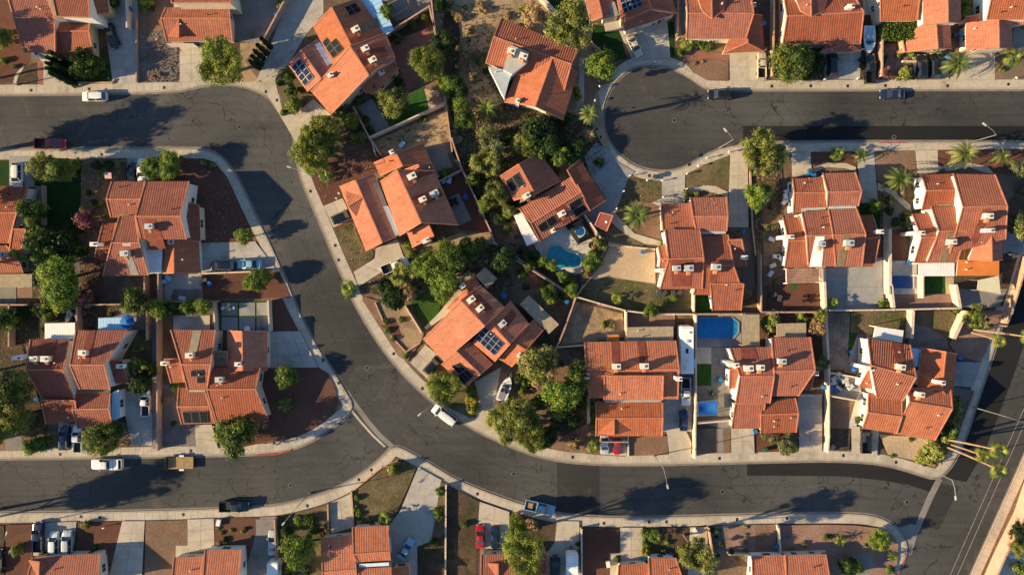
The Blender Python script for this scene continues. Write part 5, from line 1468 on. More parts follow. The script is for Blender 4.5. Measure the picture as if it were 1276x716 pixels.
# garden above kidney-pool house
T(2,1,'230,55', 55, 'broad', 3, 'mid green tree over the roof edge'); T(2,1,'290,70', 38, 'dark', 2.2, 'dark shrub tree above the roof'); T(2,1,'170,-5', 60, 'dark', 3, 'dark green tree in the shaded garden'); T(2,1,'50,0', 66, 'feather', 2.4, 'feathery green tree in the shaded garden')
T(2,1,'320,25', 48, 'dark', 2.2, 'dark hedge like tree'); B(2,1,'425,90', 26, 'bush', 'round shrub beside the curved path'); T(2,1,'120,40', 50, 'bush', 2, 'leafy shrub above the roof')
# sheet 2,1
PM(2,1,'612,350', 84, 'date', 3.5, 'large date palm in a curved bed', skirt=False, n=52, mats=('leaf_palm', 'leaf_palm_pale', 'leaf_palm'))
T(2,1,'140,575 190,598 242,652', 32, 'lime', 1.8, 'small bright round tree by the pool'); B(2,1,'288,672 258,700 165,705', 24, 'limebush', 'bright shrub by the pool corner'); B(2,1,'110,548 75,560', 26, 'dark', 'dark shrub left of the pool')
B(2,1,'395,545 372,590 410,580', 34, 'limebush', 'bright green shrub beside the pool deck'); B(2,1,'425,497', 42, 'oleander', 'pink flowering shrub'); B(2,1,'365,635', 32, 'oleander', 'small pink flowering shrub')
T(2,1,'1215,80', 86, 'olive', 5, 'tall olive tree by the street'); T(2,1,'1210,255', 76, 'lime', 3.5, 'bright green tree at the driveway edge')
B(2,1,'910,245 860,235 860,265', 18, 'bush', 'small shrub along the curved path'); B(2,1,'735,485', 18, 'olivebush', 'shrub at the end of the path')
B(2,1,'800,390', 1, 'bush') if False else None
# sheet 3,1
T(3,1,'30,60', 78, 'olive', 4, 'yellow green tree by the driveway mouth'); 
PM(3,1,'350,45', 44, 'fan', 2.0, 'small fan palm in red gravel', skirt=False, mats=('leaf_bright', 'leaf_palm')); PM(3,1,'465,55', 52, 'date', 2.0, 'slim dark palm beside the driveway', skirt=False, n=22, mats=('leaf_mid', 'leaf_palm'))
PM(3,1,'660,172', 84, 'date', 4.0, 'large date palm beside the white gable wall', base='672,262', mats=('leaf_palm', 'leaf_palm', 'leaf_palm_pale'))
PM(3,1,'975,48', 86, 'date', 3.5, 'large pale date palm at the pavement', skirt=False, mats=('leaf_palm_pale', 'leaf_palm', 'leaf_palm_pale')); PM(3,1,'1165,60', 55, 'date', 2.2, 'thin pale palm', skirt=False, n=26, mats=('leaf_palm_pale', 'leaf_palm'))
T(3,1,'1245,120', 50, 'grey', 3, 'grey green tree at the right edge'); T(3,1,'1262,400', 72, 'grey', 4, 'pale grey green tree at the right edge')
T(3,1,'535,302', 38, 'lime', 1.8, 'bright green shrub tree on dark grass'); B(3,1,'605,328 635,385 600,280', 26, 'dark', 'dark round shrub in the grey planter'); B(3,1,'685,350 682,385', 28, 'bush', 'green shrub at the path edge')
# sheet 0,2
T(0,2,'310,25', 98, 'lime', 3.5, 'lime green tree beside the wall'); T(0,2,'675,65', 76, 'broad', 3.6, 'dense round green tree by the wall'); T(0,2,'795,95', 56, 'lime', 2.6, 'round bright tree in the hedge row'); T(0,2,'855,95', 42, 'dark', 2.2, 'dark tree in the hedge row'); T(0,2,'935,90', 44, 'lime', 2.4, 'middle bright tree in the hedge row'); T(0,2,'1010,85', 46, 'lime', 2.4, 'end bright tree in the hedge row')
T(0,2,'25,160', 70, 'broad', 3.5, 'green tree at the left edge'); T(0,2,'230,110', 52, 'broad', 2.5, 'small shaded tree by the yard'); B(0,2,'100,120 160,100', 34, 'dark', 'dark shrub in the shaded yard')
T(0,2,'60,500', 118, 'olive', 5, 'large shaded olive green tree at the left edge'); T(0,2,'60,640', 105, 'feather', 4, 'feathery shaded tree by the left edge')
T(0,2,'695,275', 42, 'loose', 3, 'loose tree in the side yard'); T(0,2,'680,380', 55, 'loose', 3, 'second loose tree in the side yard'); T(0,2,'700,465', 60, 'dark', 2.8, 'dark tree over the side passage'); T(0,2,'745,400', 40, 'dark', 2.2, 'dark shrub tree by the side wall')
B(0,2,'865,485', 26, 'limebush', 'light shrub by the gravel bed'); B(0,2,'825,550', 22, 'dry', 'dry round shrub on grey gravel'); B(0,2,'862,665', 16, 'bush', 'small shrub on grey gravel'); B(0,2,'590,690 480,700', 45, 'bush', 'green shrub below the garage roof')
B(0,2,'440,65', 34, 'oleander', 'pinkish shrub by the wall')
T(0,2,'1170,720', 112, 'broad', 3.6, 'big rounded green tree on the pavement edge')
# sheet 1,2
T(1,2,'150,432', 64, 'lime', 2.2, 'rounded bright shrub on the red gravel corner'); PM(1,2,'140,572', 52, 'date', 1.0, 'small pale palm on the red gravel corner', skirt=False, n=34, mats=('leaf_palm_pale', 'leaf_palm'), name='palm_shrub')
PM(1,2,'20,660', 50, 'date', 1.2, 'dry brown palm by the corner house', skirt=False, n=26, mats=('leaf_dry', 'leaf_olive_dark') if False else ('leaf_dry',))
T(1,2,'925,485', 92, 'feather', 3.6, 'soft bright green street tree'); B(1,2,'1065,545 1060,510 1070,590', 34, 'yellow', 'yellow flowering shrub'); T(1,2,'1215,640', 85, 'olive', 5, 'olive tree by the driveway')
T(1,2,'680,50', 60, 'dark', 2.6, 'dark shrub mass above the sand bed'); T(1,2,'745,15', 50, 'dry', 2.5, 'brownish shrub'); B(1,2,'718,150 650,205', 18, 'limebush', 'small shrub on the sand bed'); B(1,2,'740,330', 18, 'limebush', 'small bright shrub at the pavement')
B(1,2,'450,20', 30, 'limebush', 'bright shrub below the fan palm'); T(1,2,'920,15', 60, 'lime', 3, 'bright green tree over the lawn'); B(1,2,'680,60 640,160 680,245', 16, 'bush', 'low shrub edging the sand bed')
# sheet 2,2
T(2,2,'125,385', 115, 'brownolive', 4.5, 'large brownish dry tree'); T(2,2,'100,360', 70, 'olive', 4, 'olive green tree in front of the dry one'); T(2,2,'235,535', 108, 'lime', 5, 'large rich green tree'); T(2,2,'320,430', 80, 'broad', 4.5, 'dark green tree touching the roof')
T(2,2,'40,640', 110, 'olive', 5.5, 'large olive green tree above the pavement'); T(2,2,'290,655', 48, 'dark', 1.6, 'dark round ground shrub'); T(2,2,'90,730', 80, 'feather', 4, 'feathery tree at the kerb')
T(2,2,'680,105', 42, 'lime', 2.2, 'small bright tree by the wall'); PM(2,2,'512,50', 36, 'fan', 1.2, 'small fan palm on dry grass', skirt=False, n=20, mats=('leaf_bright',)); B(2,2,'790,48', 24, 'limebush', 'shrub on dry grass'); B(2,2,'445,178 490,180', 22, 'olivebush', 'small shrub on the bare yard')
T(2,2,'170,25', 52, 'broad', 2.2, 'green shrubby tree in the shaded back yard'); T(2,2,'285,5', 40, 'lime', 2, 'bright shrub by the wall corner'); B(2,2,'232,42 60,-10', 22, 'dark', 'dark shrub in the back yard')
B(2,2,'65,470 20,440 40,505', 26, 'bush', 'small green shrub under the trees'); B(2,2,'390,575 392,620 390,680', 14, 'limebush', 'small clipped shrub in the narrow bed'); B(2,2,'1150,22', 30, 'dry', 'dry shrub by the fence'); B(2,2,'1245,165', 30, 'olivebush', 'olive shrub by the tan cover'); B(2,2,'985,515', 14, 'bush', 'potted shrub')
# sheet 3,2
B(3,2,'175,145', 32, 'limebush', 'bright yellow green shrub by the fence'); B(3,2,'25,150 10,180', 42, 'olivebush', 'olive shrub by the slatted cover'); T(3,2,'245,190', 48, 'dry', 2.2, 'dry brown shrub along the wall'); T(3,2,'265,130', 36, 'olive', 2.4, 'small olive tree at the wall top'); T(3,2,'272,365', 42, 'grey', 2.6, 'grey green tree by the wall')
PM(3,2,'330,65', 34, 'fan', 1.4, 'small bright fan palm on the grey yard', skirt=False, n=18, mats=('leaf_bright',)); B(3,2,'570,78', 28, 'limebush', 'bright shrub by the wall end'); B(3,2,'455,650', 24, 'bush', 'shrub on the pale path'); T(3,2,'1040,140', 72, 'loose', 3, 'loose green tree above the leaning palms'); B(3,2,'940,105', 18, 'bush', 'small shrub beside the pale wall')
B(3,2,'935,620 925,660 900,690 940,585', 30, 'olivebush', 'sprawling shrub by the side street')
# leaning tall palms
PM(3,2,'1300,238', 45, 'fan', 14.0, 'tall slender palm leaning out over the street', base='1012,200', mats=('leaf_bright', 'leaf_palm'), tw=.17)
PM(3,2,'1148,257', 42, 'fan', 9.5, 'shorter slender palm beside the taller one', base='1002,212', mats=('leaf_bright', 'leaf_palm_pale'), tw=.16)
PM(3,3,'1148,98', 55, 'fan', 13.5, 'tallest of the clustered leaning palms', base='862,40', mats=('leaf_bright', 'leaf_palm', 'leaf_mid'), tw=.17)
PM(3,3,'1148,196', 52, 'fan', 13.5, 'lowest leaning palm of the corner cluster', base='838,62', mats=('leaf_bright', 'leaf_mid', 'leaf_palm'), tw=.17)
PM(3,3,'1070,125', 46, 'fan', 10.5, 'middle leaning palm of the corner cluster', base='870,58', mats=('leaf_bright', 'leaf_palm'), tw=.15)
# sheet 0,3
T(0,3,'515,40', 88, 'dense', 3.0, 'rounded dense tree above the white pickup'); B(0,3,'85,590', 34, 'olivebush', 'pale spiky shrub on red gravel'); B(0,3,'205,60 160,80', 42, 'limebush', 'yellow green shrub near the pavement'); B(0,3,'215,610', 26, 'bush', 'low shrub below the parked cars')
B(0,3,'1098,505 1150,490 1205,500 1120,550 1085,485', 13, 'olivebush', 'tiny shrub on red gravel'); B(0,3,'470,585', 22, 'bush', 'shrub in a square bed'); B(0,3,'430,465', 24, 'olivebush', 'low plant by the pavement')
T(0,3,'-30,30', 60, 'feather', 3, 'tree at the left edge by the road')
# sheet 1,3
T(1,3,'205,590', 92, 'lime', 4.2, 'large bright green garden tree'); B(1,3,'260,440 210,448', 30, 'bush', 'round green shrub in the corner garden'); B(1,3,'150,500 285,490 160,690 250,690', 30, 'dark', 'dark green shrub around the large tree')
B(1,3,'500,330 505,410 495,385', 18, 'limebush', 'small shrub along the low wall'); PM(1,3,'640,440', 46, 'fan', 2.0, 'leafy palm at the roof corner', skirt=False, mats=('leaf_bright', 'leaf_mid')); B(1,3,'905,430 895,400 910,300 880,550', 24, 'bush', 'shrub on the narrow grass strip'); B(1,3,'1030,465', 22, 'bush', 'lone round shrub on bare soil')
T(1,3,'1315,590', 110, 'feather', 9.5, 'very large bright feathery tree'); T(1,3,'1290,470', 56, 'lime', 4, 'green upper tree beside the feathery one'); T(1,3,'1340,680', 80, 'feather', 5, 'lower feathery tree at the bottom edge'); T(1,3,'1240,20', 60, 'olive', 4, 'olive tree overhanging the upper kerb')
B(1,3,'560,455 520,460', 26, 'olivebush', 'yellow green shrub in the triangle garden'); T(1,3,'680,190', 36, 'olivebush', 1, 'grassy clump in the triangle garden')
# sheet 2,3
PM(2,3,'395,80', 42, 'fan', 1.6, 'bright fan palm by the red and white cars', skirt=False, n=26, mats=('leaf_bright', 'leaf_palm')); B(2,3,'300,60', 46, 'dry', 'large dry brown shrub'); B(2,3,'165,40', 55, 'dark', 'dark round shrub at the kerb')
T(2,3,'905,610', 92, 'olive', 9.0, 'large grey green tree'); T(2,3,'960,670', 60, 'grey', 5, 'smaller grey green tree at the bottom edge'); PM(2,3,'705,525', 46, 'fan', 1.2, 'dark fan palm in the soil bed', skirt=False, n=20, mats=('leaf_mid',)); T(2,3,'655,600', 26, 'yellow', 1, 'yellow green strip shrub'); B(2,3,'650,510 655,560', 24, 'limebush', 'shrub at the bed edge')
B(2,3,'80,460 20,430 100,470', 30, 'dry', 'dry clump on dark soil'); B(2,3,'478,552', 12, 'bush', 'tiny upright shrub on red gravel'); B(2,3,'515,635', 20, 'bush', 'shrub beside the bottom roof'); B(2,3,'740,600 760,550', 18, 'bush', 'low shrub in the soil bed'); B(2,3,'318,560 320,600', 14, 'limebush', 'strip of small shrubs by the drive')
B(2,3,'1150,480 1150,515 1150,550 1150,585', 12, 'olivebush', 'small shrub in a line on pink gravel'); B(2,3,'1015,500 1030,560 1080,600 1010,620', 15, 'dark', 'small dark shrub on grey gravel'); B(2,3,'1240,25 1250,0', 20, 'grey', 'round grey shrub on red gravel')
# sheet 3,3
B(3,3,'30,45 100,15', 26, 'grey', 'small grey shrub on red gravel'); T(3,3,'95,80', 46, 'grey', 1.8, 'pale green shrub by the pavement'); B(3,3,'70,60', 26, 'olivebush', 'green shrub by the pavement'); B(3,3,'710,42 620,125', 13, 'bush', 'tiny shrub on pale sand')
T(3,3,'830,90', 62, 'olivebush', 1.0, 'sprawling green ground shrub'); T(3,3,'880,60 780,130', 45, 'olivebush', .9, 'low spreading shrub near the palms'); T(3,3,'905,15', 40, 'bush', 1.2, 'green shrub near the palms')
PM(3,3,'362,542', 42, 'date', 1.2, 'small palm on pink gravel', skirt=False, n=22, mats=('leaf_bright', 'leaf_palm')); T(3,3,'560,545', 60, 'lime', 2.0, 'bright spreading shrub on pink gravel'); PM(3,3,'622,625', 36, 'date', 1.2, 'small palm by the rounded corner', skirt=False, n=20, mats=('leaf_bright', 'leaf_palm')); T(3,3,'400,670', 52, 'dark', 2.2, 'dark round shrub tree'); T(3,3,'440,675', 42, 'lime', 2.2, 'bright green tree beside a dark one')
B(3,3,'100,525 130,580', 10, 'dry', 'tiny dry tuft on pink gravel'); B(3,3,'610,690', 22, 'bush', 'shrub at the bottom edge corner')
T(3,3,'1250,575', 58, 'olive', 3, 'yellow green tree in the pool garden'); T(3,3,'1262,690', 40, 'bush', 2, 'green bush in the pool garden'); T(3,3,'1255,500', 50, 'dark', 2.5, 'dark shrub behind the long wall')
T(2,0,'170,700', 62, 'dark', 2.6, 'dark leafy tree behind the shaded garden'); T(1,0,'1010,520', 46, 'lime', 2.6, 'yellow green small tree by the long wall'); T(1,1,'1075,170', 40, 'broad', 2.2, 'small leafy tree in the middle garden')
T(1,1,'1250,330', 40, 'olive', 2.0, 'small olive tree in the middle garden'); T(2,0,'60,700', 56, 'olive', 2.4, 'olive tree over the shaded garden'); B(1,1,'1120,170 1090,250 1240,420 1200,620 1310,640', 26, 'bush', 'green garden shrub'); T(2,2,'-10,590', 62, 'loose', 3.0, 'loose tree by the street bend'); B(2,2,'200,690 330,560 120,560', 34, 'bush', 'green shrub below the big trees')
T(2,1,'80,600', 34, 'broad', 1.8, 'small tree left of the pool'); T(1,0,'470,600', 44, 'feather', 2.2, 'feathery small tree in the side garden'); T(1,0,'410,560', 40, 'olive', 2.0, 'small olive tree in the side garden'); T(0,3,'30,-20', 60, 'olive', 3, 'olive tree near the left edge driveway')
# tall trees beyond the left edge, whose shade falls across the roads
for q, rr_, hh_ in (((-45, 655), 26, 9), ((-70, 668), 22, 8), ((-60, 178), 30, 9), ((-110, 190), 26, 9), ((-90, 480), 30, 9)): tree(q, rr_, 'broad', hh_, 'tall tree standing beyond the left edge')
for q in ((-38, 40), (-52, 88), (-30, 330), (-42, 560), (-40, 500), (-36, 240)): tree(q, 24, 'broad', 7, 'unseen tree added just beyond the left edge')  # unseen trees, added to shade the yards along the left edge
# ------------------------------------------------------------------ vehicles
def loft(mb, st, m=0):
    """st: list of (x, halfwidth, ztop, zbottom, crown)"""
    rings = []
    for x, w, zt, zb, cr in st:
        i = len(mb.V)
        zm = zb + (zt - zb) * .55
        mb.V += [(x, -w * .90, zb), (x, -w, zm), (x, -w * .95, zt - .05), (x, -w * .78, zt), (x, 0, zt + cr), (x, w * .78, zt), (x, w * .95, zt - .05), (x, w, zm), (x, w * .90, zb)]
        rings.append(i)
    for a, b in zip(rings, rings[1:]):
        for j in range(8): mb.F.append((a + j, b + j, b + j + 1, a + j + 1)); mb.M.append(m)
        mb.F.append((a + 8, b + 8, b, a)); mb.M.append(m)
    mb.F.append(tuple(rings[0] + j for j in range(9))); mb.M.append(m)
    mb.F.append(tuple(rings[-1] + j for j in reversed(range(9)))); mb.M.append(m)
# per type: length, width, body stations (fraction of length from the nose), greenhouse x positions and heights
CARS = {
 'sedan': dict(L=4.75, W=1.84, body=[(0, .70, .62), (.03, .86, .70), (.10, .95, .78), (.27, 1, .92), (.5, 1, .94), (.78, 1, .96), (.93, .96, .94), (.985, .86, .82), (1, .74, .66)], g=(.26, .42, .64, .82), z=1.44),
 'suv': dict(L=4.7, W=1.90, body=[(0, .74, .74), (.03, .88, .86), (.10, .96, .98), (.25, 1, 1.08), (.5, 1, 1.10), (.8, 1, 1.12), (.96, .96, 1.12), (.99, .9, 1.0), (1, .82, .7)], g=(.23, .38, .88, .985), z=1.72),
 'van': dict(L=5.2, W=1.98, body=[(0, .76, .80), (.03, .9, .92), (.10, .97, 1.06), (.2, 1, 1.16), (.5, 1, 1.18), (.8, 1, 1.18), (.98, .97, 1.18), (.995, .93, 1.0), (1, .9, .7)], g=(.17, .29, .95, .99), z=1.95),
 'pickup': dict(L=5.9, W=2.0, body=[(0, .78, .82), (.025, .9, .98), (.08, .97, 1.08), (.24, 1, 1.16), (.4, 1, 1.18), (.60, 1, 1.18)], g=(.245, .35, .56, .60), z=1.86),
 'jeep': dict(L=4.2, W=1.8, body=[(0, .78, .82), (.03, .85, 1.0), (.1, .88, 1.05), (.3, .92, 1.12), (.5, 1, 1.12), (.60, 1, 1.12)], g=(.30, .35, .58, .60), z=1.80),
}
PARTS = {}
def car_parts(t):
    if t in PARTS: return PARTS[t]
    d = CARS[t]; L, Wd = d['L'], d['W'] / 2; X = lambda f: L / 2 - f * L
    mb = MB(); loft(mb, [(X(f), Wd * w, z, .28, .04) for f, w, z in d['body']])
    if t in ('pickup', 'jeep'):
        x0, x1 = X(.60), X(1.0); z = d['body'][-1][2]; c = (x0 + x1) / 2; l = x0 - x1
        mb.box((c, 0, .50), (l, Wd * 1.9, .44))
        for s in (-1, 1): mb.box((c, s * (Wd * .95), (z + .7) / 2), (l, .12, z - .7 + .02))
        mb.box((x1 + .04, 0, (z + .7) / 2), (.08, Wd * 1.86, z - .7 - .02)); mb.box((x0 - .04, 0, (z + .7) / 2), (.08, Wd * 1.86, z - .7))
    body = mb
    g = d['g']; zb = d['body'][4][2] - .02; zr = d['z']; mg = MB()
    wb, wt = Wd * .92, Wd * .66
    A = [(X(g[0]), wb), (X(g[3]), wb)]; Bt = [(X(g[1]), wt), (X(g[2]), wt)]
    lo = [(A[0][0], -A[0][1], zb), (A[0][0], A[0][1], zb), (A[1][0], A[1][1], zb), (A[1][0], -A[1][1], zb)]
    hi = [(Bt[0][0], -wt, zr - .05), (Bt[0][0], wt, zr - .05), (Bt[1][0], wt, zr - .05), (Bt[1][0], -wt, zr - .05)]
    mg.prism(lo, hi, 0)
    mr = MB()
    n = 5; xs = [Bt[0][0] + .04 + (Bt[1][0] - Bt[0][0] - .08) * k / n for k in range(n + 1)]
    loft(mr, [(x, wt * (1.04 if 0 < k < n else .97), zr - (.03 if k in (0, n) else 0), zr - .10, .03) for k, x in enumerate(xs)])
    for s in (-1, 1):      # pillars
        for (xa, xb) in ((A[0][0], Bt[0][0]), (A[1][0], Bt[1][0])): mr.bar((xa, s * wb, zb), (xb, s * wt, zr - .06), .09)
        xm = (Bt[0][0] + Bt[1][0]) / 2; mr.bar((xm, s * (wb + .005), zb), (xm, s * (wt + .01), zr - .06), .09, .06)
    PARTS[t] = (body, mg, mr); return PARTS[t]
WH = None
def wheel_meshes():
    global WH
    mb = MB(); pts = []
    n = 18
    for s in (-.12, .12): pts.append([(.34 * cos(2 * pi * k / n), s, .34 * sin(2 * pi * k / n)) for k in range(n)])
    mb.prism(pts[0], pts[1]); ty = mb.mesh('wheel', ['tyre'])
    mb = MB(); mb.prism([(.21 * cos(2 * pi * k / 12), -.135, .21 * sin(2 * pi * k / 12)) for k in range(12)], [(.21 * cos(2 * pi * k / 12), .135, .21 * sin(2 * pi * k / 12)) for k in range(12)])
    WH = (ty, mb.mesh('rim', ['rim']))
wheel_meshes()
CACHE = {}
def cached(key, fn):
    if key not in CACHE: CACHE[key] = fn()
    return CACHE[key]
NV = {'sedan': 'parked_car', 'suv': 'parked_car', 'van': 'parked_van', 'pickup': 'pickup_truck', 'jeep': 'pickup_truck'}
def car(c, r, at, t, ang, paint, label, load=None, ln=None, z=.0, cat=None):
    tile(c, r); p = P(at)[0]; d = CARS[t]; L, Wd = d['L'], d['W'] / 2
    w = W(p, 1.0); o = root(NV[t], (w.x, w.y, z), radians(ang)); sc = (ln / L) if ln else 1.0
    o.scale = (sc, min(sc, 1.03), 1)
    body, g, rf = car_parts(t); X = lambda f: L / 2 - f * L
    ob('body', cached((t, 'b', paint), lambda: body.mesh('body', ['paint_' + paint])), o)
    ob('window_glass', cached((t, 'g'), lambda: g.mesh('window_glass', ['glass'])), o)
    ob('cabin_roof', cached((t, 'r', paint), lambda: rf.mesh('cabin_roof', ['paint_' + paint])), o)
    for fx in (.17, .80):
        for s in (-1, 1):
            wh = ob('wheel', WH[0], o, (X(fx), s * (Wd - .1), .34)); ob('rim', WH[1], wh)
    def hl():
        m = MB(); m.box((0, 0, 0), (.16, .36, .14)); return m.mesh('headlight', ['lamp_lens'])
    def tl():
        m = MB(); m.box((0, 0, 0), (.12, .22, .26)); return m.mesh('tail_light', ['tail_lens'])
    for s in (-1, 1):
        ob('headlight', cached('hl', hl), o, (X(.018), s * Wd * .64, d['body'][1][2] - .13)); ob('tail_light', cached('tl', tl), o, (X(.994), s * Wd * .76, d['body'][-1][2] - .2 if t not in ('pickup', 'jeep') else .9))
        def mi():
            m = MB(); m.box((0, 0, 0), (.14, .2, .14)); return m.mesh('wing_mirror', ['paint_' + paint])
        ob('wing_mirror', cached(('mi', paint), mi), o, (X(d['g'][0] + .06), s * (Wd + .09), d['body'][4][2] + .08))
    if t in ('pickup', 'jeep'):
        x0, x1 = X(.62), X(.985); m = MB(); m.box(((x0 + x1) / 2, 0, .74), (x0 - x1, Wd * 1.72, .04)); m.obj('bed_liner', ['black_part' if load != 'light' else 'metal_grey'], o)
        if load == 'tool':
            m = MB(); m.box((x0 - .3, 0, 1.1), (.55, Wd * 1.7, .5)); m.obj('tool_box', ['cover_white'], o)
            m = MB(); m.box((x0 - 1.15, 0, 1.22), (.95, Wd * 1.8, .06)); m.obj('bed_cover', ['cover_white'], o)
        if load == 'cover': m = MB(); m.box(((x0 + x1) / 2, 0, 1.2), (x0 - x1, Wd * 1.8, .05)); m.obj('bed_cover', ['paint_' + paint], o)
        if load == 'sand': m = MB(); m.box(((x0 + x1) / 2 - .2, 0, .86), ((x0 - x1) * .7, Wd * 1.3, .2), tap=.7); m.obj('bed_load', ['timber'], o)
    tag(o, label, cat or {'sedan': 'car', 'suv': 'car', 'van': 'van', 'pickup': 'pickup truck', 'jeep': 'pickup truck'}[t], 'vehicles parked in the streets and drives')
    return o
car(0,0,'465,477','suv',180,'white','white suv parked at the upper kerb of the top left road')
car(0,0,'550,175','sedan',-70,'black','black car standing askew beside the yellow walled house',ln=4.9)
car(0,0,'248,712','pickup',0,'red','red pickup parked at the lower kerb of the top left road',ln=5.9)
car(0,1,'82,152','suv',-90,'white','white car on the far left driveway above the left edge house')
car(0,1,'654,142','sedan',90,'black','black car between the flag bed and the white car',z=.15,ln=4.3)
car(0,1,'701,125','sedan',90,'white','white car half under a bright tree next to the black one',z=.15,ln=4.4)
car(0,1,'1102,602','suv',180,'black','black suv on the driveway left of the road bend',z=.15)
car(0,1,'1236,592','sedan',180,'lightblue','pale blue sedan on the driveway left of the road bend',z=.15)
car(0,2,'722,565','pickup',90,'white','white pickup in the shaded driveway left of the grey gravel bed',ln=4.9,z=.15)
car(0,3,'320,38','suv',90,'navy','dark blue car beside the short white pickup, lower left',z=.15,ln=4.6)
car(0,3,'386,42','pickup',90,'white','white pickup with dark open bed, rear end towards the lower left street',z=.15,ln=5.2)
car(0,3,'528,168','pickup',180,'white','white pickup with covered bed parked at the kerb ahead of the flat trailer','tool')
car(0,3,'1160,378','pickup',0,'green','dark green pickup parked at the lower kerb of the lower left street',ln=5.7)
car(0,3,'190,527','pickup',90,'navy','dark blue pickup left of two white suvs, bottom left',z=.15,ln=5.7)
car(0,3,'268,558','suv',90,'white','left one of the two white suvs above the bottom left roof',z=.15,ln=4.4)
car(0,3,'333,555','suv',90,'silver','silver suv beside the grass edge, right one of the two pale suvs',z=.15,ln=4.6)
car(0,3,'-12,650','sedan',90,'black','dark car cut by the left edge at the bottom',z=.15)
car(1,3,'78,558','sedan',90,'silver','silver sedan in front of the small white box truck, bottom',z=.15)
car(1,3,'738,590','sedan',58,'lightblue','light blue car slanting on the wide driveway below the triangle garden',z=.15,ln=4.5)
car(1,3,'1108,527','sedan',90,'red','red car next to a navy one on the bottom drive',z=.15,ln=4.5)
car(1,3,'1180,532','sedan',-90,'navy','navy car right of the red one on the bottom drive',z=.15,ln=4.3)
car(2,3,'130,383','pickup',-13,'lightblue','pale blue pickup with loaded bed at the lower kerb in the middle','sand',ln=5.8)
car(2,3,'207,682','suv',90,'black','black car left of the white box trailer at the bottom edge',z=.15)
car(2,3,'452,62','sedan',90,'silver','silver car next to the bright red one under the orange roof edge',z=.15,ln=4.3)
car(2,3,'514,64','sedan',-90,'red','bright red car between the silver car and the gravel, below the orange roof',z=.15,ln=4.4)
car(2,2,'853,508','pickup',-90,'white','white pickup directly behind the long camper',ln=5.3,z=.15)
car(2,2,'845,650','sedan',90,'navy','dark blue car at the street end of the camper drive',z=.15,ln=4.2)
car(3,3,'490,42','pickup',90,'black','black pickup in the lower right driveway next to the pale sand',z=.15,ln=5.4)
car(1,2,'930,625','van',143,'white','white van parked on the curve next to the soft green tree')
car(1,2,'872,376','suv',47,'black','black car on the short drive of the angled solar house',z=.15,ln=4.2)
car(1,1,'425,356','suv',24,'black','black suv nose to the angled orange garage',z=.15,ln=4.4)
car(1,1,'685,600','pickup',22,'white','white pickup with dark bed on the curved pale driveway',z=.15,ln=5.4)
car(2,0,'600,226','sedan',-63,'beige','beige car on the driveway at the top of the street bulb',z=.15,ln=4.5)
car(2,0,'1025,468','suv',180,'black','black suv at the upper kerb where the bulb begins')
car(2,0,'1230,325','pickup',90,'beige','old beige truck with open rack beside the top garage',z=.15,ln=4.9)
car(3,0,'325,320','suv',90,'black','black suv on the drive left of the boat',z=.15)
car(3,0,'510,342','pickup',90,'black','black pickup standing behind the white boat',z=.15,ln=5.6)
car(3,0,'767,332','suv',90,'black','left one of the two black cars beside the broad date palm',z=.15)
car(3,0,'832,328','suv',90,'black','right one of the two black cars touching the broad date palm',z=.15,ln=4.9)
car(3,0,'625,465','sedan',180,'navy','dark blue sedan at the upper kerb of the top right street')

# ------------------------------------------------------------------ camper, trailers, boats
def boxy(c, r, at, L, Wd, Hh, ang, mat, name, label, cat, extras=True, z=.15):
    tile(c, r); p = P(at)[0]; w = W(p, Hh * .9); o = root(name, (w.x, w.y, z), radians(ang))
    mb = MB(); mb.prism([(-L / 2, -Wd / 2, .5), (L / 2 - .3, -Wd / 2, .5), (L / 2, -Wd * .36, .5), (L / 2, Wd * .36, .5), (L / 2 - .3, Wd / 2, .5), (-L / 2, Wd / 2, .5)],
                        [(-L / 2, -Wd / 2, Hh - .08), (L / 2 - .3, -Wd / 2, Hh - .08), (L / 2 - .1, -Wd * .36, Hh - .08), (L / 2 - .1, Wd * .36, Hh - .08), (L / 2 - .3, Wd / 2, Hh - .08), (-L / 2, Wd / 2, Hh - .08)])
    mb.obj('body', [mat], o)
    mb = MB(); mb.box((-.1, 0, Hh - .03), (L - .35, Wd - .12, .12), tap=.97); mb.obj('roof', ['patch_white'], o)
    if extras:
        for x, y, sx, sy, m in ((L * .18, 0, .55, .55, 'ac_grey'), (-L * .02, .05, .9, .45, 'black_part'), (-L * .22, 0, .4, .4, 'window_frame'), (L * .36, -.3, .35, .35, 'window_frame'), (-L * .36, .35, .9, .6, 'ac_beige')):
            m_ = MB(); m_.box((x, y, Hh + .12), (sx, sy, .22), tap=.85); m_.obj('roof_vent', [m], o)
        m_ = MB(); m_.box((-L * .28, -Wd / 2 - .12, Hh - .25), (1.6, .35, .5)); m_.obj('slide_out', ['cover_blue'], o)
    for s in (-1, 1):
        for x in (-.45, .45): wh = ob('wheel', WH[0], o, (x - L * .08, s * (Wd / 2 - .1), .34)); ob('rim', WH[1], wh)
        wf, pn = win_mesh(1.1, .6); q = ob('window', wf, o, (L * .2, s * (Wd / 2 + .01), Hh * .65)); ob('pane', pn, q)
    mb = MB(); mb.bar((L / 2, .3, .5), (L / 2 + .9, 0, .45), .1); mb.bar((L / 2, -.3, .5), (L / 2 + .9, 0, .45), .1); mb.obj('tow_bar', ['black_part'], o)
    tag(o, label, cat); return o
boxy(2,2,'858,300',9.0,2.5,3.3,90,'cover_white','camper_trailer','long white camper trailer with roof vents beside the blue pool','camper')
boxy(2,3,'290,668',4.6,2.3,2.6,90,'cover_white','box_trailer','white box trailer cut by the bottom edge next to a black car','trailer',False)
boxy(1,3,'80,705',4.4,2.1,2.6,90,'cover_white','box_truck','small white box trailer behind the silver sedan at the bottom','trailer',False)
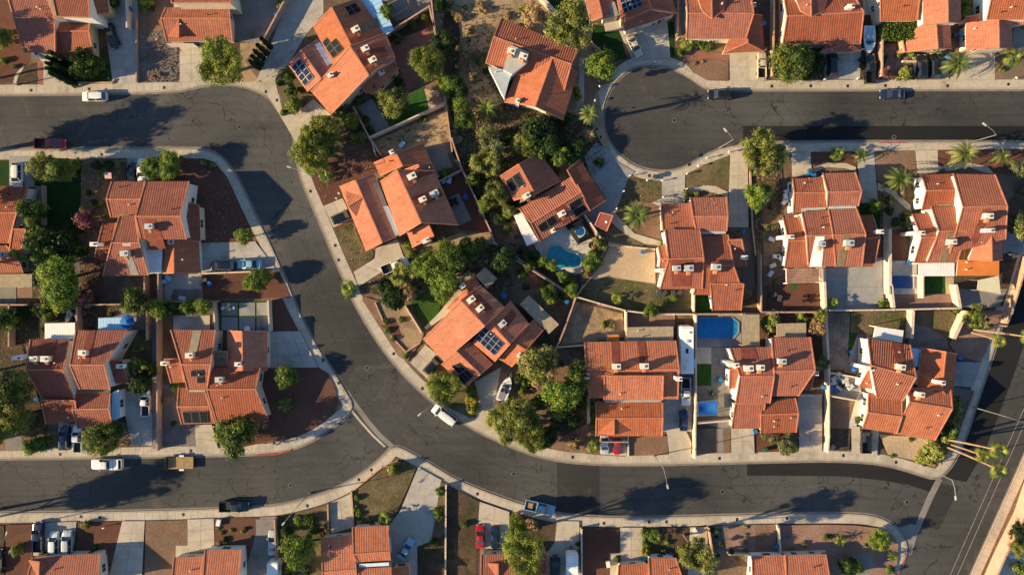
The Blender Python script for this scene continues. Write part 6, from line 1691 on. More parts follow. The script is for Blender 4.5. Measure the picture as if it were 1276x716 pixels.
# flat trailer in the street
tile(0, 3); w = W(P('893,160')[0], .7); o = root('flat_trailer', (w.x, w.y, 0), pi)
for k in range(9):
    mb = MB(); mb.box((0, -1.15 + (k + .5) * 2.3 / 9, .68), (5.0, 2.3 / 9 - .03, .06)); mb.obj('deck_plank', ['deck_timber'], o)
mb = MB()
for s in (-1, 1): mb.box((0, s * 1.2, .64), (5.1, .09, .16))
mb.box((2.55, 0, .64), (.09, 2.3, .16)); mb.box((-2.55, 0, .64), (.09, 2.3, .16)); mb.box((2.45, 0, 1.0), (.07, 2.3, .6)); mb.bar((2.6, .8, .6), (3.6, 0, .5), .1); mb.bar((2.6, -.8, .6), (3.6, 0, .5), .1); mb.obj('frame', ['black_part'], o)
for s in (-1, 1): 
    wh = ob('wheel', WH[0], o, (-.3, s * 1.32, .34)); ob('rim', WH[1], wh); mb = MB(); mb.box((-.3, s * 1.34, .78), (.9, .3, .06)); mb.obj('mudguard', ['cover_white'], o)
tag(o, 'flat trailer with a timber plank deck behind the white pickup', 'trailer')
def boat(c, r, at, L, Wd, ang, label, open_=True):
    tile(c, r); w = W(P(at)[0], 1.4); o = root('motor_boat', (w.x, w.y, .15), radians(ang)); m = MB()
    fr = [(-.5, .86), (-.3, .97), (-.05, 1), (.15, .94), (.30, .74), (.42, .42), (.5, .05)]
    lo = [(x * L, -y * Wd * .36, .55) for x, y in fr] + [(x * L, y * Wd * .36, .55) for x, y in fr[::-1]]
    hi = [(x * L, -y * Wd * .5, 1.35) for x, y in fr] + [(x * L, y * Wd * .5, 1.35) for x, y in fr[::-1]]
    m.prism(lo, hi); m.obj('hull', ['cover_white'], o)
    m = MB(); inn = [(x * L * .82 - .15, -y * Wd * .34, 1.37) for x, y in fr[:5]] + [(x * L * .82 - .15, y * Wd * .34, 1.37) for x, y in fr[:5][::-1]]
    m.prism([(a, b, 1.34) for a, b, c_ in inn], inn); m.obj('cockpit', ['metal_grey' if open_ else 'cover_blue'], o)
    for s in (-1, 1): m = MB(); m.box((-.4, s * .45, 1.55), (.55, .5, .4)); m.obj('seat', ['black_part' if open_ else 'cover_white'], o)
    m = MB(); m.prism([(L * .12, -Wd * .36, 1.36), (L * .22, 0, 1.36), (L * .12, Wd * .36, 1.36), (L * .10, 0, 1.36)], [(L * .09, -Wd * .34, 1.7), (L * .17, 0, 1.7), (L * .09, Wd * .34, 1.7), (L * .08, 0, 1.7)]); m.obj('windscreen', ['glass'], o)
    m = MB(); m.box((-L * .5 - .2, 0, 1.2), (.45, .5, .9), tap=.8); m.obj('outboard_motor', ['black_part'], o)
    m = MB(); m.bar((L * .4, 0, .45), (L * .5 + 1.0, 0, .45), .1); m.bar((-L * .4, -.6, .45), (L * .4, -.5, .45), .1); m.bar((-L * .4, .6, .45), (L * .4, .5, .45), .1); m.obj('boat_trailer', ['steel'], o)
    for s in (-1, 1): wh = ob('wheel', WH[0], o, (-.5, s * .95, .34)); ob('rim', WH[1], wh)
    tag(o, label, 'boat')
boat(3,0,'507,196',5.2,2.3,-90,'covered white boat standing bow down between the house and the fence', False)
boat(1,2,'1230,495',4.9,2.1,68,'white open boat with dark seats on the driveway of the middle angled house')

# ------------------------------------------------------------------ street lamps, bins, covers, furniture
def lamp(base, top, head, hgt, label):
    z = hgt; b = W(base, .13); t = W(top, z); t2 = Vector((b.x, b.y, z)); hd = W(head, z + .5)
    o = root('street_lamp', b); L = lambda v: Vector(v) - b
    mb = MB(); mb.tube([(0, 0, 0), L(t2) * .5, L(t2)], [.11, .08, .06], 8); mb.cyl((0, 0, 0), .2, .3, 8); mb.obj('pole', ['steel'], o)
    a = L(t2); e = L(hd); mb = MB(); mb.tube([a - Vector((0, 0, .05)), a.lerp(e, .4) + Vector((0, 0, .3)), e], [.045, .04, .035], 6); mb.obj('arm', ['steel'], o)
    mb = MB(); d = (e - a); mb.box((0, 0, 0), (.85, .28, .16), tap=.8); mb.obj('lamp_head', ['lamp_grey'], o, loc=e, rot=(0, 0, atan2(d.y, d.x)))
    tag(o, label, 'street lamp', 'street lamps along the kerbs')
lamp((814.5, 567), (831, 588), (832, 606), 8.5, 'street lamp on the upper kerb reaching over the lower street')
lamp((1149, 580), (1192, 603), (1191, 620), 9.0, 'street lamp at the corner of the lower street and the wide road')
lamp((1213, 507), (1272, 527), (1290, 531), 9.0, 'street lamp leaning out over the wide right road')
lamp((1218, 178), (1248, 172), (1227, 156), 4.6, 'street lamp on the lower kerb of the top right street') if False else lamp((1205, 178.5), (1226, 172), (1227, 155), 8.0, 'street lamp on the lower kerb of the top right street')
lamp((897, 184), (907, 179), (904, 162), 8.0, 'street lamp beside the bulb of the top street')
lamp((545, 493), (541, 498), (523, 516), 8.5, 'street lamp next to the soft green tree on the curve')
lamp((400, 224), (383, 217), (360, 208), 8.5, 'street lamp on the bend by the fan leaves')
lamp((386, 614), (366, 637), (353, 652), 8.5, 'street lamp at the small corner garden on the lower street')
lamp((50, 650), (14, 676), (8, 664), 9.0, 'street lamp at the lower left kerb')
lamp((22, 106), (-18, 92), (-30, 88), 8.0, 'street lamp at the upper left kerb')
def bin_mesh(col):
    mb = MB(); mb.prism([(-.25, -.28, .1), (.25, -.28, .1), (.25, .28, .1), (-.25, .28, .1)], [(-.32, -.36, 1.0), (.32, -.36, 1.0), (.32, .36, 1.0), (-.32, .36, 1.0)]); b = mb.mesh('wheelie_bin', [col])
    mb = MB(); mb.box((0, .02, 1.04), (.70, .80, .09), tap=.93); mb.box((0, .42, 1.0), (.5, .06, .06)); return b, mb.mesh('lid', [col])
def bins(c, r, s, col, look):
    tile(c, r)
    for p in P(s):
        b, l = cached(('bin', col), lambda: bin_mesh(col)); w = W(p, .9)
        o = root('wheelie_bin', (w.x, w.y, .15), RND.uniform(0, 6.28)); ob('body', b, o); ob('lid', l, o)
        PEND.append((o, look, p, 'bin', 3))
bl_ = 'blue plastic wheelie bin'; gr_ = 'dark wheelie bin'
bins(0,0,'643,45', 'bin_blue', bl_); bins(0,0,'972,210', 'bin_blue', bl_); bins(1,0,'97,78', 'bin_blue', bl_); bins(2,0,'690,115', 'bin_blue', bl_); bins(2,0,'720,103', 'bin_grey', gr_); bins(2,0,'167,602', 'bin_blue', bl_)
bins(2,0,'1240,118', 'bin_blue', bl_); bins(3,0,'955,168 893,285', 'bin_blue', bl_); bins(3,0,'930,175', 'bin_grey', gr_)
bins(0,1,'1040,690', 'bin_blue', bl_); bins(0,1,'1000,690 1018,670', 'bin_grey', gr_); bins(0,1,'985,615', 'bin_blue', bl_); bins(3,1,'208,142 230,152', 'bin_blue', bl_); bins(3,1,'212,130', 'bin_grey', gr_)
bins(2,1,'410,357', 'bin_blue', bl_); bins(2,1,'640,533', 'bin_blue', bl_); bins(2,1,'1140,430', 'bin_blue', bl_); bins(2,1,'1120,432 700,158', 'bin_grey', gr_); bins(3,1,'868,130 1210,542', 'bin_grey', gr_); bins(3,1,'705,580', 'bin_blue', bl_)
bins(0,2,'185,548 608,672', 'bin_blue', bl_); bins(1,2,'15,196', 'bin_blue', bl_); bins(3,2,'955,340', 'bin_blue', bl_); bins(3,2,'975,345', 'bin_grey', gr_); bins(3,2,'282,488', 'bin_blue', bl_)
bins(2,2,'262,62 1025,448', 'bin_blue', bl_); bins(3,3,'47,575', 'bin_blue', bl_); bins(2,3,'648,632 780,615 1197,5', 'bin_blue', bl_); bins(2,3,'1250,95', 'bin_green', 'dark green wheelie bin'); bins(1,1,'588,38', 'bin_blue', bl_)
bins(0,3,'490,650', 'bin_blue', bl_); bins(3,2,'415,310', 'bin_blue', bl_)
# water meter lids set in the pavements
def lids(c, r, s):
    tile(c, r)
    for p in P(s):
        m = cached('lid_', lambda: (lambda b: (b.box((0, 0, 0), (.42, .55, .05)), b.mesh('meter_cover', ['black_part']))[1])(MB()))
        w = W(p, .16); o = ob('meter_cover', m, None, (w.x, w.y, .165)); PEND.append((o, 'small dark water meter lid in the pavement', p, 'cover', 2))
lids(0,0,'153,448 440,442 813,435 180,388'); lids(1,0,'45,455 100,497'); lids(3,0,'22,428 215,426 398,427 585,425 893,426 1195,418'); lids(0,1,'503,50 385,70'); lids(1,1,'265,232 388,500 405,572'); lids(1,2,'678,320 820,492 328,352 405,465')
lids(0,3,'298,118 945,100 400,426 495,430 908,416'); lids(1,3,'567,195 505,243 250,372 1093,314 85,62'); lids(2,3,'292,132 1020,138 447,459 671,453 757,452 1107,440'); lids(3,3,'377,124 638,157 97,434'); lids(2,1,'922,55 870,100 672,155'); lids(2,2,'0,0') if False else None
lids(1,0,'1264,1') if False else None
lids(2,0,'412,640 432,680 500,360')
# small corner marker plates and mail boxes
def mailbox(c, r, s, col='cover_white'):
    tile(c, r)
    for p in P(s):
        w = W(p, .9); o = root('mailbox', (w.x, w.y, .13), RND.uniform(0, 3)); mb = MB(); mb.box((0, 0, .5), (.12, .12, 1.0)); mb.obj('post', ['timber'], o)
        mb = MB(); mb.box((0, 0, 1.1), (.42, .22, .24), tap=.85); mb.obj('letter_box', [col], o); PEND.append((o, 'small pale mailbox on a post', p, 'mailbox', 2))
mailbox(2,1,'577,155 545,232 660,178 735,180 740,262 858,145 912,106 957,66 857,220 510,318 1065,38'); mailbox(2,0,'425,430 402,500 700,310'); mailbox(3,0,'210,400 282,396 444,392 1230,388'); mailbox(0,3,'516,480 165,90 625,8'); mailbox(1,1,'395,268 408,243')
# boulders
ROCK = []
for k in range(3):
    rr = random.Random(k); mb = MB(); n = 7; rg = []
    pr = [(0, .75), (.35, 1.0), (.7, .7)]
    V = []; F = []
    for z, s in pr:
        i = len(V); V += [(s * cos(2 * pi * j / n) * rr.uniform(.8, 1.15), s * sin(2 * pi * j / n) * rr.uniform(.8, 1.15), z * rr.uniform(.9, 1.1)) for j in range(n)]; rg.append(i)
    for a, b in zip(rg, rg[1:]): F += [(a + j, a + (j + 1) % n, b + (j + 1) % n, b + j) for j in range(n)]
    F.append(tuple(rg[-1] + j for j in range(n))); ROCK.append(mesh('boulder', V, F, 'rock'))
def rocks(c, r, s, rad=5.5, look='tan garden boulder'):
    tile(c, r)
    for p in P(s):
        w = W(p, .3); R = rad / K * S; o = ob('boulder', ROCK[RND.randrange(3)], None, (w.x, w.y, .13), (0, 0, RND.uniform(0, 6)), (R, R * RND.uniform(.7, 1), R * .8)); PEND.append((o, look, p, 'boulder', 3))
rocks(1,3,'740,237 728,245 583,278 537,297 610,368 680,355 640,385 685,380 565,408 570,220', 9); rocks(0,1,'485,155 500,140 525,130 550,140 560,165 520,172 490,170', 7, 'red brown rock ringing the flag bed'); rocks(3,0,'570,392 600,396 640,397 875,385 900,390 920,380 555,385', 7); rocks(3,3,'770,158 800,168 830,172 860,165 885,145', 7, 'pale boulder at the corner bed'); rocks(2,3,'755,548 155,515 470,572', 9); rocks(1,2,'1085,560 1080,610', 6)
rocks(0,0,'775,170 775,195 890,190 535,390', 7); rocks(2,1,'905,560 480,500', 1) if False else None
rocks(3,2,'835,128 850,140 862,128 848,118', 6, 'rock of the small fire ring'); rocks(0,3,'810,505 825,520 850,510 838,540 765,538 480,495', 7)
# parasols
def parasol(c, r, at, rad, mat, label, h=2.4):
    tile(c, r); p = P(at)[0]; w = W(p, h); o = root('parasol', (w.x, w.y, .2)); R = rad / K * S
    for k in range(8):
        a, b = k * pi / 4, (k + 1) * pi / 4; mb = MB()
        A, B_, C_ = Vector((0, 0, h + .35)), Vector((R * cos(a), R * sin(a), h - .1)), Vector((R * cos(b), R * sin(b), h - .1)); d = Vector((0, 0, -.03)); mb.prism([A + d, B_ + d, C_ + d], [A, B_, C_]); mb.obj('canopy_panel', [mat], o)
    mb = MB(); mb.tube([(0, 0, 0), (0, 0, h + .45)], .04, 8); mb.cyl((0, 0, 0), .3, .1, 10); mb.obj('pole', ['metal_grey'], o); tag(o, label, 'parasol')
parasol(0,2,'633,160',36,'fabric_blue','bright blue parasol in the left middle back yard',2.6); parasol(1,1,'1036,258',14,'fabric_blue','small round blue parasol table on the angled patio',1.4)
parasol(3,2,'430,398',13,'fabric_blue','small blue parasol at the white wall beside the junk filled yard',1.4)
# spa gazebo with dark net
tile(2, 1); q = [W(p, 2.3) for p in P('255,402 345,360 408,455 318,495')]; cc = sum(q, Vector()) / 4; o = root('gazebo', (cc.x, cc.y, .15)); L = lambda v: Vector(v) - o.location
mb = MB()
for v in q: mb.box((L(v).x, L(v).y, 1.1), (.12, .12, 2.2))
mb.obj('frame', ['black_part'], o)
top = cc + Vector((0, 0, 1.0))
for k in range(4): mb = MB(); a, b = q[k], q[(k + 1) % 4]; i1 = a.lerp(top, .45); i2 = b.lerp(top, .45); d = Vector((0, 0, -.04)); mb.prism([L(a) + d, L(b) + d, L(i2) + d, L(i1) + d], [L(a), L(b), L(i2), L(i1)]); mb.obj('roof_panel', ['solar_dark'], o)
mb = MB(); mb.cyl((0, 0, 0), 1.05, .9, 20); sp = mb.obj('spa_tub', ['cover_blue'], o); mb = MB(); mb.cyl((0, 0, .9), .85, .03, 20); mb.obj('spa_cover', ['cover_navy'], sp)
tag(o, 'dark open gazebo over a round spa above the kidney pool', 'gazebo')
# red shed
tile(2, 1); w_ = P('445,382')[0]; sh = House('the red shed', w_, 28, 'sun_bleached_red', 'timber'); sh.o.name = 'garden_shed'; sh.S('403,400 460,430 492,352 430,337', 2.1, mat='sun_bleached_red'); sh.patch('452,380 462,378 464,388 454,390', 'patch_white', 'roof_vent'); House.all.remove(sh); tag(sh.o, 'small red roofed shed between the pool and the blue grey drive', 'shed')
# blue shade sail with frame
tile(2, 2); q = [W(p, 2.4) for p in P('912,560 1008,548 1012,622 915,628')]; cc = sum(q, Vector()) / 4; o = root('shade_sail', (cc.x, cc.y, .15)); L = lambda v: Vector(v) - o.location
mb = MB(); N = 8
for i in range(N):
    for j in range(N):
        def g_(u, v): p = q[0].lerp(q[1], u).lerp(q[3].lerp(q[2], u), v); sag = sin(pi * u) * sin(pi * v); p.z -= .45 * sag; return L(p + (cc - p) * .16 * (1 - sag) * (sin(pi * u) + sin(pi * v)) * .5)
        mb.quad(g_(i / N, (j + 1) / N), g_((i + 1) / N, (j + 1) / N), g_((i + 1) / N, j / N), g_(i / N, j / N))
mb.obj('sail', ['fabric_blue'], o); mb = MB()
for v in q: mb.box((L(v).x, L(v).y, 1.2), (.1, .1, 2.5))
for k in range(4): mb.bar(L(q[k]), L(q[(k + 1) % 4]), .07)
mb.obj('frame', ['steel'], o); tag(o, 'blue shade sail on a steel frame below the turf square', 'shade sail')
# cream sail at the right
tile(3, 1); q = [W(p, 2.6) for p in P('1045,672 1148,650 1158,740 1040,722')]; cc = sum(q, Vector()) / 4; o = root('shade_sail', (cc.x, cc.y, .15)); mb = MB()
mb.poly([Vector(v) - o.location for v in (q if area2(q) > 0 else q[::-1])]); mb.prism([Vector(v) - o.location - Vector((0, 0, .05)) for v in q], [Vector(v) - o.location - Vector((0, 0, .01)) for v in q]); mb.obj('sail', ['fabric_cream'], o); mb = MB()
for v in q: mb.box(((v - o.location).x, (v - o.location).y, 1.25), (.1, .1, 2.5))
mb.obj('frame', ['steel'], o); tag(o, 'cream shade sail below the orange awning', 'shade sail')
# separate covers standing in yards
def cover(c, r, s, z, mat, label, n=10, pname='roof_board', cat='patio cover', post='timber'):
    tile(c, r); q = [W(p, z) for p in P(s)]; cc = sum(q, Vector()) / 4; o = root('patio_cover', (cc.x, cc.y, .15)); L = lambda v: Vector(v) - o.location; mb = MB()
    for v in q: v2 = v + (cc - v) * .05; mb.box((L(v2).x, L(v2).y, z / 2 - .15), (.14, .14, z - .2))
    mb.bar(L(q[0]) - Vector((0, 0, .15)), L(q[3]) - Vector((0, 0, .15)), .12); mb.bar(L(q[1]) - Vector((0, 0, .15)), L(q[2]) - Vector((0, 0, .15)), .12); mb.obj('frame', [post], o)
    for k in range(n): t = (k + .5) / n; mb = MB(); mb.bar(L(q[0].lerp(q[3], t)), L(q[1].lerp(q[2], t)), (q[3] - q[0]).length / n * .94, .06); mb.obj(pname, [mat], o)
    tag(o, label, cat)
cover(2,2,'1132,126 1132,283 1220,282 1218,126',2.5,'roof_tan','weathered tan cover at the right end of the blue rectangular pool',10)
cover(1,0,'600,-40 515,5 638,178 680,152',2.4,'cover_blue','pale blue patio cover beside the angled top house',8,'roof_panel',post='metal_grey')
cover(3,0,'10,-40 60,-40 50,210 5,215',2.2,'timber','narrow timber cover between two top houses',12) if False else None
# yellow pool-frame by the top house
tile(1, 0); q = [W(p, 2.3) for p in P('650,20 745,-20 755,35 670,85')]; o = root('pergola_frame', (q[0].x, q[0].y, .15)); mb = MB()
for k in range(4): mb.bar(q[k] - o.location, q[(k + 1) % 4] - o.location, .14); v = q[k] - o.location; mb.box((v.x, v.y, 1.1), (.12, .12, 2.2))
mb.obj('beam', ['leaf_yellow' if False else 'timber'], o); tag(o, 'open timber frame beside a bright tree at the top', 'pergola')
# flag
tile(0, 1); w = W(P('560,150')[0], .15); o = root('flag_pole', w); mb = MB(); mb.tube([(0, 0, 0), (0, 0, 3.0)], .04, 8); mb.obj('pole', ['steel'], o); fl = root('flag', (0, 0, 1.0)); fl.parent = o; fl.scale = (.68, .68, .68)
a_ = radians(-8)
for k in range(13):
    mb = MB(); y0 = .85 - k * .13; mb.box((.95 + (0), y0 - .9, 2.6 - k * .02), (1.9, .13, .015)); mb.obj('flag_stripe', ['flag_red' if k % 2 == 0 else 'flag_white'], fl)
mb = MB(); mb.box((.42, -.35 + .1, 2.62), (.84, .92, .02)); mb.obj('flag_canton', ['flag_blue'], fl)
st = MB()
for i in range(6):
    for j in range(5): st.cyl((.1 + i * .13, -.62 + j * .17, 2.632), .03, .004, 5)
st.obj('flag_stars', ['flag_white'], fl); fl['kind'] = 'stuff' if False else ''
if 'kind' in fl: del fl['kind']
tag(o, 'stars and stripes flag flying low over the left front garden rock bed', 'flag')
# patio furniture and yard clutter
def clutter(c, r, s, look, kind='table', mat='black_part'):
    tile(c, r)
    for p in P(s):
        w = W(p, .6); o = root('patio_table' if kind == 'table' else 'storage_box' if kind == 'box' else 'garden_chair', (w.x, w.y, .2), RND.uniform(0, 3))
        if kind == 'table':
            mb = MB(); mb.cyl((0, 0, .7), .6, .05, 16); mb.obj('table_top', [mat], o); mb = MB(); mb.cyl((0, 0, 0), .08, .7, 8); mb.cyl((0, 0, 0), .3, .05, 10); mb.obj('pedestal', [mat], o)
        elif kind == 'box': mb = MB(); mb.box((0, 0, .35), (1.2, .7, .7)); mb.obj('body', [mat], o); mb = MB(); mb.box((0, 0, .74), (1.26, .76, .07), tap=.95); mb.obj('lid', [mat], o)
        else:
            mb = MB(); mb.box((0, 0, .42), (.5, .5, .06)); mb.obj('seat', [mat], o); mb = MB(); mb.box((-.24, 0, .7), (.06, .5, .55)); mb.obj('backrest', [mat], o)
            for sx in (-1, 1):
                for sy in (-1, 1): mb = MB(); mb.box((sx * .21, sy * .21, .2), (.05, .05, .4)); mb.obj('leg', [mat], o)
        PEND.append((o, look, p, {'table': 'table', 'box': 'storage box'}.get(kind, 'chair'), 4))
clutter(1,1,'975,285 990,60','dark round patio table'); clutter(1,1,'958,275 992,292 985,268 965,300 975,45 1000,75','dark patio chair','chair'); clutter(1,1,'930,180 955,178 720,1','pale storage bench','box','cover_blue') 
clutter(0,2,'1133,93','square fire table on the slab patio','table','block_wall'); clutter(0,2,'1108,93 1158,93 1133,78','white chair around the fire table','chair','cover_white'); clutter(0,2,'1228,198','white round table at the slab patio edge','table','cover_white')
clutter(3,2,'330,440 350,425 372,450 395,470 350,490 410,485 385,440 325,465','pale odd box in the junk filled yard','box','ac_grey'); clutter(3,2,'340,500 318,490','blue tub box in the junk filled yard','box','bin_blue'); clutter(3,2,'375,480 400,455 360,470','dark chair in the junk filled yard','chair')
clutter(2,2,'745,22 790,22 820,20 720,20','dark storage crate below the sand yard','box','bin_grey'); clutter(3,1,'20,470 40,555 25,600 15,640 60,560','grey crate in the side yard','box','ac_grey'); clutter(3,2,'30,30 60,45','dark crate by the slatted patio','box','bin_grey')
clutter(3,2,'180,60 205,40 215,60 185,35','dark metal chair on the red patio','chair'); clutter(3,1,'90,260 85,285 100,230','white garden box by the gable wall','box','cover_white'); clutter(1,2,'1225,30','blue patio lounger table','table','bin_blue')
clutter(0,2,'905,45 350,120 390,130 340,140','grey storage box in the back yard','box','ac_grey'); clutter(3,0,'470,300 475,330','dark box beside the trailer','box','black_part'); clutter(0,1,'10,550 810,680 835,660','pale box near the patio','box','cover_blue'); clutter(1,0,'480,488 880,490','storage box by the lawn','box','ac_base'); clutter(3,3,'1215,620 1190,600','lounge box by the turquoise pool','box','cover_white'); clutter(3,3,'320,85','brick sign block by the pavement','box','block_wall')
clutter(2,1,'385,500','round dark table by the pool','table'); clutter(2,3,'900,500 468,660','pale box at the bottom drive','box','ac_beige'); clutter(0,3,'1085,455','white utility box at the pavement corner','box','cover_white')

# ------------------------------------------------------------------ block walls and fences
def wall(c, r, s, look, h=1.8, mat='block_wall', th=.22, z0=.1):
    tile(c, r); pts = P(s)
    ws = [W(p, z0) for p in pts]; o = root('block_wall', ws[0]); L = lambda v: Vector(v) - ws[0]
    for a, b in zip(ws, ws[1:]):
        d = b - a; ln = d.length; n = max(1, int(ln / 4.0))
        for k in range(n):
            p, q = a.lerp(b, k / n), a.lerp(b, (k + 1) / n); e = d.normalized() * .02
            mb = MB(); mb.bar(L(p) + Vector((0, 0, h / 2)) + e, L(q) + Vector((0, 0, h / 2)) - e, th, h); mb.obj('wall_panel', [mat], o)
            mb = MB(); mb.bar(L(p) + Vector((0, 0, h + .04)) - e * .5, L(q) + Vector((0, 0, h + .04)) + e * .5, th + .06, .07); mb.obj('coping', [mat], o)
            mb = MB(); mb.box((L(p).x, L(p).y, (h + .12) / 2), (.32, .32, h + .12), atan2(d.y, d.x)); mb.obj('pier', [mat], o)
    m = pts[len(pts) // 2 - 1]; m2 = pts[len(pts) // 2]
    PEND.append((o, look, ((m[0] + m2[0]) / 2, (m[1] + m2[1]) / 2), 'wall', 9)); return o
wl = 'long tan block wall between yards'
wall(0,0,'655,150 650,-60','pale block wall beside the driveway',mat='block_wall_pale'); wall(0,0,'683,408 683,100','low dark wall along the gravel yard',.6); wall(0,0,'1320,215 1480,-80','diagonal block wall left of the wide drive'); wall(0,0,'352,412 560,412 572,395','low curved brick edging of the lawn',.3)
wall(1,0,'640,190 860,50 870,100 890,160','block wall behind the angled patio'); wall(1,0,'862,-60 885,160 935,480 972,760','long boundary wall running down the sandy ground'); wall(1,0,'570,690 940,520','block wall below the small lawn',1.8,'block_wall_pale'); wall(1,0,'490,545 580,716 600,780','wall running down from the small lawn corner')
wall(1,1,'580,-10 620,60','short wall top of the angled orange house'); wall(1,1,'970,-20 985,30 1020,130 1160,432 1180,490 1290,560','long garden wall behind the angled orange house'); wall(1,1,'905,190 1015,135','short wall between two patios')
wall(2,0,'128,0 225,95','pale leaning wall piece at the top',1.8,'block_wall_pale',.5); wall(2,0,'380,225 460,300','short angled wall beside the dark lawn'); wall(2,0,'808,200 850,195','short wall by the top drive'); wall(2,0,'805,-60 803,190','side wall of the top driveway'); wall(3,0,'18,-60 14,210 10,390','fence wall between the two top houses'); wall(3,0,'548,80 545,390','timber toned fence beside the boat'); wall(3,0,'640,200 655,275','dark short wall by the gravel'); wall(3,0,'665,310 735,310 735,385','low tan wall around the parking pad',.7,'block_wall_pale')
wall(0,1,'232,210 232,400','short wall along the dark lawn',1.2); wall(0,1,'-200,-5 40,-5','fence at the left',.3) if False else None
wall(0,2,'-200,76 75,76 240,76 400,76 600,74 740,66 805,60 1095,60','long wall across the left middle yards'); wall(0,2,'78,80 78,280','wall between the shaded left yards'); wall(0,2,'752,50 752,250','left wall of the narrow alley'); wall(0,2,'803,60 803,790','long wall on the right of the narrow alley'); wall(0,2,'410,90 410,200','short yard wall'); wall(0,2,'1075,66 1085,205','wall at the left of the slab patio',1.6,'block_wall_pale'); wall(0,1,'740,640 742,780','short wall beneath the dark roof'); wall(0,1,'808,640 808,780','wall left of the small concrete yard'); wall(0,1,'1000,640 1385,625','low wall under the driveway of the black suv',.9,'block_wall_pale'); wall(0,2,'1345,60 1352,206','white wall right of the slab patio',1.8,'block_wall_pale')
wall(2,1,'0,550 100,620 250,720','pale garden wall below the pool',1.6); wall(2,2,'0,-150 250,10 310,40','garden wall under the kidney pool'); wall(2,2,'305,38 250,190 205,300 150,400','thin wall down the shaded back yard'); wall(2,2,'310,38 420,70 550,105 680,122 890,122','wall between sand yard and the lower houses',1.8,'block_wall_pale'); wall(2,2,'340,-15 305,40','short wall up from the junction'); wall(2,2,'218,285 350,275','pale wall left of the twin cooler house',1.2,'block_wall_pale'); wall(2,2,'551,105 551,250','tan wall left of the patio cover',1.8,'block_wall_pale')
wall(2,1,'335,716 430,600 480,505','rocky wall edge beside the pale sand yard',.5) ; wall(2,1,'470,498 700,520','low wall at the top of the sand yard',.5,'block_wall_pale'); wall(2,1,'350,355 425,465','pale wall beside the spa gazebo',1.8,'block_wall_pale'); wall(2,2,'885,-130 882,110','pale wall right of the sand yard',1.8,'block_wall_pale'); wall(2,2,'892,130 892,480 888,700 888,830','long pale wall right of the camper',1.8,'block_wall_pale')
wall(2,2,'890,122 1230,120 1280,118','wall above the rectangular pool',1.8); wall(2,1,'1210,550 1210,830','wall right of the stepped roof house'); wall(2,1,'1165,30 1180,410 1195,550','low wall edge by the long drive',.5); wall(2,2,'905,655 1085,640','wall below the blue sail',1.6,'block_wall_pale')
wall(3,2,'-40,112 270,112','dark wall between two red yards'); wall(3,2,'256,-190 268,112 285,420','pale wall bright in the sun',1.9,'block_wall_pale',.4); wall(3,1,'582,425 582,740','tall bright pale wall between the grey and pool yards',1.9,'block_wall_pale',.5); wall(3,2,'290,104 600,100 930,92','long pale wall below the grey concrete yard',1.9,'block_wall_pale'); wall(3,1,'745,655 745,760','wall right of the dark pool',1.8,'block_wall_pale'); wall(3,2,'588,-20 600,90','bright wall between yards',1.9,'block_wall_pale',.5)
wall(3,2,'905,-20 925,90','bright pale wall below the turf strip',1.9,'block_wall_pale',.5); wall(3,2,'695,105 688,240','bright wall right of the white slatted cover',1.9,'block_wall_pale',.5); wall(3,2,'955,110 895,240','bright diagonal wall near the palms',1.9,'block_wall_pale',.6); wall(3,2,'300,410 440,435','pale wall above the junk yard',1.6,'block_wall_pale'); wall(3,2,'292,522 440,548','pale wall below the junk yard',1.6,'block_wall_pale'); wall(3,2,'285,420 285,716 280,800','long wall right of the concrete drive',1.8,'block_wall_pale')
wall(3,1,'1262,560 1180,830 1150,900','side fence along the wide road at the right',1.8,'block_wall'); wall(3,1,'1100,355 1165,362','wall stub by the right house',1.5) if False else None
wall(3,2,'150,522 215,520','short wall by the concrete drive',1.4,'block_wall_pale'); wall(3,2,'1020,510 950,690','low wall along the side street',.5)
wall(3,3,'1330,130 1273,265 1228,400 1130,600 1060,760','long salmon coloured block wall along the wide road',2.6,'block_wall_pink',.3)
wall(1,3,'472,300 485,470','low wall at the left of the triangle garden',.6); wall(1,3,'472,300 620,180 700,148','low wall along the curved pavement',.4); wall(1,3,'940,265 937,700 937,800','thin pale wall dividing the two bottom gardens',1.0,'block_wall_pale'); wall(1,3,'100,430 112,760','fence left of the bottom garden',1.4); wall(1,3,'357,362 360,480','short fence right of the bottom garden',.8)
wall(2,3,'334,480 336,760','pale fence at the red gravel drive',1.2,'block_wall_pale'); wall(2,3,'960,475 985,640','wooden toned fence by the bottom right drive',1.2); wall(2,3,'565,26 566,125','low fence by the red car',.6,'block_wall_pale'); wall(2,3,'1060,600 1165,605','low wall beside the bottom gable',1.2,'block_wall_pale'); wall(0,3,'805,0 802,80','alley wall end at the lower street',.8); wall(3,3,'50,600 280,590','low dark wall at the bottom right roof',.9,'block_wall_pale'); wall(3,3,'45,465 55,600','tan wall left of the pink gravel',1.2,'block_wall_pale')
wall(1,2,'740,85 820,215','white garden wall beside the sand bed',.9,'block_wall_pale'); wall(1,2,'590,70 635,175','low rust coloured edging of the sand bed',.4); wall(1,2,'670,235 740,310 810,265','low rust coloured curved edging',.4); wall(1,2,'1455,190 1400,260','short fence by the tan cover') if False else None
wall(1,2,'1010,-100 1120,-20','x') if False else None

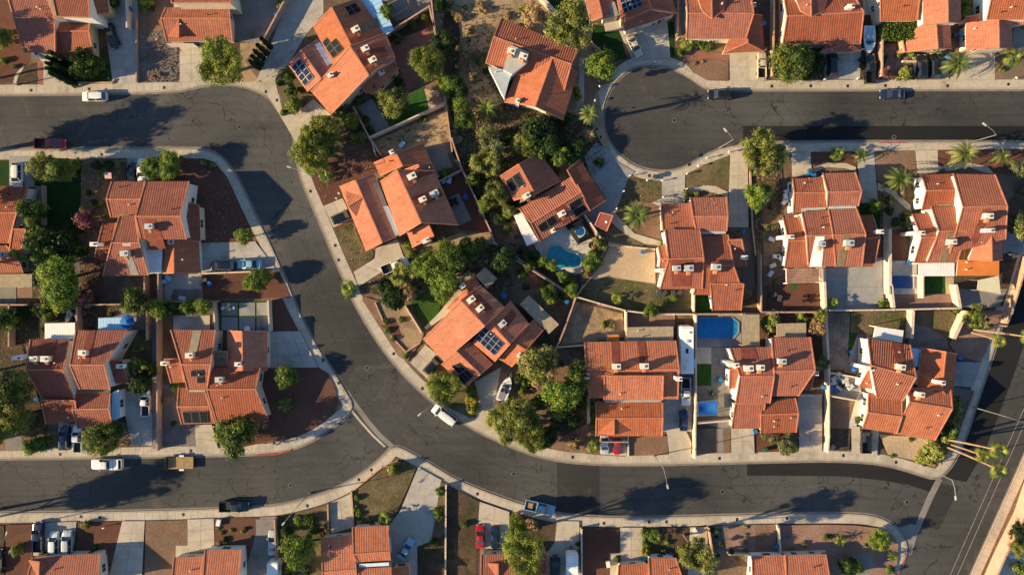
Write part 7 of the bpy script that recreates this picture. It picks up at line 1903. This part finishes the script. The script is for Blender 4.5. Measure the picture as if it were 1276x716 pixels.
# ------------------------------------------------------------------ pebbles and litter on bare ground (nobody could count them)
def scatter(name, polys, n, mats, size, seed, tuft=False):
    rr = random.Random(seed); V = []; F = []; MI = []
    for poly in polys:
        xs = [p[0] for p in poly]; ys = [p[1] for p in poly]; A = abs(area2(poly)) / 2; k = 0
        while k < n * A / 1000:
            p = (rr.uniform(min(xs), max(xs)), rr.uniform(min(ys), max(ys)))
            k += 1
            if not inside(p, poly): continue
            w = W(p, .2); s = size * rr.uniform(.5, 1.6); i = len(V); m = rr.randrange(len(mats))
            if tuft:
                for q in range(5):
                    t = rr.uniform(0, 6.28); i = len(V); u = Vector((cos(t), sin(t), 0)) * s; v_ = Vector((-sin(t), cos(t), 0)) * s * .3
                    V += [w - v_, w + v_, w + u * 1.2 + Vector((0, 0, s * .8))]; F.append((i, i + 1, i + 2)); MI.append(m)
            else:
                t = rr.uniform(0, 6.28); V += [w + Vector((cos(t + j * 1.57) * s * rr.uniform(.7, 1.2), sin(t + j * 1.57) * s * rr.uniform(.7, 1.2), 0)) for j in range(4)] + [w + Vector((0, 0, s * .8 + .06))]
                F += [(i + j, i + (j + 1) % 4, i + 4) for j in range(4)]; MI += [m] * 4
    o = ob(name, mesh(name, V, F, mats, MI)); o['kind'] = 'stuff'
def TP(c, r, s): tile(c, r); return P(s)
scatter('pebbles', [TP(0,0,'700,345 885,340 887,405 692,408'), TP(1,1,'270,150 345,80 560,-10 590,135 410,210 330,300'), TP(3,3,'62,470 440,470 625,530 640,640 520,716 62,716'), TP(2,3,'570,30 765,28 767,118 572,124'), TP(0,1,'742,72 1010,72 1125,160 1235,400 1245,475 995,485 990,290 935,183'), TP(1,2,'45,396 310,392 392,500 398,570 330,660 0,740'),
   TP(0,0,'684,152 800,160 890,235 887,340 700,345'), TP(3,3,'560,25 850,40 740,150 600,115'), TP(2,3,'895,0 1075,0 1075,110 895,110')], 260, ['gravel_grey', 'rock', 'gravel_brown'], .10, 3)
scatter('grass_tufts', [TP(1,3,'480,305 690,155 785,185 690,405 600,470 490,470'), TP(1,1,'385,425 475,390 530,520 570,570 475,625'), TP(2,2,'335,-30 880,0 880,115 640,115 330,40'), TP(1,3,'945,270 1100,350 1085,716 946,716'), TP(2,1,'570,170 735,185 730,270 600,280 500,345'), TP(3,2,'415,115 700,115 690,245 500,245'), TP(1,3,'912,250 940,268 930,510 865,565'), TP(1,0,'580,700 940,545 970,716'), TP(3,3,'845,5 940,5 860,155 745,148'),
   Q('545,5 640,5 640,120 600,200 560,170 552,100'), TP(2,2,'-40,260 340,300 380,510 380,700 0,600')], 110, ['leaf_olive', 'leaf_olive_dark', 'leaf_dry', 'leaf_mid'], .20, 4, True)

scatter('ground_litter', [TP(1,1,'975,0 1273,-60 1500,60 1500,200 1400,300 1320,380 1170,470 1020,140'), TP(1,1,'1150,330 1320,380 1400,700 1300,600 1180,480'), TP(1,1,'700,590 860,560 1090,470 1280,700 900,800 640,760 505,712'), TP(2,2,'180,600 360,500 400,720 180,760'), Q('590,140 660,120 735,150 760,200 735,225 700,200 650,190 600,215 570,190'),
   TP(0,2,'80,80 600,80 600,200 110,300 -200,300 -200,80'), TP(0,2,'-200,300 110,290 230,670 200,800 -200,800'), TP(0,1,'405,75 626,75 622,185 525,272 570,385 480,700 400,700'), TP(3,2,'-40,118 272,118 272,480 200,480 -40,300'), TP(3,1,'-20,300 80,360 90,700 -20,700'), TP(2,1,'1165,0 1330,0 1330,420 1180,530'), TP(2,3,'40,430 212,460 165,600 -60,600'), TP(2,3,'645,486 870,480 868,600 648,625'), TP(1,3,'110,432 356,368 362,480 318,760 120,760'), TP(1,2,'1273,60 1480,290 1350,400 1250,370'), TP(2,3,'975,475 1060,472 1060,600 1000,640'), TP(3,0,'-20,210 260,210 280,390 -20,400'), TP(3,2,'715,108 905,108 960,150 890,270 700,280')],
   330, ['leaf_dry', 'leaf_olive', 'gravel_grey', 'leaf_olive_dark', 'rock'], .17, 9, True)
RC = [TP(*q) for q in ((1,1,'1030,60 1250,60 1300,300 1200,400 1050,200'), (1,1,'700,600 1050,500 1250,680 700,740'), (0,2,'100,90 590,90 590,190 120,280'), (3,1,'0,310 75,370 85,700 0,700'), (3,2,'-30,125 265,125 265,160 -30,160'), (2,2,'-30,400 340,320 370,690 40,700'), (0,1,'410,190 520,190 560,380 420,400'), (2,3,'980,480 1055,480 1055,600 1000,630'), (1,3,'120,440 350,380 350,470 130,640'), (2,0,'0,560 330,500 330,700 0,716'), (1,0,'240,560 480,560 560,700 300,716'), (3,2,'920,500 1020,515 950,690 870,690'), (2,1,'1170,10 1250,10 1320,400 1180,500'), (1,0,'1000,120 1250,480 1000,500 960,200'), (1,0,'890,0 1270,0 1200,80 900,90'), (1,1,'1170,350 1290,380 1390,640 1200,500'), (3,3,'100,480 430,480 600,540 600,600 120,590'), (0,3,'1080,450 1240,450 1200,570 1080,570'), (0,0,'0,20 50,150 110,260 60,380 -10,380'), (3,3,'850,20 930,20 870,150 780,150'))]
rk = random.Random(21)
for poly in RC:
    xs = [p[0] for p in poly]; ys = [p[1] for p in poly]; n_ = int(min(9, max(3, abs(area2(poly)) / 2 / 500))); k = 0
    while n_ > 0 and k < 200:
        k += 1; p = (rk.uniform(min(xs), max(xs)), rk.uniform(min(ys), max(ys)))
        if not inside(p, poly): continue
        n_ -= 1; kd, lk = rk.choice((('bush', 'little green plant'), ('dry', 'little dry brown scrub'), ('olivebush', 'little olive scrub'), ('dark', 'little dark plant'), ('grey', 'little grey scrub')))
        tree(p, rk.uniform(2.2, 4.8), kd, None if kd in ('bush', 'olivebush') else .5, lk, name='shrub', cat='shrub')
def manhole(q, lk='round iron manhole cover in the asphalt'):
    for p in Q(q):
        m = cached('mh', lambda: (lambda b_: (b_.cyl((0, 0, 0), .42, .02, 20), b_.cyl((0, 0, .02), .34, .006, 20, 1), b_.mesh('manhole_cover', ['concrete_grey', 'black_part']))[2])(MB()))
        w = W(p, 0); o = ob('manhole_cover', m, None, (w.x, w.y, .008)); PEND.append((o, lk, p, 'manhole', 3))
manhole('1114,171 298,158 362,604 457,458 640,590 900,612 840,150 190,600 1130,625 60,140')
# ------------------------------------------------------------------ labels
import re as _re
POS = ['leftmost', 'second', 'third', 'fourth', 'fifth', 'sixth', 'seventh', 'eighth', 'ninth', 'tenth', 'eleventh', 'twelfth', 'thirteenth', 'fourteenth', 'fifteenth', 'sixteenth']
def trim(look, n):
    w = look.split()
    while len(w) > n:
        k = max([i for i, x in enumerate(w) if x in ('by', 'beside', 'on', 'in', 'at', 'near', 'with', 'under', 'over', 'between', 'along', 'of', 'above', 'below', 'from', 'touching', 'overhanging', 'below', 'around', 'beneath', 'leaning', 'growing', 'running', 'against', 'dividing')] or [0])
        if k < 2: return w[-n:]
        w = w[:k]
    return w
rows_ = {}
for o, look, px, cat, r_ in PEND:
    wh = where(px).split()
    lab = ' '.join(trim(look, 15 - len(wh)) + ['|'] + wh).replace(' |', ',')
    rows_.setdefault(lab, []).append((o, px, cat))
for lab, L_ in rows_.items():
    if len(L_) == 1: tag(L_[0][0], lab, L_[0][2])
    else:
        L_.sort(key=lambda t: (t[1][0], t[1][1]))
        for i, (o, px, cat) in enumerate(L_):
            tag(o, f"{POS[min(i, 15)] if i < len(L_) - 1 else 'rightmost'} {lab}", cat)
grp = {'tree': 'garden and street trees', 'palm tree': 'palms of the gardens', 'shrub': 'garden shrubs', 'wall': 'walls and fences between yards', 'bin': 'wheelie bins', 'cover': 'meter lids in the pavements', 'boulder': 'garden boulders', 'mailbox': 'mailboxes', 'chair': 'patio chairs', 'table': 'patio tables', 'storage box': 'boxes standing in yards'}
for o in THINGS:
    ws = o['label'].split()
    if o['category'] in grp and 'group' not in o: o['group'] = grp[o['category']]
